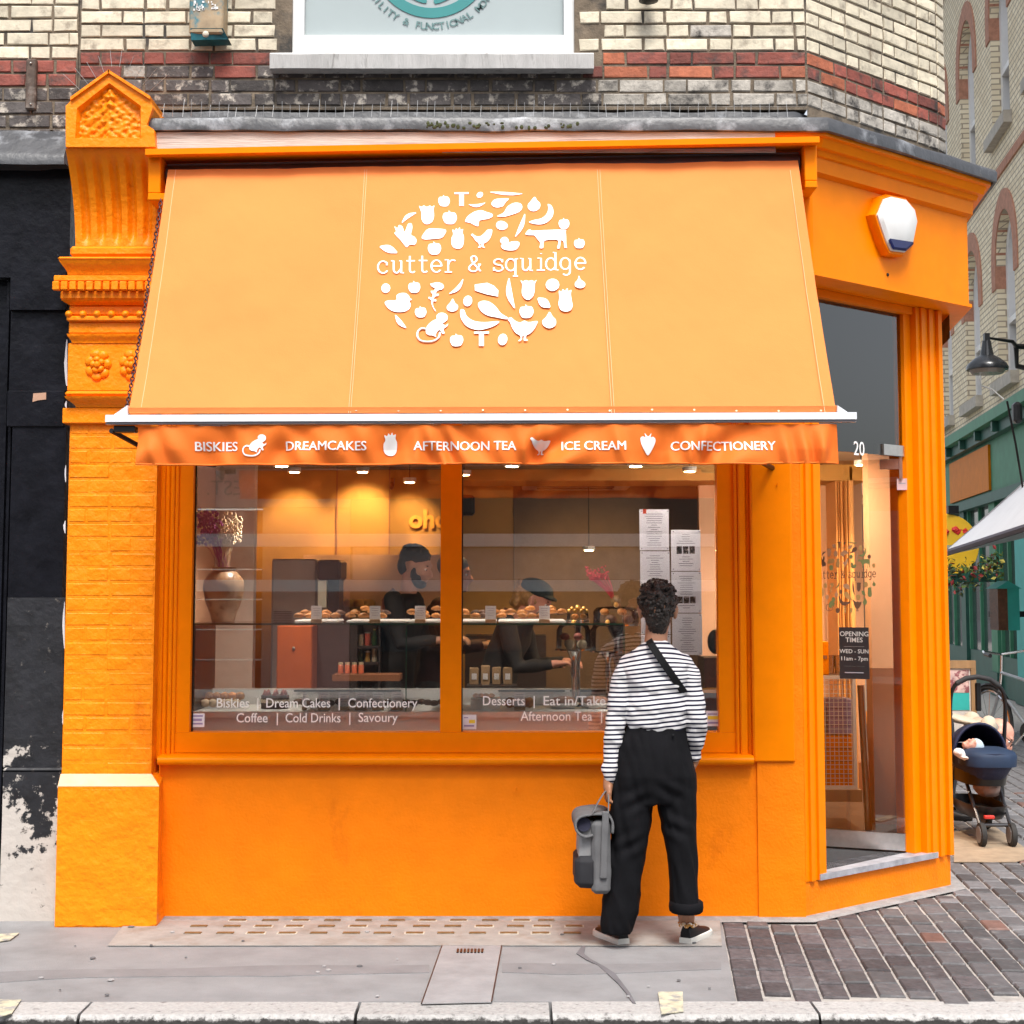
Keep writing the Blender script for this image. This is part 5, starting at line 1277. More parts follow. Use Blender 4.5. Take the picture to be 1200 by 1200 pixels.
rs = thing('red_shopfront', 'red and pink shopfront across the street mirrored in the left pane', 'shopfront', (-5, YO, 0))
REDP = mat('red_shop_paint', (.50, .06, .02), rough=.4, var=.08); PINKP = mat('pink_render', (.62, .33, .28), rough=.8, var=.08)
fw(MB(), -7.09, -2.6, 2.9, 3.599, -.3, .06).build('fascia', PINKP, rs); fw(MB(), -7.09, -5.9, 0, 2.899).build('pier', PINKP, rs); fw(MB(), -4.0, -2.6, 0, 2.899).build('pier', PINKP, rs)
for i in range(6): fw(MB(), -5.89, -4.01, i*.48, i*.48 + .46, -.28, -.05 + .03*(i % 2)).build('red_board', REDP, rs)
g = text('EST. 1908', .34); place(g, (-5.0, YO + .064, 3.1), (-1, 0, 0), (0, 0, 1), (0, 1, 0)); g.build('lettering', mat('grey_letters', (.12, .1, .1)), rs)
ws = thing('dark_shopfront', 'dark shopfront with two long white awning bars across the street, mirrored in both panes', 'shopfront', (2, YO, 0))
fw(MB(), -2.59, 9, 0, 3.599, -.3, 0).build('front', mat('dark_brown_front', (.05, .035, .028), rough=.5, var=.2), ws)
fw(MB(), -2.5, 6.2, 1.75, 2.25, .5, .52).build('awning_drop', mat('grey_drop', (.33, .30, .29), rough=.8), ws)
fw(MB(), -7.0, 6.3, 2.26, 2.46, .45, .60).build('white_bar', WHITE, ws)
fw(MB(), -7.0, 6.3, 1.56, 1.74, .45, .60).build('white_bar', WHITE, ws)
for i in range(6): fw(MB(), -2.2 + i*1.7, -.9 + i*1.7, .6, 1.5, .001, .03).build('shop_pane', DGL, ws)
for i in range(3): fw(MB(), 9.01, 16, i*1.2, i*1.2 + 1.18).build('ground_floor', WR, ws)
# ================================================================ SHOP INTERIOR
room = thing('shop_interior', 'amber and peach painted room of the bakery seen through the window', 'room', (0, 3, .2))
AMB = mat('amber_wall', (.46, .24, .055), rough=.7, var=.06, vs=2); PEACH = mat('peach_wall', (.62, .36, .22), rough=.7, var=.05, vs=2)
BRN = mat('brown_dado', (.26, .10, .045), rough=.6, var=.08, vs=3); CEIL = mat('brown_ceiling', (.30, .17, .07), rough=.8, var=.05)
FLOOR = mat('dark_wood_floor', (.07, .05, .04), rough=.4, var=.25, vs=8, stretch=(1, .2, 1))
zfl = .2; zce = 2.45; zhi = 3.08; yb2 = 7.0; xr = 2.5
def foot(z0, z1, y0=.14, y1=7.0):
    ns = nrm(SD); sx = lambda y: C0.x + .126*(y - C0.y) - .135
    P = [(L_X + .003, y0)]
    if y0 < .9: P += [(B0.x - .06 if y0 > .05 else B0.x, y0), (B0.x + .02, max(y0, .19)), (C0.x - .20, .84), (sx(1.1), 1.1)]
    else: P += [(sx(y0), y0)]
    P += [(sx(y1), y1), (L_X + .003, y1)]
    return MB().poly([Vector((a, b, z0)) for a, b in P], (0, 0, z1 - z0))
foot(.05, zfl, .26).build('floor', FLOOR, room)
MB().poly([B0 + Vector((-.6, .3, .205)), B0 + Vector((.06, .1, .205)), C0 + Vector((-.14, 0, .205)), C0 + Vector((-.1, .5, .205)), B0 + Vector((-.4, 1.2, .205))], (0, 0, -.003)).build('doormat', mat('dark_doormat', (.025, .025, .028), rough=.95, var=.3, vs=60, bump=.004, bs=200), room)
foot(zce, zce + .12, 1.161).build('ceiling', CEIL, room); foot(zhi, zhi + .02, .14, 1.16).build('front_ceiling', CEIL, room)
MB().box(L_X + .004, C0.x - .12, 1.10, 1.16, zce + .001, zhi - .001).build('ceiling_drop', mat('brown_drop', (.34, .20, .12), rough=.7), room)
MB().box(L_X - .0, B0.x - .08, .155, .22, 2.66, zhi - .001).build('beam', CEIL, room)
MB().box(L_X - .3, 3.0, yb2 - .1, yb2 - .01, zfl, zce - .001).build('back_wall', AMB, room)
MB().box(L_X - .15, L_X - .01, .16, yb2, zfl, zhi).build('left_wall', PEACH, room)
# dropped bulkheads
MB().box(X(500, 2.9), 2.45, 2.9, 3.5, 2.34, zce - .001).build('bulkhead', AMB, room)
MB().box(X(470, 5.4), 2.75, 5.2, 6.85, 2.27, zce - .001).build('bulkhead', CEIL, room)
# amber kitchen wall behind the left pane, with panels
MB().box(L_X - .005, X(455, 3.0), 3.0, 3.08, zfl, zce - .001).build('amber_partition', AMB, room)
MB().box(X(456, 3.3), X(530, 3.3), 3.3, 3.38, zfl, zce - .001).build('amber_partition', AMB, room)
for px in (393, 455): MB().box(X(px, 2.99), X(px + 1.2, 2.99), 2.985, 2.999, zfl, zce - .002).build('panel_joint', BRN, room)
MB().box(X(355, 2.9), X(530, 2.9), 2.9, 2.95, Z(720, 2.9), Z(650, 2.9)).build('peach_panel', PEACH, room)
MB().box(X(541, 4.2), X(601, 4.2), 4.2, 4.3, zfl, zce - .001).build('amber_partition', AMB, room)
MB().box(X(602, 5.0), X(838, 5.0), 5.0, 5.08, zfl, 2.44).build('brown_partition', mat('dim_brown_wall', (.16, .10, .06), rough=.7), room)
MB().box(L_X - .005, X(300, 1.6), 1.5, 1.6, zfl, zce - .001).build('pale_pier', mat('pale_pier_paint', (.60, .52, .46), rough=.7), room)
# peach pier and dado by the doorway
a, b = X(1020, 1.7), X(1062, 1.7)
MB().box(a, 2.36, 1.7, 1.85, Z(783, 1.7), zce - .001).build('peach_pier', PEACH, room); MB().box(a, 2.36, 1.695, 1.85, zfl, Z(783, 1.7) - .001).build('dado', BRN, room)
MB().box(X(820, 3.4), X(1012, 3.4), 3.4, 3.5, zfl, zce - .001).build('peach_wall', PEACH, room)
for q, wv in ((980, 2), (983.5, 1.2), (986, 2.6), (990, 1.2), (993, 6)):
    MB().bbox(X(q, 3.0), X(q + wv, 3.0), 2.9 + .03*(q % 3), 3.3, zfl, 2.44, .008).build('side_window_frame', mat('veiled_orange_paint', (.62, .30, .10), rough=.5, var=.05), room)  # orange muted in the colour to imitate the veil of the door glass
# side window onto the alley behind the pier: dark sill wall
MB().box(X(1001, 3.2), X(1030, 3.2), 3.25, 3.32, zfl, Z(895, 3.2)).build('side_stall_board', BRN, room)
# lamps
BULB = lamp_mat('warm_bulb', (1, .72, .35), 30)
ORDW = ['first', 'second', 'third', 'fourth', 'fifth', 'sixth', 'seventh', 'eighth', 'ninth', 'tenth', 'eleventh', 'twelfth', 'thirteenth', 'fourteenth', 'fifteenth', 'sixteenth', 'seventeenth', 'eighteenth', 'nineteenth', 'twentieth', 'twenty-first', 'twenty-second', 'twenty-third', 'twenty-fourth']
def spot(px, py, y, tgt, e=28, label='', ang=70, vis=True):
    e *= 2.6 if 'washing' not in label and 'mullion' not in label else 1.25
    p = W(px, py, y); p.z = min(p.z, zce - .03); hi = zce if y > 1.1 else zhi
    d = bpy.data.lights.new('spot', 'SPOT'); d.energy = e; d.color = (1, .88, .76) if ('paper menus' in label or 'counter' in label) else (1, .80, .6) if 'doorway' in label else (1, .62, .25); d.spot_size = R(ang); d.spot_blend = .8; d.shadow_soft_size = .03
    t = thing('ceiling_or_added_spotlight', label, 'spotlight', p, 'spotlights inside the shop'); o = bpy.data.objects.new('spotlight_beam', d); COL.objects.link(o); o.parent = t; o.location = (0, 0, -.035)
    o.rotation_euler = (p + Vector((0, 0, -.03)) - Vector(tgt)).to_track_quat('Z', 'Y').to_euler()
    MB().lathe(p + Vector((0, 0, -.03)), [(.045, 0), (.045, .03)], 14).build('rim', WHITE, t); MB().tube([p + Vector((0, 0, -.001)), Vector((p.x, p.y, hi if y < 5 else 2.27))], .0035, 6).build('stem', BLACKM, t); MB().lathe(p + Vector((0, 0, -.034)), [(.032, 0), (.032, .004)], 14).build('bulb', BULB, t)
spot(345, 548, 2.6, W(345, 620, 3.0), 24, 'spotlight washing the amber wall left of the middle of the left pane')
spot(425, 548, 2.6, W(425, 610, 3.0), 34, 'spotlight washing the brightest amber wall patch in the left pane')
spot(480, 560, 2.9, W(478, 620, 3.3), 18, 'spotlight above the man near the window mullion')
spot(544, 551, 2.2, (X(580, 2), 2.2, .9), 22, 'spotlight at the top left corner of the right pane')
spot(808, 547, 2.0, (X(700, 1.3), 1.5, .9), 26, 'spotlight at the top right of the right pane')
spot(577, 601, 5.1, (X(577, 4.2), 4.6, .9), 26, 'small far spotlight seen under the amber beam in the right pane', 90)
spot(789, 606, 5.3, (X(800, 5.3), 4.8, .9), 18, 'small far spotlight right of the paper menus', 90)
spot(690, 640, 3.6, W(690, 700, 4.8), 22, 'spotlight standing in for a reflected lamp above the cake dome', 80)  # stands in for a ceiling lamp mirrored in the glass
spot(1008, 500, 2.2, (1.75, 2.6, 1.2), 60, 'bright spotlight seen through the doorway under the house number', 110)
spot(600, 540, .75, (X(600, .6), .7, .9), 24, 'added hidden spotlight above the middle of the pastry counter', 125)  # unseen lamp added to brighten the counter display
spot(745, 540, .62, (X(790, .2), .12, 1.45), 30, 'added hidden spotlight brightening the paper menus in the right pane', 100)  # added lamp, out of view above the pane, so the menus read bright
spot(330, 540, .75, (X(360, .6), .7, .9), 24, 'added hidden spotlight above the left end of the pastry counter', 125)  # second added counter light, hidden behind the valance
# air conditioning cassette
ac = thing('ceiling_air_conditioner', 'grey ceiling air conditioner vent at the top of the right pane', 'air conditioner', W(680, 552, 3.7))
MB().bbox(X(612, 3.7, 550), X(742, 3.7, 550), 3.6, 4.3, 2.36, 2.439, .01).build('case', mat('ac_grey', (.35, .3, .25), rough=.5), ac)
for k in range(3): MB().box(X(630, 3.6, 550), X(722, 3.6, 550), 3.62 + k*.2, 3.72 + k*.2, 2.352, 2.3585).build('vent_slot', BLACKM, ac)
# wall speaker
spk = thing('wall_speaker', 'small black wall speaker at the left of the right pane', 'speaker', W(545, 592, 3.6))
MB().bbox(X(536, 3.6), X(556, 3.6), 3.55, 3.7, Z(604, 3.6), Z(580, 3.6), .02).build('cabinet', BLACKM, spk); MB().box(X(540, 3.6), X(552, 3.6), 3.545, 3.5495, Z(600, 3.6), Z(584, 3.6)).build('grille', mat('speaker_grille', (.03, .03, .03), rough=.9), spk)
cam_ = thing('security_camera', 'small black security camera on the amber wall near the mullion', 'camera', W(459, 568, 3.2))
MB().ell(W(459, 569, 3.2), .02, .03, .03, 10, 6).build('body', BLACKM, cam_, smooth=True); MB().box(X(457, 3.22), X(461, 3.22), 3.2, 3.29, Z(566, 3.22), Z(560, 3.22)).build('mount', BLACKM, cam_)
# glowing wall letters
gl = thing('wall_letters', 'round amber letters on the wall beside the mullion', 'lettering', W(497, 612, 3.25))
g = text('oho', 30*10.9/1817*.98, bold=.006, align='LEFT'); place(g, W(479, 618, 3.27), (1, 0, 0), (0, 0, 1), (0, -1, 0)); g.build('letters', mat('amber_letter', (.75, .33, .04), rough=.5), gl)

# ---- display counter
ct = thing('display_counter', 'long glass display counter with white base inside the window', 'counter', (X(480, .9), .9, zfl))
WC = mat('white_counter', (.66, .65, .63), rough=.45, var=.05, vs=3)
cy0, cy1 = .42, .98
xl, xr_ = X(228, cy0), X(731, cy0, 740)
ztop_ = Z(730.5, cy0); zsh_ = Z(834, cy0)
MB().box(xl, X(772, cy0), cy0, cy1, zfl, zsh_ - .03).build('base', WC, ct); MB().box(xl - .005, X(775, cy0), cy0 - .015, cy1, zsh_ - .029, zsh_).build('shelf', WHITE, ct)
MB().box(xl, X(772, cy0), cy1 - .06, cy1 - .04, zsh_ + .001, Z(806, cy1)).build('back_upstand', WC, ct)
for a, b in ((345, 470), (584, 662), (668, 730)): MB().box(X(a, cy1-.1), X(b, cy1-.1), cy1 - .075, cy1 - .0605, Z(811, cy1-.1), Z(809, cy1-.1)).build('dark_slot', BLACKM, ct)
for a, b in ((xl, X(476, cy0)), (X(476, cy0) + .004, xr_)):
    MB().box(a, b, cy0, cy0 + .006, zsh_ + .001, ztop_ - .008).build('front_glass', CLEAR, ct)
    MB().box(a, b, cy0, cy1, ztop_ - .0075, ztop_).build('top_glass', CLEAR, ct)
GED = mat('green_glass_edge', (.02, .09, .06), rough=.2)
MB().box(xl, xr_, cy0 - .004, cy0 - .0005, ztop_ - .009, ztop_ + .001).build('glass_edge', GED, ct)
for px in (476.5, 731): MB().box(X(px, cy0) - .003, X(px, cy0) + .003, cy0 - .005, cy0 - .0005, zsh_, ztop_ - .0095).build('glass_edge', GED, ct)
MB().box(xr_, xr_ + .006, cy0 + .001, cy1, zsh_, ztop_ - .001).build('end_glass', CLEAR, ct)
MB().box(X(228, cy0) - .004, X(229.5, cy0), cy0 + .001, cy1, zsh_, ztop_ - .001).build('end_glass', BLACKM, ct)
# trays, pastries and cards on the top
PAS = mat('golden_pastry', (.50, .20, .045), rough=.55, var=.35, vs=35, bump=.006, bs=60, rnd_amt=.25); PAS2 = mat('dark_pastry', (.10, .045, .025), rough=.6, var=.4, vs=40, bump=.006, bs=60, rnd_amt=.3); CRM = mat('cream_icing', (.68, .55, .40), rough=.6, var=.2, vs=30, bump=.004, bs=50)
PINK = mat('berry_pink', (.42, .12, .10), rough=.6, var=.4, vs=40)
CARD = mat('white_card', (.80, .80, .84), rough=.6, var=.02); WDB = mat('wood_card_stand', (.42, .26, .13), rough=.6, var=.15)
for _mm in (CARD,):
    _N = _mm.node_tree.nodes; _L = _mm.node_tree.links
    _t = _N.new('ShaderNodeBsdfTranslucent'); _t.inputs[0].default_value = (.8, .8, .82, 1); _x = _N.new('ShaderNodeMixShader'); _x.inputs[0].default_value = .4
    _L.new(_N['Principled BSDF'].outputs[0], _x.inputs[1]); _L.new(_t.outputs[0], _x.inputs[2]); _L.new(_x.outputs[0], _N['Material Output'].inputs[0])
PRN = mat('grey_print', (.30, .29, .33), rough=.7)
def croissant(c, s, m, lbl, rz=0, name='pastry', cat='pastry', grp=None):
    mb = MB(); P = [c + Matrix.Rotation(rz, 3, 'Z') @ Vector(v)*s for v in ((-1, .35, .0), (-.6, 0, .1), (0, -.15, .2), (.6, 0, .1), (1, .35, .0))]
    mb.tube(smooth_open([tuple(p) for p in P], 3), [s*(.12 + .34*math.sin(math.pi*min(max(i/12, .03), .97))*(1 + .18*(i % 2))) for i in range(13)], 8); mb.jitter(s*.04)
    return mb.build(name, m, None, smooth=True, label=lbl, cat=cat, group=grp)
def lump(c, s, m, lbl, name='pastry', cat='pastry', grp=None, h=.75):
    mb = MB().ell(c, s, s*.9, s*h, 12, 8); mb.jitter(s*.07); return mb.build(name, m, None, smooth=True, label=lbl, cat=cat, group=grp)
trays = [(349, 398, 'under the coffee machine'), (409, 478, 'in front of the man in black'), (480, 528, 'left of the mullion'), (541, 582, 'just right of the mullion'), (584, 662, 'in front of the woman in a cap')]
for i, (a, b, where) in enumerate(trays):
    y = .62; t = MB(); zt = ztop_ + .001
    t.bbox(X(a, y), X(b, y), .5, .85, zt, zt + .014, .005).build('tray', WHITE, None, label='flat white pastry tray on the glass counter ' + where, cat='tray', group='white trays on the counter')
    n = max(4, int((b - a)/10))
    for k in range(n):
        for row in (0, 1):
            px = a + 4 + (b - a - 8)*k/(n-1) + rnd.uniform(-2, 2)
            if i == 1 and k > n*.55: continue
            c = Vector((X(px, y), .58 + .16*row, zt + .033 + row*.014 + (.022 if rnd.random() < .3 else 0)))
            croissant(c, .028, PAS if rnd.random() < .85 else PAS2, '%s %s row pastry of the tray %s' % (ORDW[k], 'front' if row == 0 else 'back', where), rnd.uniform(-.5, .5), grp='pastries on the tray ' + where)
def card(px, py0, py1, y, zb_, lbl, w=12.5):
    c = thing('price_card', lbl, 'price card', (X(px, y), y, zb_), 'price cards in the display'); hw = w/2*(y + 7.7)/1817
    MB().box(X(px, y) - hw, X(px, y) + hw, y, y + .004, Z(py0 + (py1 - py0)*.0, y), zb_ + .02).build('card', CARD, c) ; MB().box(X(px, y) - hw, X(px, y) + hw, y - .012, y + .02, zb_ + .0005, zb_ + .019).build('stand', WDB, c)
    for k in range(4):
        z = Z(py0, y) - .012 - k*.012
        if z > zb_ + .024: MB().box(X(px, y) - hw*.7*(1 - .2*(k % 2)), X(px, y) + hw*.7*(1 - .2*(k % 2)), y - .0012, y - .0002, z - .002, z).build('print_line', PRN, c)
names = ['white price card on the counter by the coffee machine', 'white price card on the counter before the man in black', 'white price card on the counter left of the mullion', 'white price card on the counter right of the mullion', "white price card on the counter below the woman's cap"]
for px, lbl in zip((371, 439.5, 492.5, 575, 638), names): card(px, 710, 729, .47, ztop_ + .001, lbl)
lower = [(358, 'leftmost narrow white price card on the lower shelf'), (381, 'lower shelf price card above the words Dream Cakes'), (404, 'lower shelf price card left of the word Confectionery'), (424, 'lower shelf price card above the C of Confectionery'), (444, 'lower shelf price card above the middle of Confectionery'), (466, 'lower shelf price card above the end of Confectionery'), (609, 'lower shelf price card above the word Desserts')]
for px, lbl in lower: card(px, 811, 833, .5, zsh_ + .001, lbl, 13 if px > 360 else 5)
for px in range(246, 290, 9):
    for row in (0, 1): lump(Vector((X(px, .7), .62 + .1*row, zsh_ + .03 + row*.03)), .028, [CRM, PAS, PAS2][(px + row) % 3], 'iced bun, %s in the %s row at the left end of lower shelf' % (ORDW[(px - 246)//9], 'front' if row == 0 else 'back'), 'iced_bun', 'bun', 'iced buns on the lower shelf')
ck = thing('chocolate_cake', 'chocolate and cream layer cake with strawberries on the lower shelf', 'cake', (X(322, .65), .65, zsh_))
cx2 = X(324, .65); MB().lathe((cx2, .65, zsh_ + .001), [(.075, 0), (.075, .03)], 20).build('layer', PAS2, ck); MB().lathe((cx2, .65, zsh_ + .0315), [(.076, 0), (.076, .018)], 20).build('cream', CRM, ck); MB().lathe((cx2, .65, zsh_ + .05), [(.075, 0), (.075, .02)], 20).build('layer', PAS2, ck)
for i in range(8): a = i*.8; MB().lathe((cx2 + .055*math.cos(a), .65 + .055*math.sin(a), zsh_ + .0705), [(.014, 0), (.003, .028)], 8).build('strawberry', PINK, ck, smooth=True)
for px in range(350, 530, 8):
    lump(Vector((X(px, .75), .68 + .05*(px % 3), zsh_ + .025)), .026, PAS2 if px % 16 else PINK, 'dark iced slice, %s from left behind the lower price cards' % ORDW[(px - 350)//8], 'iced_slice', 'cake slice', 'dark slices on the lower shelf', .6)
bx = thing('white_cake_box', 'low white cake box on the lower shelf right of the mullion', 'box', (X(568, .6), .6, zsh_)); MB().box(X(552, .6), X(586, .6), .55, .75, zsh_ + .001, zsh_ + .055).build('body', WHITE, bx)
for px in range(558, 582, 6): lump(Vector((X(px, .65), .65, zsh_ + .066)), .018, PAS, 'small golden bun, %s from left in the white cake box' % ORDW[(px - 558)//6], 'small_bun', 'bun', 'buns in the white box', .7)
for px in (598, 604, 614, 620): lump(Vector((X(px, .65), .65, zsh_ + .03)), .03, PAS, 'golden bun, %s of four behind the price card above Desserts' % ORDW[(598, 604, 614, 620).index(px)], 'golden_bun', 'bun', 'golden buns behind a price card', .9)
for c0_, m0 in ((660, CRM), (698, PINK)):
    t = thing('pie_dish', 'cream topped pie dish on the lower shelf %s' % ('right of the buns' if c0_ == 660 else "beside the woman's left sleeve"), 'pie', (X(c0_, .65), .65, zsh_))
    MB().lathe((X(c0_, .65), .65, zsh_ + .001), [(.06, 0), (.085, .025), (.08, .03)], 20).build('dish', WHITE, t, smooth=40); f_ = MB().ell((X(c0_, .65), .65, zsh_ + .035), .075, .075, .028, 18, 8).jitter(.003); f_.build('filling', mat('pie_topping', (.30, .16, .12), rough=.7, var=.5, vs=40), t, smooth=True)
# ---- cake stands under glass domes
def stand(px, base_py, dome_py, rpx, y, lbl, cakes):
    c = Vector((X(px, y), y, 0)); k = (y + 7.7)/1817; zp = Z(base_py, y); zd = Z(dome_py, y); r_ = rpx*k
    t = thing('cake_stand', lbl, 'cake stand', (c.x, y, zsh_)); zz = zsh_ + .001
    MB().lathe((c.x, y, zz), [(r_*.55, 0), (r_*.5, .01), (.012, .03), (.012, (zp - zz)*.5), (.02, (zp - zz)*.6), (.012, (zp - zz)*.8), (r_*.4, zp - zz - .006), (r_*1.08, zp - zz), (r_*1.08, zp - zz + .008)], 24).build('stand', mat('mirror_steel', (.6, .6, .6), rough=.12, metal=.95, var=.1), t, smooth=40)
    MB().lathe((c.x, y, zp + .009), [(r_, 0), (r_, zd - zp - .03), (r_*.85, zd - zp - .008), (.012, zd - zp)], 28, cap=False).build('dome', CLEAR, t, smooth=50); MB().ell((c.x, y, zd + .015), .014, .014, .016, 10, 6).build('knob', mat('gold_knob', (.7, .42, .12), rough=.3, metal=.8), t, smooth=True)
    for i, (m0, rr2, h) in enumerate(cakes):
        for j in range(3):
            a = j*2.1 + i; q = Vector((c.x + r_*.5*math.cos(a), y + r_*.4*math.sin(a), zp + .012 + rr2*.7 + i*.045))
            lump(q, rr2, m0, '%s small cake of layer %s in the %s' % (ORDW[j], ['one', 'two'][i], ' '.join(lbl.split()[:5])), 'small_cake', 'cake', 'cakes under the glass domes', h)
stand(687, 760, 734, 27, .80, 'wide glass cake dome on a short stand in front of the tall stand', [(CRM, .03, .8), (PINK, .03, .7)]) if False else None
stand(672, 762, 733, 20, .78, 'low glass cake dome on a mirror stand left of the tall dome', [(CRM, .028, .9), (PINK, .024, .8)])
stand(712, 764, 733, 20, .74, 'low empty glass dome beside the low cake dome', [])
stand(722, 733, 712, 27, .86, 'tall glass cake dome with dark cakes on a tall stand next to the paper menus', [(PAS2, .032, .7), (PAS, .026, .7)])
stand(677, 728, 715, 13, .90, 'small glass jar with gold sweets on the counter edge', [(PAS, .02, .7)])
for i in range(7): lump(Vector((X(667 + i*3.4, .9), .88, Z(716 - (i % 2)*3, .9))), .012, mat('gold_wrapped', (.75, .42, .10), rough=.25, metal=.7), 'gold wrapped sweet, %s from left on the small jar beside the cake domes' % ORDW[i], 'sweet', 'sweet', 'gold sweets on the jar', 1)
# pink dried flowers behind dome
df = thing('pink_dried_flowers', 'bunch of pink dried flowers above the tall cake dome', 'dried flowers', W(720, 712, 1.1)); PK = mat('pink_stem', (.55, .07, .09), rough=.7, var=.3); MB().lathe(W(722, 712, 1.1), [(.02, -.0), (.028, .03), (.02, .07)], 12).build('vase', mat('glass_brown', (.3, .2, .1), rough=.2), df, smooth=True)
st = MB(); hd = MB()
for i in range(26):
    a = W(720 + rnd.uniform(-1, 1), 704, 1.1); b = W(rnd.uniform(688, 714), rnd.uniform(664, 680), 1.1 + rnd.uniform(-.08, .08)); st.tube([a, (a + b)/2 + Vector((.01, 0, 0)), b], .0018, 4)
    for k in range(4): hd.ell(b + Vector((rnd.uniform(-.012, .012), rnd.uniform(-.012, .012), rnd.uniform(-.012, .012))), .006, .006, .006, 5, 3)
st.build('stems', PK, df, kind='stuff'); hd.build('flower_heads', PK, df, kind='stuff')
# ---- vase with dried flowers at left
vs_ = thing('stoneware_vase', 'large brown stoneware vase at the left end of the window', 'vase', (X(262, .75), .75, ztop_))
vc = Vector((X(262, .75), .75, ztop_ + .001)); k = 8.45/1817
MB().lathe(vc, [(13*k, 0), (15*k, 8*k), (21*k, 24*k), (24*k, 38*k), (23*k, 48*k), (17*k, 56*k), (13*k, 59*k), (14*k, 62*k), (15*k, 63.5*k)], 30).build('body', mat('stoneware', (.27, .17, .10), rough=.35, var=.2, vs=12, col2=(.16, .09, .05), c2scale=7, c2lo=.58, c2hi=.62), vs_, smooth=50)
vf = thing('dried_grasses', 'pale and purple dried grasses standing in the brown vase', 'dried flowers', vc + Vector((0, 0, 62*k)))
PG = mat('pale_grass', (.60, .48, .33), rough=.8, var=.2); PUR = mat('purple_statice', (.30, .08, .28), rough=.8, var=.3)
for m0, xa2, xb3, nm in ((PG, 258, 281, 'pale'), (PUR, 234, 256, 'purple')):
    st = MB(); hd = MB()
    for i in range(38):
        b = W(rnd.uniform(xa2, xb3), rnd.uniform(600, 635), .75 + rnd.uniform(-.06, .06)); a = vc + Vector((rnd.uniform(-.03, .03), rnd.uniform(-.03, .03), 60*k)); st.tube([a, a*.5 + b*.5 + Vector((0, 0, .03)), b], .0014, 4)
        for k2 in range(5): hd.ell(b + Vector((rnd.uniform(-.02, .02), rnd.uniform(-.02, .02), rnd.uniform(-.03, .03))), .008, .008, .01, 5, 3)
    st.build(nm + '_stems', PG if nm == 'pale' else PUR, vf, kind='stuff'); hd.build(nm + '_heads', m0, vf, kind='stuff')
# ---- coffee machine, grey steel unit
spot(930, 540, 1.3, (1.95, 3.2, 1.2), 46, 'added spotlight just inside the glass doorway', 130)  # extra light added to lift the dark doorway
cm = thing('steel_refrigerator', 'tall grey steel unit with vent grille behind the counter', 'fridge', (X(360, 1.9), 1.9, zfl))
SSG = mat('grey_steel', (.36, .36, .35), rough=.35, metal=.5, var=.12, vs=3)
MB().bbox(X(318, 1.8), X(371, 1.8), 1.8, 2.4, zfl, Z(655, 1.8), .01).build('cabinet', SSG, cm)
for i in range(6): MB().box(X(308+13, 1.79), X(342, 1.79), 1.788, 1.799, Z(718 + i*2.5 - 1, 1.79), Z(716.5 + i*2.5, 1.79)).build('vent_slat', BLACKM, cm)
kk = thing('coffee_machine', 'black coffee machine with pale panel beside the steel unit', 'coffee machine', (X(385, 1.7), 1.7, 1.1))
MB().bbox(X(371, 1.6), X(399, 1.6), 1.6, 1.95, Z(680, 1.6), Z(656, 1.6), .015).build('head', BLACKM, kk); MB().box(X(372, 1.6), X(382, 1.6), 1.62, 1.9, Z(712, 1.6), Z(680, 1.6) - .001).build('pale_panel', mat('milky_panel', (.5, .52, .42), rough=.4), kk); MB().box(X(383, 1.6), X(396, 1.6), 1.65, 1.9, Z(730, 1.6), Z(680, 1.6) - .001).build('column', BLACKM, kk)
MB().box(X(370, 1.6), X(420, 1.6), 1.55, 1.95, zfl, Z(731, 1.6)).build('worktop', mat('dark_unit', (.04, .03, .03), rough=.4), kk)
# back counter, red door, basket of fruit
bc_ = thing('back_counter', 'dark back counter behind the staff', 'counter', (0, 2.6, zfl)); MB().box(X(400, 2.5), X(528, 2.5), 2.5, 2.85, zfl, Z(716, 2.5)).build('cabinet', mat('dark_unit2', (.05, .035, .03), rough=.4), bc_); MB().box(X(545, 3.3), X(640, 3.3), 3.3, 3.7, zfl, Z(745, 3.3)).build('cabinet', mat('dark_unit2', (.05, .035, .03)), bc_)
rd = thing('orange_locker', 'orange metal cupboard seen through the glass counter', 'cupboard', (X(350, 1.3), 1.3, zfl)); MB().bbox(X(325, 1.3), X(366, 1.3), 1.3, 1.7, zfl, Z(733, 1.3), .008).build('door', mat('orange_red_metal', (.50, .10, .015), rough=.4, var=.1), rd); MB().ell(W(344, 760, 1.295), .01, .01, .012).build('knob', STEEL, rd)
bk_ = thing('bread_basket', 'wicker basket of bread rolls on the back counter', 'basket', (X(418, 2.0), 2.0, Z(728, 2.0)))
MB().loft([[Vector((X(a, 2.0), b, Z(728, 2.0))) for a, b in ((398, 1.9), (436, 1.9), (436, 2.1), (398, 2.1))], [Vector((X(a, 2.0), b, Z(711, 2.0))) for a, b in ((393, 1.85), (441, 1.85), (441, 2.15), (393, 2.15))]]).build('basket', mat('wicker', (.35, .2, .07), rough=.8, var=.4, vs=50, bump=.01, bs=60), bk_)
MB().box(X(392, 2.0), X(444, 2.0), 1.84, 2.2, zfl, Z(728, 2.0) - .001).build('shelf', mat('dark_unit2', (.05, .035, .03)), bk_)
for i in range(7): lump(Vector((X(398 + i*6, 2.0), 1.95 + .05*(i % 2), Z(708, 2.0))), .036, mat('lemon_roll', (.70, .36, .07), rough=.6, var=.15, rnd_amt=.2), 'round yellow roll, %s from left in the wicker basket' % ORDW[i], 'bread_roll', 'roll', 'rolls in the basket', .9)
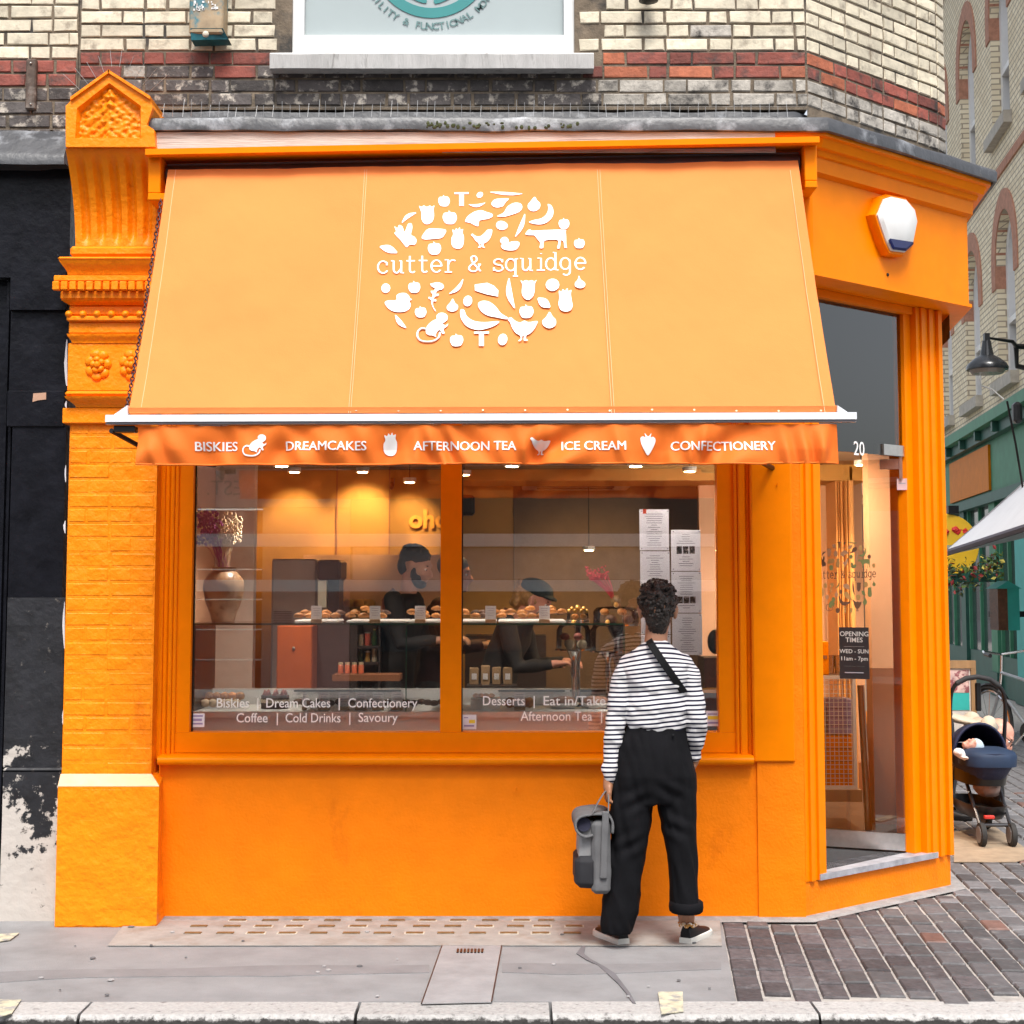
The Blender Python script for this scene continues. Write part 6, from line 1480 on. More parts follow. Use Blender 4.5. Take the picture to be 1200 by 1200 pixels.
jr = [thing('condiment_jar', 'small glass jar with orange label %s' % w_, 'jar', (X(p_, 1.3), 1.3, Z(790, 1.3)), 'jars seen through the counter glass') for p_, w_ in ((400, 'leftmost of the row behind the counter'), (408, 'second of the row behind the counter'), (416, 'third of the row behind the counter'), (424, 'nearest the black apron'))]
for j_, p_ in zip(jr, (400, 408, 416, 424)):
    MB().lathe((X(p_, 1.3), 1.3, Z(789, 1.3)), [(.016, 0), (.016, .045), (.012, .05)], 10).build('glass', mat('jar_orange', (.55, .13, .06), rough=.3, var=.2), j_, smooth=40); MB().lathe((X(p_, 1.3), 1.3, Z(789, 1.3) + .0505), [(.014, 0), (.014, .012)], 10).build('lid', mat('jar_lid', (.5, .4, .25)), j_)
MB().box(X(392, 1.3), X(470, 1.3), 1.22, 1.45, Z(793, 1.3) - .02, Z(790, 1.3)).build('shelf_board', BRN, jr[0])

# tins, bottles and folded boxes on shelves seen through the counter glass
SH2 = thing('goods_shelf', 'low dark shelf unit of tins and bottles behind the left part of the counter', 'shelf', (X(425, 1.9), 1.9, zfl))
for py in (776, 757): MB().box(X(392, 1.56), X(446, 1.56), 1.56, 1.84, Z(py, 1.56) - .015, Z(py, 1.56)).build('shelf_board', mat('dark_unit', (.04, .03, .03)), SH2)
for x_ in (392, 446): MB().box(X(x_, 1.56) - .01, X(x_, 1.56), 1.56, 1.84, zfl, Z(735, 1.56)).build('side_panel', mat('dark_unit', (.04, .03, .03)), SH2)
TIN = [mat('tin_gold', (.45, .28, .08), rough=.35, metal=.4), mat('tin_cream', (.5, .42, .3), rough=.5), mat('tin_red', (.35, .06, .04), rough=.5), mat('bottle_green', (.03, .07, .03), rough=.15)]
for row, py in enumerate((776, 757)):
    for i in range(6):
        c = Vector((X(398 + i*8.2, 1.6), 1.62, Z(py, 1.56) + .001)); hgt = rnd.uniform(.05, .085); kd = (i + row*2) % 4
        t = thing('tin' if kd < 3 else 'bottle', '%s %s on the %s shelf behind the counter glass' % (ORDW[i], ['gold tin', 'cream tin', 'red tin', 'dark green bottle'][kd], 'lower' if row == 0 else 'upper'), 'tin' if kd < 3 else 'bottle', c)
        if kd < 3: MB().lathe(c, [(.017, 0), (.017, hgt)], 12).build('body', TIN[kd], t, smooth=40); MB().lathe(c + Vector((0, 0, hgt + .0005)), [(.0175, 0), (.0175, .008)], 12).build('lid', STEEL, t)
        else: MB().lathe(c, [(.016, 0), (.016, .05), (.006, .07), (.006, .09)], 12).build('body', TIN[3], t, smooth=40); MB().lathe(c + Vector((0, 0, .0905)), [(.007, 0), (.007, .008)], 10).build('cap', TIN[0], t)
for i in range(4):
    px = 556 + i*13; c = Vector((X(px, 1.25), 1.25, zfl)); t = thing('paper_bag', '%s folded brown paper bag standing behind the counter right of the mullion' % ORDW[i], 'bag', Vector((c.x, c.y, Z(802, 1.25))))
    MB().bbox(c.x - .025, c.x + .025, 1.23, 1.27, Z(802, 1.25), Z(rnd.uniform(776, 783), 1.25), .004).jitter(.003).build('body', mat('kraft_paper', (.30, .19, .10), rough=.8, var=.2), t); MB().box(c.x - .014, c.x + .014, 1.2265, 1.2285, Z(796, 1.25), Z(789, 1.25)).build('label', CARD, t)
MB().box(X(548, 1.3), X(606, 1.3), 1.15, 1.35, zfl, Z(802, 1.25) - .001).build('cabinet', mat('dark_unit', (.04, .03, .03)), ct)
# ---- vinyl words on the panes
yv = yW + .0285
VW = mat('white_window_vinyl', (.92, .92, .90), rough=.6, var=.01)
def words(body, a, b, base_, h, parent=None):
    g = text(body, .1, bold=.0004, align='LEFT', ext=.0004); w0 = min(p.x for p in g.v); w = max(p.x for p in g.v) - w0; xa, xb = X(a, yv, base_), X(b, yv, base_); kx = (xb - xa)/w; kz = (Z(base_ - h, yv) - Z(base_, yv))/.0715
    g.v = [Vector((xa + (p.x - w0)*kx, yv + p.z, Z(base_, yv) + p.y*kz)) for p in g.v]; g.build('window_lettering', VW, shop, label='white words %s on the window' % body.replace('|', '').replace('  ', ' '))
words('Biskies', 254, 292, 829, 11.2); words('Dream Cakes', 312, 387, 829, 11.2); words('Confectionery', 408, 489, 829, 11.2)
words('Coffee', 277, 313.5, 846.5, 11.2); words('Cold Drinks', 334.5, 399, 846.5, 11.2); words('Savoury', 420, 466, 846, 11.2)
words('Desserts', 566, 615, 826.5, 11.2); words('Eat in/Take home', 637, 752, 826.5, 11.2); words('Afternoon Tea', 610, 694, 844.5, 11.2)
for px, py in ((302, 825), (397.5, 825), (325, 842.5), (410, 842), (626, 822.5), (705, 840)):
    p = W(px, py, yv); MB().box(p.x - .0028, p.x + .0028, yv - .0005, yv + .0004, p.z - .031, p.z + .029).build('window_lettering', VW, shop)
# stickers
def sticker(x0, x1, y0, y1, m, lbl, spots):
    t = thing('window_sticker', lbl, 'sticker', W((x0+x1)/2, (y0+y1)/2, yv)); MB().box(X(x0, yv), X(x1, yv), yv - .001, yv, Z(y1, yv), Z(y0, yv)).build('paper', m, t)
    for (a, b, c_, d_, mm) in spots: MB().box(X(x0 + a, yv), X(x0 + b, yv), yv - .002, yv - .0011, Z(y0 + d_, yv), Z(y0 + c_, yv)).build('print', mm, t)
LIL = mat('lilac_print', (.32, .27, .45), rough=.6); YLW = mat('yellow_print', (.85, .62, .04), rough=.6); WHP = mat('sticker_white', (.75, .74, .78), rough=.5)
sticker(226, 242, 836, 852, WHP, 'white and lilac sticker at the lower left corner of the left pane', [(2, 14, 2, 4, LIL), (3, 13, 6, 9, LIL), (2, 14, 11, 13, LIL)])
sticker(542, 558.5, 837.5, 854.5, WHP, 'white and yellow sticker at the lower left corner of the right pane', [(8, 15, 6, 10, YLW), (2, 7, 3, 4, LIL), (2, 14, 12, 14, LIL)])
sticker(826, 841.5, 833, 851, WHP, 'white and yellow sticker at the lower right corner of the right pane', [(2, 14, 6, 10, YLW), (2, 13, 3, 4.5, LIL), (2, 14, 13, 15, LIL)])
# paper menus behind the glass
PAPER = mat('menu_paper', (.80, .79, .83), rough=.6, var=.02)
_N = PAPER.node_tree.nodes; _L = PAPER.node_tree.links
_t = _N.new('ShaderNodeBsdfTranslucent'); _t.inputs[0].default_value = (.8, .8, .85, 1); _x = _N.new('ShaderNodeMixShader'); _x.inputs[0].default_value = .45
_L.new(_N['Principled BSDF'].outputs[0], _x.inputs[1]); _L.new(_t.outputs[0], _x.inputs[2]); _L.new(_x.outputs[0], _N['Material Output'].inputs[0])
PIC = mat('menu_picture', (.12, .08, .06), rough=.6, var=.6, vs=90, col2=(.5, .4, .35), c2scale=60)
yp_ = yW + .046
def menu(x0, x1, y0, y1, lbl, pics=None, head=True, tab=False):
    t = thing('paper_menu', lbl, 'menu', W((x0+x1)/2, y1, yp_), 'paper menus in the window'); MB().box(X(x0, yp_), X(x1, yp_), yp_, yp_ + .002, Z(y1, yp_), Z(y0, yp_)).build('sheet', PAPER, t)
    cx3 = (x0 + x1)/2; y = y0 + 5; r3 = random.Random(int(y0*7 + x0))
    while y < y1 - 4:
        if pics and pics[0] - 2 < y < pics[1] + 2: y += 2.2; continue
        w = r3.uniform(3, 11); MB().box(X(cx3 - w, yp_), X(cx3 + w, yp_), yp_ - .0008, yp_ - .0002, Z(y + .75, yp_), Z(y, yp_)).build('text_line', PRN, t); y += 2.6
    if pics:
        for q in range(3): MB().box(X(cx3 - 11 + q*7.6, yp_), X(cx3 - 4.6 + q*7.6, yp_), yp_ - .001, yp_ - .0002, Z(pics[1], yp_), Z(pics[0], yp_)).build('picture', PIC, t)
    if tab: MB().box(X(x0 + 4, yp_), X(x0 + 8, yp_), yp_ - .0014, yp_ - .0004, Z(y0 + 5, yp_), Z(y0 - .5, yp_)).build('red_tab', mat('red_tape', (.7, .08, .03)), t)
    for q in ((x0 + 2, y0 + 2), (x1 - 2, y0 + 2), (x0 + 2, y1 - 2), (x1 - 2, y1 - 2)): MB().ell(W(q[0], q[1], yp_ - .0015), .0035, .0015, .0035, 6, 4).build('fixing', PRN, t)
menu(750, 784.5, 597, 645, 'paper menu with a red tab, top of the left column', tab=True)
menu(750.5, 785, 646, 695, 'second paper menu in the left column, above the woman\'s head')
menu(751, 785.5, 696, 743, 'paper menu hidden mostly behind the woman\'s curly hair'); menu(751, 785.5, 744, 775, 'lowest paper menu of the left column behind the woman\'s neck')
menu(787, 821.5, 621, 669, 'paper menu with three pictures, top of the right column', pics=(640, 649))
menu(787, 822, 670, 718, 'middle paper menu of the right column with pictures by the hair', pics=(699, 707))
menu(787.5, 822.5, 719, 767.5, 'lowest paper menu of the right column with text only')
# dark head-like round lamp at right of pane + shelf
wf = thing('round_black_mixer', 'round black machine on a shelf at the right of the right pane', 'machine', (X(835, 1.2), 1.2, 1.2)); MB().ell(W(838, 752, 1.2), .045, .05, .07, 14, 8).build('drum', BLACKM, wf, smooth=True); MB().box(X(822, 1.2), X(845, 1.2), 1.1, 1.4, zfl, Z(770, 1.2)).build('cabinet', mat('dark_unit', (.04, .03, .03)), wf); MB().box(X(822, 1.09), X(845, 1.09), 1.08, 1.095, Z(812, 1.09), Z(806, 1.09)).build('edge', AMB, wf)
# ---- doorway: wire rack, boxes, post
rk = thing('wire_rack', 'white wire mesh rack inside the doorway', 'rack', (X(978, 1.9), 1.9, zfl)); yr = 1.55
x0r, x1r = X(915, yr), X(1001, yr); z0r, z1r = Z(925, yr), Z(792, yr)
for a, b, c_, d_ in ((x0r, x1r, z1r - .02, z1r), (x0r, x1r, z0r, z0r + .02), (x1r - .02, x1r, z0r + .0205, z1r - .0205)): MB().box(a, b, yr, yr + .02, c_, d_).build('rail', WHITE, rk)
msh = MB(); n = 0
for i in range(1, int((x1r - x0r)/.026)): msh.box(x1r - i*.026 - .002, x1r - i*.026 + .001, yr + .006, yr + .009, z0r + .02, z1r - .02)
for i in range(1, int((z1r - z0r)/.026)): msh.box(x0r, x1r - .02, yr + .0095, yr + .0125, z1r - i*.026 - .002, z1r - i*.026 + .001)
msh.build('wire_mesh', WHITE, rk, kind='stuff'); MB().box(x0r, x1r, yr + .02, yr + .4, z1r - .006, z1r).build('top_shelf', BLACKM, rk)
MB().box(x0r, x1r + .02, yr - .02, yr + .42, z0r - .07, z0r - .001).build('plinth', mat('pale_wood', (.4, .26, .14), var=.2), rk)
for i, (a, b, c_, d_, m0, lb_) in enumerate(((917, 1000, 862, 922, ORANGE, 'orange crates stacked in the bottom of the wire rack'), (930, 965, 832, 860, BRN, 'brown carton in the middle of the wire rack'), (968, 998, 820, 860, LIL, 'lilac carton right of the brown carton in the wire rack'), (922, 958, 798, 829, LIL, 'lilac carton on the top level of the wire rack'))):
    t = thing('carton', lb_, 'box', (X(a, 1.7), 1.7, Z(d_, 1.7))); MB().bbox(X(a, 1.62), X(b, 1.62), 1.62, 1.85, Z(d_, 1.62), Z(c_, 1.62), .004).build('body', m0, t)
    for k3 in range(1, 4): MB().box(X(a, 1.61) + .003, X(b, 1.61) - .003, 1.615, 1.6195, Z(c_ + (d_ - c_)*k3/4, 1.62) - .002, Z(c_ + (d_ - c_)*k3/4, 1.62)).build('rib', BLACKM, t)
t = thing('orange_box', 'small orange box on top of the wire rack', 'box', (X(962, 1.7), 1.7, z1r)); MB().bbox(X(955, 1.65), X(970, 1.65), 1.65, 1.75, z1r + .001, Z(752, 1.65), .003).build('body', ORANGE, t); MB().box(X(957, 1.648), X(968, 1.648), 1.646, 1.6495, Z(772, 1.65), Z(768, 1.65)).build('band', BRN, t)
t = thing('glass_jars', 'row of clear glass tumblers on top of the wire rack', 'glasses', (X(975, 1.7), 1.7, z1r))
for i in range(4): MB().lathe((X(963 + i*9, 1.8), 1.8, z1r + .001), [(.02, 0), (.028, .11), (.026, .11), (.018, .004)], 14, cap=False).build('tumbler', glass('tumbler_glass', (.85, .85, .85), k=2, ior=1.5), t, smooth=50)
bp = thing('barrier_post', 'steel barrier post on a round base inside the doorway', 'post', ground(1015, 967, zfl)); pc = Vector((X(1013, 1.0), 1.0, zfl + .006))
MB().lathe(pc, [(.15, 0), (.15, .008), (.03, .03)], 28).build('foot', STEEL, bp, smooth=40); MB().tube([pc + Vector((0, 0, .03)), pc + Vector((-.03, 0, .86))], .02, 14).build('tube', STEEL, bp, smooth=40)
# ---- opening times card and logo on the door
def dpt(px, py, off=.0): return hit(px, py, H + dn*(.005 + off), dn)
pa, pb_ = dpt(983, 735, .003), dpt(1019, 796, .003)
oc = thing('opening_times_card', 'black opening times card on the glass door', 'sign', pb_)
def dquad(x0, x1, y0, y1, off, th, nm, m, par):
    a, b = dpt(x0, y0, off), dpt(x1, y1, off); c = (a + b)/2; u = dd*((b - a).dot(dd)/2); MB().obox(c, u, dn*th/2, Vector((0, 0, (b.z - a.z)/2))).build(nm, m, par)
dquad(983, 1019, 735, 796, .004, .004, 'card', mat('black_card', (.012, .011, .013), rough=.5), oc)
GW = mat('chalk_grey_print', (.45, .44, .42), rough=.7)
for s_, py, sz in (('OPENING', 745.5, 7.2), ('TIMES', 752.5, 7.2), ('WED - SUN', 765.5, 6.2), ('11am - 7pm', 774, 6.2)):
    g = text(s_, sz*8.2/1817*1.1, bold=.0002); o_ = dpt(1001, py, .0068); place(g, o_, -dd, (0, 0, 1), dn); g.build('lettering', GW, oc)
for py in (757.5, 780.5): dquad(989, 1013, py, py + .5, .0065, .001, 'rule', GW, oc)
dquad(990, 1012, 787.5, 789, .0065, .001, 'small_print', PRN, oc)
lx, lyy = 990.5, 672
def door_map(x, y):
    return dpt(lx + (x - 580)*.0735, lyy + 3 + (y - 440)*.116, .001), dn
dm = [mat('door_logo_brown', (.10, .045, .02), rough=.6), mat('door_logo_ochre', (.34, .20, .06), rough=.6), mat('door_logo_green', (.14, .16, .05), rough=.6), mat('door_logo_tan', (.35, .2, .1), rough=.6)]
draw_logo(door_map, dm[0], door, .0003, .0006, dm); draw_name(lambda x, y: door_map(x, y + 0), dm[0], door, .0021)
sk = thing('pink_note', 'small pink note stuck on the glass door below the hinge', 'note', dpt(1057, 567, .003)); dquad(1051, 1063, 561, 574, .003, .002, 'paper', mat('pink_paper', (.62, .42, .42)), sk); dquad(1053, 1061, 566, 566.8, .0046, .0005, 'print', PRN, sk)
# ================================================================ PEOPLE
SKIN = mat('skin_light', (.58, .33, .23), rough=.5, var=.05, vs=20, bump=.001, bs=150); SKIN2 = mat('skin_tan', (.36, .17, .095), rough=.5, var=.06, vs=20, bump=.001, bs=150)
SKIN3 = mat('skin_pinkish', (.62, .30, .22), rough=.5, var=.08, vs=16, bump=.001, bs=120)
def V(*a): return Vector(a)
def limb(mb, P, Rr, n=12):
    P = [Vector(p) for p in P]; mb.tube(P, Rr, n)
    for p, r in ((P[0], Rr[0]), (P[-1], Rr[-1])):
        q = r if isinstance(r, (int, float)) else min(r); mb.ell(p, q, q, q, 10, 7)
    return mb
def frame(f, up=(0, 0, 1)):
    f = Vector(f).normalized(); r = f.cross(Vector(up)).normalized(); u = r.cross(f).normalized(); return f, r, u
def head(mb, c, f, up=(0, 0, 1), s=1.0):
    f, r, u = frame(f, up); M = Matrix((f, r, u)).transposed(); P = lambda a, b, h: c + (f*a + r*b + u*h)*s
    E = lambda a, b, h, x, y, z, n=14, m=10: mb.ell(P(a, b, h), x*s, y*s, z*s, n, m, M)
    E(-.012, 0, .032, .098, .078, .082); E(.022, 0, -.018, .074, .064, .084); E(.045, 0, -.078, .046, .045, .034); E(.072, 0, .03, .026, .05, .016)
    for q in (-1, 1):
        E(.052, q*.034, -.025, .03, .022, .026); E(-.008, q*.078, -.005, .018, .012, .033); E(-.008, q*.088, .006, .010, .006, .022)
    limb(mb, [P(.088, 0, .012), P(.108, 0, -.018), P(.112, 0, -.028)], [.009*s, .013*s, .014*s], 8)
    for q in (-1, 1): E(.100, q*.012, -.03, .011, .008, .008, 8, 6)
    E(.090, 0, -.052, .014, .024, .006, 10, 6); E(.087, 0, -.062, .013, .021, .007, 10, 6); E(.082, 0, -.093, .018, .022, .016, 10, 6)
    return P, M
def eyes(P, M, s, par, look=0):
    for q in (-1, 1):
        MB().ell(P(.074, q*.031, .003), .0125*s, .011*s, .0085*s, 12, 8, M).build('eye', mat('eye_white', (.7, .68, .65), rough=.2), par, smooth=True)
        MB().ell(P(.084, q*.031, .003), .0035*s, .0065*s, .0065*s, 10, 6, M).build('iris', mat('iris_brown', (.03, .015, .01), rough=.15), par, smooth=True)
        MB().ell(P(.084, q*.032, .026), .006*s, .018*s, .004*s, 8, 5, M).build('eyebrow', mat('brow', (.03, .02, .015), rough=.9), par, smooth=True)
def hand(mb, w, d, palm_n, side, s=1.0, curl=.6):
    """w wrist, d direction along the palm, palm_n the way the palm faces, side the thumb side"""
    d = Vector(d).normalized(); pn = Vector(palm_n); pn = (pn - d*pn.dot(d)).normalized(); t = Vector(side); t = (t - d*t.dot(d) - pn*t.dot(pn)).normalized()
    M = Matrix((d, t, pn)).transposed(); mb.ell(w + d*.045*s, .055*s, .040*s, .018*s, 12, 8, M); limb(mb, [w - d*.02, w + d*.02], [.026*s, .026*s])
    for i, (o, l) in enumerate(((.030, .070), (.011, .078), (-.009, .073), (-.028, .058))):
        b = w + d*.082*s + t*o*s; c1 = curl*(1 + .08*i); P = [b - d*.02*s, b]; ang = 0
        for seg in (.42, .33, .25):
            ang += c1; P.append(P[-1] + (d*math.cos(ang) + pn*math.sin(ang))*l*seg*s)
        limb(mb, P, [.0098*s, .0098*s, .0090*s, .0084*s, .0075*s], 8)
    b = w + d*.02*s + t*.028*s; limb(mb, [b, b + (t*.6 + d*.7 + pn*.25).normalized()*.036*s, b + (t*.45 + d*.9 + pn*.55).normalized()*.066*s], [.013*s, .011*s, .009*s], 8)
def shoe(par, heel, d, mU, mS, L_=.25, cloth=None):
    d = Vector(d); d.z = 0; d.normalize(); r = V(-d.y, d.x, 0); prof = [(0, .026), (.03, .033), (.10, .034), (.17, .042), (.22, .038), (.25, .018)]
    k = L_/.25
    def ring(z0, z1, g):
        L1 = [heel + d*a*k + r*(w + g) for a, w in prof]; R1 = [heel + d*a*k - r*(w + g) for a, w in prof][::-1]; return [p + V(0, 0, z) for p, z in zip(L1 + R1, [z0]*12)]
    MB().loft([ring(.0, 0, .0), ring(.006, 0, .004), ring(.028, 0, .003), ring(.03, 0, 0)]).build('shoe_sole', mS, par, smooth=40)
    hts = [(0, .085, .024), (.03, .09, .03), (.08, .085, .031), (.13, .065, .033), (.18, .05, .034), (.22, .043, .03), (.246, .034, .014)]; rings = []
    for a, h, w in hts:
        c = heel + d*a*k; rings.append([c + r*w*math.cos(t) + V(0, 0, .03 + (h - .03)*max(math.sin(t), 0)) for t in [math.pi*i/8 for i in range(9)]])
    MB().loft(rings).build('shoe_upper', mU, par, smooth=60)
def tors(mb, rings, n=20, p=2.3):
    """rings: (centre, half width, half depth, right vector)"""
    out = []
    for c, hw, hd, r in rings:
        c = Vector(c); r = Vector(r).normalized(); b = V(-r.y, r.x, 0); ring = []
        for i in range(n):
            a = 2*math.pi*i/n; ca, sa = math.cos(a), math.sin(a); ring.append(c + r*hw*math.copysign(abs(ca)**(2/p), ca) + b*hd*math.copysign(abs(sa)**(2/p), sa))
        out.append(ring)
    return mb.loft(out)
# ---- the woman at the window
YB = -.60; q = (YB + 7.7)/1817
PW = lambda px, py, dy=0.0: W(px, py, YB + dy)
wo = thing('person', 'woman with curly dark hair, striped top and black trousers seen from behind at the window', 'person', ground(765, 1102))
lwr = PW(713, 917, -.02); rwr = PW(814, 890, .03)
bd = MB(); hc = PW(771, 716, .02); Pm, Mm = head(bd, hc, (.12, 1, .06)); limb(bd, [PW(768, 766), PW(769, 745, .01), hc - V(0, 0, .03)], [.058, .052, .055])
tors(bd, [(PW(768, 800), .13, .07, (1, 0, 0)), (PW(768, 775), .12, .06, (1, 0, 0)), (PW(768, 757), .06, .045, (1, 0, 0))]); tors(bd, [(PW(768, 800), .13, .07, (1, 0, 0)), (PW(767, 845), .10, .07, (1, 0, 0)), (PW(767, 905), .14, .09, (1, 0, 0)), (PW(767, 935), .12, .08, (1, 0, 0))])
limb(bd, [PW(735, 780), PW(723, 842, -.01), lwr], [.036, .03, .021]); limb(bd, [PW(803, 780), PW(814, 842, -.02), rwr], [.036, .03, .021])
hand(bd, lwr, (-.05, 0, -1), (1, .2, 0), (.1, 1, 0), .92, .85); hand(bd, rwr, (-.25, .5, -.8), (-1, 0, 0), (0, .6, .8), .88, .5)
heelR = ground(803, 1107); heelL = ground(731, 1108)
limb(bd, [PW(746, 930), PW(733, 1010), heelL + V(-.018, .045, .11)], [.07, .05, .03]); limb(bd, [PW(792, 930), PW(798, 1000), heelR + V(.005, .035, .10)], [.07, .05, .032]); 
for hh, d3 in ((heelR, V(.5, .87, 0)), (heelL, V(-.42, .9, 0))):
    limb(bd, [hh + d3*.04 + V(0, 0, .13), hh + d3*.045 + V(0, 0, .06), hh + d3*.11 + V(0, 0, .045)], [.030, .022, .012])
fuse(bd, 'body', SKIN2, .0055, 2, wo)
# hair: tight curls over the skull
hr = MB(); rh = random.Random(5); f_, r_2, u_ = frame((.12, 1, .06)); 
hr.ell(hc - f_*.012 + u_*.035, .098, .083, .088, 16, 12, Mm); hr.ell(hc - f_*.055 - u_*.03, .042, .058, .06, 14, 10, Mm); hr.ell(hc - f_*.045 - u_*.075, .03, .045, .035, 12, 8, Mm)
for i in range(1000):
    a = rh.uniform(0, 2*math.pi); t = math.acos(rh.uniform(-.75, 1)); d = V(math.sin(t)*math.cos(a), math.sin(t)*math.sin(a), math.cos(t))
    if d.x > .55 and d.z < .5: continue
    if d.z < -.15 and d.x > -.25: continue
    rr3 = rh.uniform(.006, .0115); p = hc + f_*(d.x*.100 - .012) + r_2*d.y*.083 + u_*(d.z*.088 + .036 + (.012 if d.z > .4 else 0))
    if d.z < 0: p = hc + f_*(d.x*.080 - .018) + r_2*d.y*(.074 + d.z*.015) + u_*(d.z*.115 + .034)
    p += V(rh.uniform(-1, 1), rh.uniform(-1, 1), rh.uniform(-1, 1))*.010; hr.ell(p, rr3, rr3, rr3*.85, 7, 5)
HAIR = mat('dark_curly_hair', (.022, .016, .013), rough=.45, var=.5, vs=60, bump=.004, bs=140, spec=.4)
fuse(hr, 'hair', HAIR, .0034, 1, wo, disp=.004, ds=120)
# striped top
TOP = bpy.data.materials.new('navy_striped_jersey'); TOP.use_nodes = True; _N = TOP.node_tree.nodes; _L = TOP.node_tree.links; _b = _N['Principled BSDF']; _b.inputs['Roughness'].default_value = .85; _b.inputs['Specular IOR Level'].default_value = .2
_at = _N.new('ShaderNodeAttribute'); _at.attribute_name = 'stripe'; _w = _N.new('ShaderNodeMath'); _w.operation = 'FRACT'; _L.new(_at.outputs['Fac'], _w.inputs[0])
_r = _N.new('ShaderNodeValToRGB'); _r.color_ramp.elements[0].position = .0; _r.color_ramp.elements[0].color = (.012, .012, .035, 1); _r.color_ramp.elements[1].position = .37; _r.color_ramp.elements[1].color = (.012, .012, .035, 1)
e = _r.color_ramp.elements.new(.40); e.color = (.74, .73, .74, 1); e = _r.color_ramp.elements.new(.97); e.color = (.74, .73, .74, 1); e = _r.color_ramp.elements.new(1.0); e.color = (.012, .012, .035, 1)
_L.new(_w.outputs[0], _r.inputs[0]); _L.new(_r.outputs[0], _b.inputs['Base Color'])
_nb = _N.new('ShaderNodeTexNoise'); _nb.inputs['Scale'].default_value = 160; _bu = _N.new('ShaderNodeBump'); _bu.inputs['Distance'].default_value = .0015; _L.new(_nb.outputs[0], _bu.inputs['Height']); _L.new(_bu.outputs[0], _b.inputs['Normal'])
sh = MB(); cxx = 768
def T(py, x0, x1, dep, dy=0, mb=None): tors(mb, [])
rg = []
for py, x0, x1, dp, dy in ((856, 738, 801, .085, 0), (848, 735, 803, .098, 0), (840, 733, 804, .108, -.004), (828, 734, 804, .106, -.004), (810, 735, 803, .10, -.004), (795, 733, 805, .10, -.008), (782, 729, 808, .098, -.008), (772, 731, 806, .085, -.004), (764, 740, 797, .07, 0), (757, 751, 786, .058, .0), (753, 757, 781, .05, .004)):
    rg.append((PW((x0+x1)/2, py, dy), (x1-x0)/2*q, dp, (1, 0, 0)))
tors(sh, rg)
limb(sh, [PW(738, 779, 0), PW(732, 790, -.0), PW(727, 815, -.005), PW(722, 845, -.01), PW(717, 880, -.015), PW(714, 912, -.02)], [.046, .049, .049, .045, .037, .030], 14)
limb(sh, [PW(800, 778, 0), PW(806, 790, -.005), PW(812, 815, -.02), PW(815, 842, -.03), PW(816, 866, .0), PW(814, 884, .03)], [.046, .048, .048, .046, .041, .029], 14)
mfn = lambda p, n: .007*(1 - 2*abs(noise.noise(V(p.x*9 + p.z*13, p.y*8, p.z*11 - p.x*9)))) + .010*noise.noise(V(p.x*11 + p.z*7, p.y*7, p.z*15)) + .005*noise.noise(V(p.x*24, p.y*24, p.z*34 + p.x*20))
shirt = fuse(sh, 'striped_top', TOP, .006, 4, wo, fn=mfn)
me = shirt.data; at = me.attributes.new('stripe', 'FLOAT', 'POINT'); rl = root_loc(shirt)
s0 = PW(768, 848).z; xw0 = PW(768, 800).x; vals = []
for v in me.vertices:
    p = v.co + root_loc(wo); dx = p.x - xw0; z = p.z
    up_ = max(0, min(1, (z - PW(768, 800).z)/.12)); slope = -.16*dx*(1 - up_) if abs(dx) < .13 else 0
    zz = z - slope*0 + (.10*dx if abs(dx) < .14 else .014*math.copysign(1, dx)) * -1 * (1 - up_*.6) + up_*(abs(dx)**1.6)*.55 + .004*noise.noise(V(p.x*9, p.y*6, p.z*5))
    vals.append(zz/.0208)
at.data.foreach_set('value', vals)
MB().tube([PW(758 + 11*(1 - math.cos(t)), 754 + 3*math.sin(t), .0 - .045*math.sin(t)) for t in [math.pi*i/10 for i in range(11)]], .005, 6).build('neckline', mat('navy_trim', (.02, .02, .05), rough=.8), wo)
# trousers
TRS = mat('black_cotton_twill', (.006, .006, .0075), rough=.85, var=.25, vs=12, bump=.001, bs=220, spec=.12)
tr_ = MB(); rg = []
for py, x0, x1, dp, dy in ((940, 718, 814, .10, 0), (925, 716, 815, .118, 0), (908, 717.5, 814, .124, -.008), (890, 721, 810, .118, -.008), (872, 727, 806, .108, -.004), (856, 734, 803, .098, 0), (843, 737, 802, .094, 0)): rg.append((PW((x0+x1)/2, py, dy), (x1-x0)/2*q, dp, (1, 0, 0)))
tors(tr_, rg)
rg = []
for py, x0, x1, dp in ((915, 718, 768, .10), (935, 716, 766, .105), (960, 714.5, 762, .10), (1000, 712, 754.5, .092), (1040, 709, 749, .088), (1066, 706.5, 747, .085), (1082, 705, 744, .078), (1092, 706, 741, .070)): rg.append((PW((x0+x1)/2, py, .0), (x1-x0)/2*q, dp, (1, 0, 0)))
tors(tr_, rg, p=2.1)
rg = []
for py, x0, x1, dp in ((915, 766, 814, .10), (935, 769, 815, .10), (960, 774, 815, .094), (1000, 781.5, 816, .084), (1040, 786, 818, .078), (1064, 787, 820, .078)): rg.append((PW((x0+x1)/2, py, .0), (x1-x0)/2*q, dp, (1, 0, 0)))
tors(tr_, rg, p=2.1)
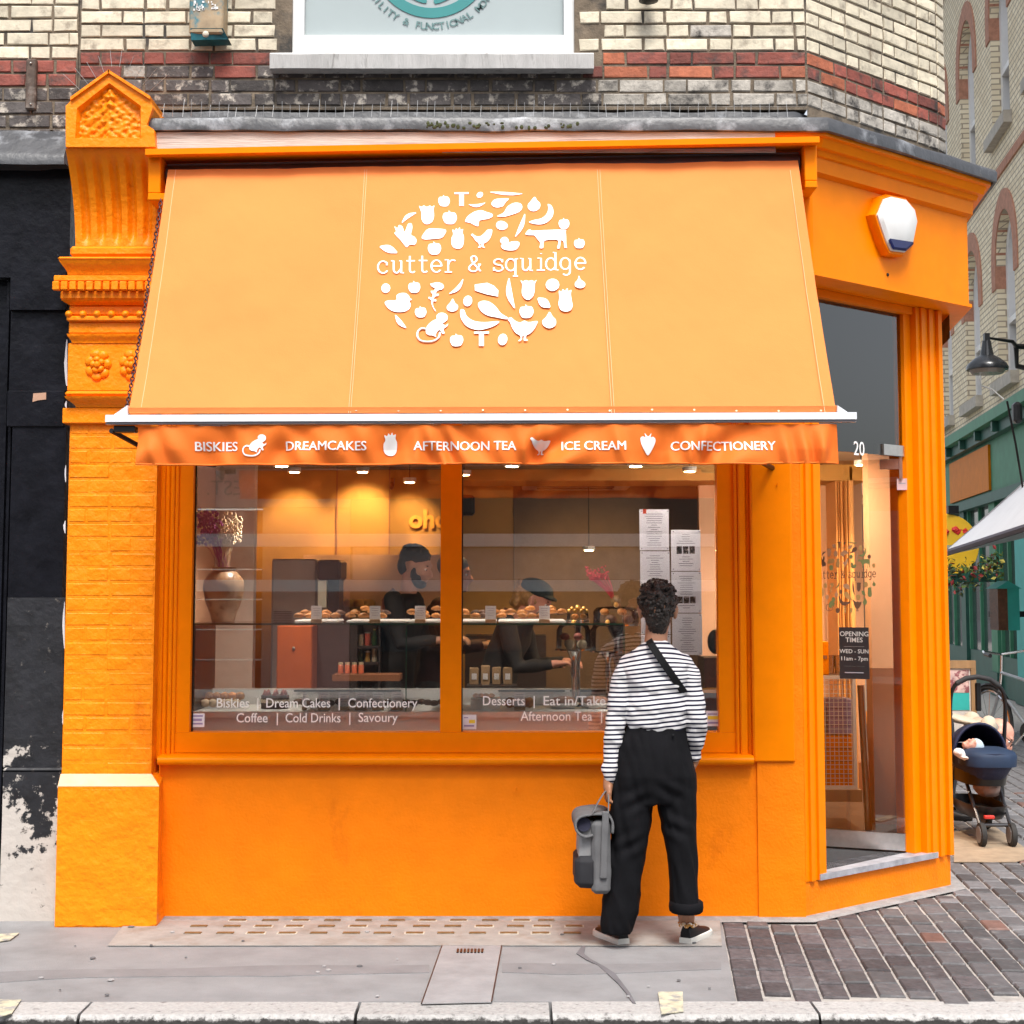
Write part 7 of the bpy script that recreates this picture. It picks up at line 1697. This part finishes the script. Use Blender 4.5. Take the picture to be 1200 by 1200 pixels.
def tf(p, n):
    lg_ = max(0, min(1, (PW(768, 935).z - p.z)/.1)); v = .006*noise.noise(V(p.x*9 + p.z*3, p.y*6, p.z*3)) + .007*noise.noise(V(p.x*30 + p.z*6, p.y*24, p.z*3.2)) + .006*(1 - 3*abs(noise.noise(V(p.x*16 + p.z*4, p.y*14, p.z*3 + 3))))*(.4 + .6*lg_)
    d = p - PW(787, 925); 
    for cx4, cz4, a in ((783, 922, 1), (790, 965, 1), (742, 935, -1), (735, 985, -1)):
        e_ = p - PW(cx4, cz4); t = e_.z + .55*a*e_.x; v += .007*math.sin(t*80)*math.exp(-(e_.x**2 + e_.z**2)/.0035)
    return v
fuse(tr_, 'trousers', TRS, .0065, 4, wo, fn=tf)
cf = MB(); rg = []
for py, g in ((1068.5, .002), (1067, .008), (1062, .011), (1057, .009), (1055.5, .002)): rg.append((PW(804, py), 17.2*q + g, .082 + g, (1, 0, 0)))
tors(cf, rg, p=2.1); cf.build('turned_up_cuff', TRS, wo, smooth=60)
bt = MB(); tors(bt, [(PW(769.5, 849), 33.8*q, .098, (1, 0, 0)), (PW(769.5, 842.5), 33.2*q, .097, (1, 0, 0))]); bt.build('waistband', TRS, wo, smooth=50)
MB().tube([PW(789, 861, -.115), PW(789, 861, -.10)], .005, 8).build('pocket_button', BLACKM, wo)
# cross-body strap lies on the back
STP = mat('black_webbing', (.006, .006, .007), spec=.2, rough=.7, var=.1)
sp1 = []; 
for i in range(15):
    s = i/14; px, py = 760 + (802 - 760)*s**1.05, 750 + (812 - 750)*s; dep = -.092 - .036*math.sin(math.pi*min(1, s*1.1)) + (.03 if s > .93 else 0) + (.045 if s < .05 else 0)
    c = PW(px, py, dep); t = V(.56, 0, -.83); sd = V(.83, 0, .56)*.0165; sp1.append([c + sd, c + sd + V(0, -.004, 0), c - sd + V(0, -.004, 0), c - sd])
MB().loft(sp1).build('cross_body_strap', STP, wo)
UPR = mat('black_leather', (.009, .009, .010), spec=.2, rough=.5, var=.3, vs=30); SOLE = mat('white_rubber', (.70, .69, .64), rough=.6, var=.05)
shoe(wo, heelR, (.5, .87, 0), UPR, SOLE); shoe(wo, heelL, (-.42, .9, 0), UPR, SOLE)
GLD = mat('gold_floral_heel', (.65, .30, .06), rough=.5, var=.5, vs=60, col2=(.7, .6, .5), c2scale=60, c2lo=.5, c2hi=.55)
for i in range(9): a = R(150 + i*26); c = heelR + V(.5, .87, 0)*.03 + V(math.cos(a)*.034, math.sin(a)*.034, .082 + .008*(i % 2)); MB().ell(c, .011, .011, .009, 8, 6).build('heel_ornament', GLD, wo, smooth=True)
# ---- her bag
bg_ = thing('roll_top_bag', 'grey and black roll-top bag hanging from the woman\'s left hand', 'bag', PW(697, 1047))
GRY = mat('grey_felt', (.115, .115, .12), rough=.9, var=.1, vs=20, bump=.001, bs=200); LGR = mat('light_grey_felt', (.28, .28, .285), rough=.9, var=.12, vs=30); BLK = mat('black_canvas', (.012, .012, .016), rough=.8, var=.2); NVY = mat('navy_lining', (.008, .008, .028), rough=.7)
def soft(mb, nm, m, sm_=3, dsp=.003, vx=.0045): return fuse(mb, nm, m, vx, sm_, bg_, disp=dsp, ds=16)
def bb_(mb, a, b, t, u, y0, y1, bv=.012, tilt=0):
    n0 = len(mb.v); xa, xb = PW(a, 1000, y0).x, PW(b, 1000, y0).x; z0, z1 = PW(690, u, y0).z, PW(690, t, y0).z; mb.bbox(xa, xb, YB + y0, YB + y1, z0, z1, bv)
    for p in mb.v[n0:]: p.x += (p.z - z0)*tilt + .010*math.sin((p.z - z0)/(z1 - z0)*3.1)*(1 if p.x > (xa + xb)/2 else -1)*.5
    return mb
soft(bb_(MB(), 674, 699, 1004, 1042, -.092, .20, .022, .02), 'lower_side', BLK); soft(bb_(MB(), 678, 697, 962, 1008, -.060, .20, .012, .02), 'upper_side', LGR)
soft(bb_(MB(), 693.5, 716, 962, 1049, -.095, .20, .018, 0), 'front_panel', GRY)
soft(bb_(MB(), 703, 711, 951, 1030, -.108, -.096, .003, .04), 'hanging_strap', GRY, 2, .003, .0035)
rings = []; pth = [(694, 975), (684, 977), (675.5, 971), (673.5, 961), (679, 954), (690, 951.5), (703, 951), (713, 954), (716.5, 962), (716, 973)]
P1 = smooth_open([tuple(PW(a, b, 0)) for a, b in pth], 3); fl_ = MB()
for i, p in enumerate(P1):
    p = Vector(p); t = Vector(P1[min(i + 1, len(P1) - 1)]) - Vector(P1[max(i - 1, 0)]); nn = V(-t.z, 0, t.x).normalized()*.006
    rings.append([p + nn + V(0, -.10, 0), p + nn + V(0, .20, 0), p - nn + V(0, .20, 0), p - nn + V(0, -.10, 0)])
soft(fl_.loft(rings), 'rolled_flap', GRY, 3, .004, .004)
MB().tube([PW(684, 966, -.07), PW(684, 966, .18)], 8.2*q, 16).build('roll_lining', NVY, bg_)
for yy, c0 in ((-.09, GRY), (.16, BLK)):
    a, b, t = (PW(694, 953, yy), PW(712, 958, yy), PW(711, 926, yy*.35)); P = [a, a*.45 + t*.55 + V(-.006, 0, 0), t, b*.45 + t*.55 + V(.006, 0, 0), b]; w = V(0, .012, 0); rings = []
    for i, p in enumerate([Vector(v) for v in smooth_open([tuple(v) for v in P], 4)]): rings.append([p + V(-.002, -.012, 0), p + V(.003, -.012, 0), p + V(.003, .012, 0), p + V(-.002, .012, 0)])
    MB().loft(rings).build('carry_strap', c0, bg_)

# ---- staff and passers-by
def figure(lbl, hc, f, pelvis, chest, sh_, el, ha, leg, skin, top, bottom, hairf, fem=.9, shoes=(UPR, UPR), vox=.009, headup=(0, 0, 1), extra=None, z0=.2):
    """sh_, el, ha, leg are (left, right) points; leg = ((knee, ankle), (knee, ankle))"""
    t = thing('person', lbl, 'person', V(pelvis.x, pelvis.y, z0)); b = MB(); P, M = head(b, hc, f, headup); fx, r, u = frame(f, headup); nk = chest + (hc - chest)*.45
    limb(b, [chest + (hc - chest)*.25, nk, P(-.02, 0, -.05)], [.06, .052, .052])
    side = (sh_[1] - sh_[0]).normalized(); 
    tors(b, [(pelvis, .13, .09, side), ((pelvis + chest)/2, .11, .085, side), (chest, .14, .09, side), (chest + (hc - chest)*.3, .06, .05, side)])
    for i in (0, 1):
        limb(b, [sh_[i], el[i], ha[i]], [.04, .033, .024]); dr = (ha[i] - el[i]).normalized(); hand(b, ha[i], dr, V(0, 0, -1) if abs(dr.z) < .8 else V(0, 1, 0), V(-side.x, -side.y, .2)*(1 if i else -1), .95, .45)
        limb(b, [pelvis + side*(.08*(-1 if i == 0 else 1)), leg[i][0], leg[i][1]], [.08, .05, .036])
    fuse(b, 'body', skin, vox, 2, t); eyes(P, M, 1, t)
    s = MB(); tors(s, [(pelvis + V(0, 0, .0), .155, .115, side), ((pelvis*.6 + chest*.4), .145, .11, side), (chest - (chest - pelvis)*.15, .165, .12, side), (chest + (chest - pelvis).normalized()*.06, .16, .105, side), (chest + (hc - chest)*.38, .075, .068, side)])
    for i in (0, 1): limb(s, [sh_[i], (sh_[i] + el[i])/2, el[i], el[i]*.5 + ha[i]*.5, el[i]*.12 + ha[i]*.88], [.062, .058, .05, .042, .036])
    fuse(s, 'top', top, vox, 3, t, disp=.012, ds=9)
    g = MB(); tors(g, [(pelvis - V(0, 0, .06), .15, .115, side), (pelvis + V(0, 0, .03), .15, .112, side)])
    for i in (0, 1): limb(g, [pelvis + side*(.085*(-1 if i == 0 else 1)) - V(0, 0, .02), leg[i][0], leg[i][1] + (leg[i][0] - leg[i][1])*.12], [.10, .072, .058])
    fuse(g, 'trousers', bottom, vox, 3, t, disp=.01, ds=9)
    for i in (0, 1): shoe(t, V(leg[i][1].x, leg[i][1].y, z0) - V(f[0], f[1], 0).normalized()*.06, (f[0], f[1], 0), *shoes)
    h = MB(); hairf(h, P, M, b)
    return t, P, M, h
def stand_legs(pel, side, z0, f): 
    o = []
    for s in (-1, 1): a = V(pel.x, pel.y, z0 + .09) + side*.10*s; k = V(pel.x, pel.y, (pel.z + z0)/2) + side*.095*s + Vector(f)*.03; o.append((k, a))
    return o
BLKT = mat('black_staff_shirt', (.012, .012, .014), rough=.8, var=.2); MAR = mat('maroon_staff_top', (.035, .008, .010), rough=.8, var=.2)
def staff(lbl, px, py, y, f, lean, skin, top, drop=0.0):
    hc = W(px, py, y); f = Vector(f).normalized(); fh = V(f.x, f.y, 0).normalized(); side = V(-fh.y, fh.x, 0)*-1
    chest = hc - V(0, 0, .29 - lean*.25) - fh*(.05 + .22*lean); pel = chest - V(0, 0, .46 - .12*lean) - fh*(.03 + .28*lean)
    S = [chest - side*.185 + V(0, 0, .06), chest + side*.185 + V(0, 0, .06)]; E = [p - V(0, 0, .26) + fh*(.06 + .06*lean) + side*.03*(-1 if i == 0 else 1) for i, p in enumerate(S)]; H = [p + fh*.20 + V(0, 0, .02) - side*.06*(-1 if i == 0 else 1) for i, p in enumerate(E)]
    return figure(lbl, hc, f, pel, chest, S, E, H, stand_legs(pel, side, .2, fh), skin, top, BLKT, lambda *a: None)
HR2 = mat('short_black_hair', (.012, .010, .009), rough=.6, var=.4, vs=80, bump=.003, bs=200); HR3 = mat('blond_hair', (.42, .25, .10), rough=.5, var=.4, vs=40, bump=.003, bs=120)
t, P, M, h = staff('man with short dark hair and beard in black, looking down behind the left pane', 487, 664, 1.75, (1, -.28, -.30), .12, SKIN, BLKT)
h.ell(P(-.02, 0, .052), .10, .084, .076, 16, 10, M); h.ell(P(-.062, 0, .0), .052, .070, .075, 14, 10, M)
hm = MB()
for a in range(60): 
    th, ph = rnd.uniform(0, 6.28), rnd.uniform(0, 1.25); hm.ell(P(-.022 + .096*math.sin(ph)*math.cos(th), .08*math.sin(ph)*math.sin(th), .055 + .072*math.cos(ph)), .014, .014, .012, 6, 4)
hm.v += []; h.add(hm.v, hm.f); fuse(h, 'hair', HR2, .006, 2, t)
bdm = MB(); bdm.ell(P(.052, 0, -.088), .048, .050, .034, 12, 8, M); 
for s in (-1, 1): bdm.ell(P(.040, s*.048, -.066), .034, .018, .034, 10, 6, M); bdm.ell(P(.018, s*.066, -.035), .018, .012, .036, 10, 6, M)
fuse(bdm, 'beard', HR2, .006, 1, t, disp=.003, ds=90)
MB().tube([P(-.06, .10, -.16), P(-.10, .11, -.24), P(-.06, .13, -.36)], .014, 6).build('apron_strap', mat('brown_strap', (.16, .05, .03)), t)
t, P, M, h = staff('person in maroon top mostly hidden behind the window mullion', 533, 672, 2.1, (1, -.1, -.15), .1, SKIN2, MAR)
h.ell(P(-.02, 0, .045), .103, .086, .084, 16, 10, M); fuse(h, 'hair', HR2, .008, 2, t)
t, P, M, h = staff('woman with blond hair and dark teal cap bending forward behind the right pane', 627, 704, 1.7, (1, -.25, -.42), .40, SKIN3, BLKT)
h.ell(P(-.03, 0, .02), .095, .084, .088, 16, 10, M); h.ell(P(-.095, 0, -.03), .05, .055, .06, 12, 8, M)
for a in range(50): th = rnd.uniform(2.2, 4.1); h.ell(P(-.02 + .11*math.cos(th), .08*math.sin(th), rnd.uniform(-.07, .08)), .016, .016, .02, 6, 4)
fuse(h, 'hair', HR3, .006, 2, t, disp=.004, ds=60)
c_ = MB(); c_.ell(P(-.015, 0, .07), .108, .092, .062, 18, 10, M); c_.ell(P(.075, 0, .05), .055, .07, .014, 14, 6, M); fuse(c_, 'cap', mat('dark_teal_cap', (.02, .04, .05), rough=.8), .006, 2, t)
MB().ell(P(-.0, .094, -.032), .006, .006, .006).build('earring', mat('pearl', (.8, .75, .7), rough=.2), t, smooth=True)
MB().tube([P(-.13, .08, -.10), P(-.14, .10, -.20), P(-.05, .13, -.28)], .014, 6).build('apron_strap', mat('brown_strap', (.16, .05, .03)), t)
# man bending over behind the pushchair
YM = 3.4; MWp = lambda px, py, dy=0: W(px, py, YM + dy)
JK = mat('beige_jacket', (.46, .40, .31), rough=.85, var=.12, vs=6, bump=.003, bs=60); NV = mat('dark_trousers', (.03, .03, .035), rough=.8)
hcM = MWp(1171, 862, -.10); chM = MWp(1138, 846); peM = MWp(1096, 836)
S = [chM + V(.06, -.2, .0), chM + V(.06, .2, .0)]; E = [MWp(1150, 900, -.22), MWp(1150, 900, .22)]; Hh = [MWp(1164, 925, -.2), MWp(1164, 925, .2)]
lg = [(MWp(1112, 905, -.12), V(peM.x + .02, YM - .1, .09)), (MWp(1112, 905, .12), V(peM.x + .02, YM + .12, .09))]
t, P, M, h = figure('older man with grey hair and glasses in a beige jacket bending down behind the pushchair', hcM, (.75, -.35, -.62), peM, chM, S, E, Hh, lg, SKIN3, JK, NV, lambda *a: None, headup=(.5, 0, .8), z0=0)
for s in (-1, 1): h.ell(P(-.055, s*.060, .0), .055, .028, .055, 12, 8, M)
h.ell(P(-.085, 0, .0), .035, .06, .055, 12, 8, M); fuse(h, 'hair', mat('grey_hair', (.22, .20, .18), rough=.8, var=.3, vs=60), .006, 2, t, disp=.004, ds=70)
for s in (-1, 1):
    MB().tube([P(-.0, s*.082, .012), P(.10, s*.066, .010)], .003, 5).build('glasses_arm', BLACKM, t); MB().tube([P(.104, s*.034 + .026*math.cos(a), .0 + .02*math.sin(a)) for a in [2*math.pi*i/12 for i in range(13)]], .003, 5).build('glasses_rim', BLACKM, t)
co = MB(); limb(co, [P(-.10, -.05, -.08), P(-.11, .0, -.09), P(-.10, .05, -.08)], [.02, .02, .02]); co.build('collar', mat('lilac_collar', (.45, .42, .55)), t, smooth=True)

# ---- pushchair with sleeping baby
YP = 2.5; kp = (YP + 7.7)/1817; Q = lambda px, py, dy=0.0: W(px, py, YP + dy)
pr = thing('pushchair', 'navy and black baby pushchair standing in the alley by the shop corner', 'pushchair', ground(1145, 972))
arch_ = [(1115, 880, .0), (1113.5, 860, -.0), (1113.5, 830, -.02), (1115, 812, -.03), (1121, 801, -.04), (1132, 795, -.05), (1146, 793, -.05), (1160, 796, -.05), (1171, 804, -.04), (1177, 816, -.03), (1178, 835, -.02), (1177, 860, 0), (1176, 880, 0)]
MB().tube([Q(*a) for a in smooth_open(arch_, 3)], .0135, 10).build('handle_arch', BLACKM, pr, smooth=60); MB().tube([Q(*a) for a in arch_[4:9]], .0175, 10).build('grip', mat('black_foam', (.02, .02, .022), rough=.7), pr, smooth=60)
MB().bbox(Q(1142, 800).x, Q(1148, 800).x, YP - .03, YP, Q(0, 833).z, Q(0, 800).z, .005).build('strap', BLACKM, pr)
NAV = mat('navy_fabric', (.008, .012, .045), rough=.75, var=.2, vs=9, bump=.002, bs=120); NAV2 = mat('blue_fabric', (.006, .022, .06), rough=.7, var=.2, vs=9)
cxp = Q(1145, 880).x; hwp = 30*kp
def hood(r0, y0, y1, thick):
    rings = []
    for i in range(9):
        s = i/8; y = y0 + (y1 - y0)*s; sc = math.sqrt(max(0.02, 1 - (s*.97)**2)); ring = []
        for a in [math.pi*k/16 for k in range(17)]: ring.append(V(cxp + hwp*r0*(.35 + .65*sc)*math.cos(a), y, Q(0, 884).z + (36*kp)*r0*sc*math.sin(a)))
        for a in [math.pi*(16 - k)/16 for k in range(17)]: ring.append(V(cxp + hwp*(r0 - thick)*(.35 + .65*sc)*math.cos(a), y, Q(0, 884).z + (36*kp)*(r0 - thick)*sc*math.sin(a)))
        rings.append(ring)
    return MB().loft(rings)
hood(1.0, YP - .06, YP + .34, .05).build('hood', NAV, pr, smooth=50)
MB().tube([V(cxp + hwp*math.cos(a), YP - .065, Q(0, 884).z + 36*kp*math.sin(a)) for a in [math.pi*k/16 for k in range(17)]], .011, 6).build('hood_rim', NAV, pr, smooth=60)
def rrect(c, hx, hy, z, n=20, p=3):
    return [V(c[0] + hx*math.copysign(abs(math.cos(a))**(2/p), math.cos(a)), c[1] + hy*math.copysign(abs(math.sin(a))**(2/p), math.sin(a)), z) for a in [2*math.pi*i/n for i in range(n)]]
zc_ = lambda py: Q(0, py, -.4).z
MB().loft([rrect((cxp, YP - .02), hwp*.72, .30, zc_(916)), rrect((cxp, YP - .02), hwp*.93, .36, zc_(903)), rrect((cxp, YP - .02), hwp*1.0, .38, zc_(884)), rrect((cxp, YP - .02), hwp*.95, .36, zc_(884)), rrect((cxp, YP - .02), hwp*.9, .34, zc_(892))]).build('carrycot', NAV, pr, smooth=50)
ap = MB(); ap.loft([rrect((cxp, YP - .21), hwp*.98, .19, zc_(900)), rrect((cxp, YP - .21), hwp*1.0, .20, zc_(888)), rrect((cxp, YP - .22), hwp*.92, .17, zc_(883)), rrect((cxp, YP - .22), hwp*.6, .10, zc_(879.5))]); ap.build('apron', NAV2, pr, smooth=60)
MB().loft([rrect((cxp, YP - .0), hwp*.8, .30, zc_(924)), rrect((cxp, YP), hwp*.85, .33, zc_(909)), rrect((cxp, YP), hwp*.85, .33, zc_(905))]).build('cot_base', BLACKM, pr, smooth=40)
# frame and wheels
xl_, xr2 = Q(1119, 900).x, Q(1171, 900).x
for s, x in ((-1, xl_), (1, xr2)):
    MB().tube([V(x, YP, zc_(880)), V(x - s*.01, YP + .02, zc_(905)), V(x - s*.03, YP + .30, .14)], .012, 8).build('rear_leg', BLACKM, pr); MB().tube([V(x - s*.04, YP, zc_(905)), V(x - s*.05, YP - .36, .12)], .012, 8).build('front_leg', mat('dark_frame', (.05, .05, .055), rough=.3, metal=.5), pr)
    MB().bbox(x - .02, x + .02, YP - .03, YP + .03, zc_(903), zc_(890), .006).build('joint', BLACKM, pr)
    for nm, yy, rr, xx in (('wheel', YP - .38, .075, x - s*.05), ('wheel', YP + .32, .11, x - s*.0)):
        w = bpy.data.objects.new(nm, None); COL.objects.link(w); w.parent = pr; w.location = V(xx, yy, rr) - root_loc(pr)
        MB().lathe((xx - .018, yy, rr), [(rr*.72, 0), (rr*.95, .003), (rr, .018), (rr*.95, .033), (rr*.72, .036)], 24, ax=(1, 0, 0)).build('tyre', TYRE, w, smooth=50); MB().lathe((xx - .020, yy, rr), [(rr*.7, 0), (rr*.7, .04)], 16, ax=(1, 0, 0)).build('rim', mat('grey_rim', (.16, .16, .17), rough=.4), w)
MB().tube([V(xl_ + .05, YP - .36, .13), V(xr2 - .05, YP - .36, .13)], .012, 8).build('front_axle', mat('dark_frame', (.05, .05, .055)), pr); MB().tube([V(xl_ + .02, YP + .3, .14), V(xr2 - .02, YP + .3, .14)], .012, 8).build('rear_axle', BLACKM, pr)
MB().loft([rrect((cxp, YP), hwp*.62, .28, .15), rrect((cxp, YP), hwp*.72, .33, .19), rrect((cxp, YP), hwp*.76, .34, .235), rrect((cxp, YP), hwp*.72, .32, .235), rrect((cxp, YP), hwp*.66, .3, .18)]).build('shopping_basket', BLACKM, pr, smooth=40)
MB().bbox(Q(1154, 957, -.4).x, Q(1166, 957, -.4).x, YP - .40, YP - .37, zc_(960), zc_(956), .004).build('red_tag', mat('red_plastic', (.5, .03, .02), rough=.4), pr)
t = thing('soft_bundle', 'pale pinkish bundle stowed in the basket under the pushchair', 'bundle', V(cxp, YP, .3)); u = MB().ell(V(cxp + .03, YP - .1, .34), .085, .13, .075, 14, 10).jitter(.006); fuse(u, 'cloth', mat('pink_grey_cloth', (.35, .25, .22), rough=.9, var=.3), .01, 3, t, disp=.01, ds=14)
t = thing('person', 'sleeping baby in a striped blue hat tucked into the pushchair', 'baby', V(cxp, YP, zc_(884)))
bb = MB(); hb_ = Q(1139, 875, -.18); Pb, Mb = head(bb, hb_, (-.2, -.55, .8), (.95, 0, .3), .56); limb(bb, [hb_ - V(-.0, 0, .03), hb_ + V(-.01, .0, -.06)], [.028, .035]); bb.ell(hb_ + V(-.01, .02, -.075), .055, .09, .03); 
fuse(bb, 'body', SKIN3, .0045, 2, t)
ht = MB(); ht.ell(Pb(-.03, 0, .05), .064, .052, .050, 14, 10, Mb); fuse(ht, 'hat', mat('striped_hat', (.45, .55, .62), rough=.9, var=.05), .006, 2, t)
for i in range(3): MB().tube([Pb(-.03 + .068*math.cos(a), .055*math.sin(a), .03 + i*.022) for a in [2*math.pi*k/16 for k in range(17)]], .004, 5).build('hat_stripe', NAV, t, smooth=True)
bl2 = MB(); bl2.ell(Q(1158, 884, -.2), .085, .12, .032, 14, 8); bl2.ell(Q(1140, 887, -.25), .10, .10, .022, 14, 8); bl2.ell(Q(1124, 882, -.24), .035, .06, .028, 12, 8)
fuse(bl2, 'blanket', mat('white_blanket', (.72, .68, .68), rough=.9, var=.06), .006, 3, t, disp=.012, ds=18)
t = thing('black_bag', 'black bag hanging on the right side of the pushchair', 'bag', Q(1176, 955)); u = MB(); u.bbox(Q(1170, 940).x, Q(1182, 940).x, YP + .05, YP + .28, Q(0, 958).z, Q(0, 915).z, .03); fuse(u, 'pouch', BLACKM, .012, 3, t, disp=.012, ds=12)
print('objects', len(SC.objects), 'tris', sum(len(o.data.loop_triangles) if o.type == 'MESH' and (o.data.calc_loop_triangles() or True) else 0 for o in SC.objects))
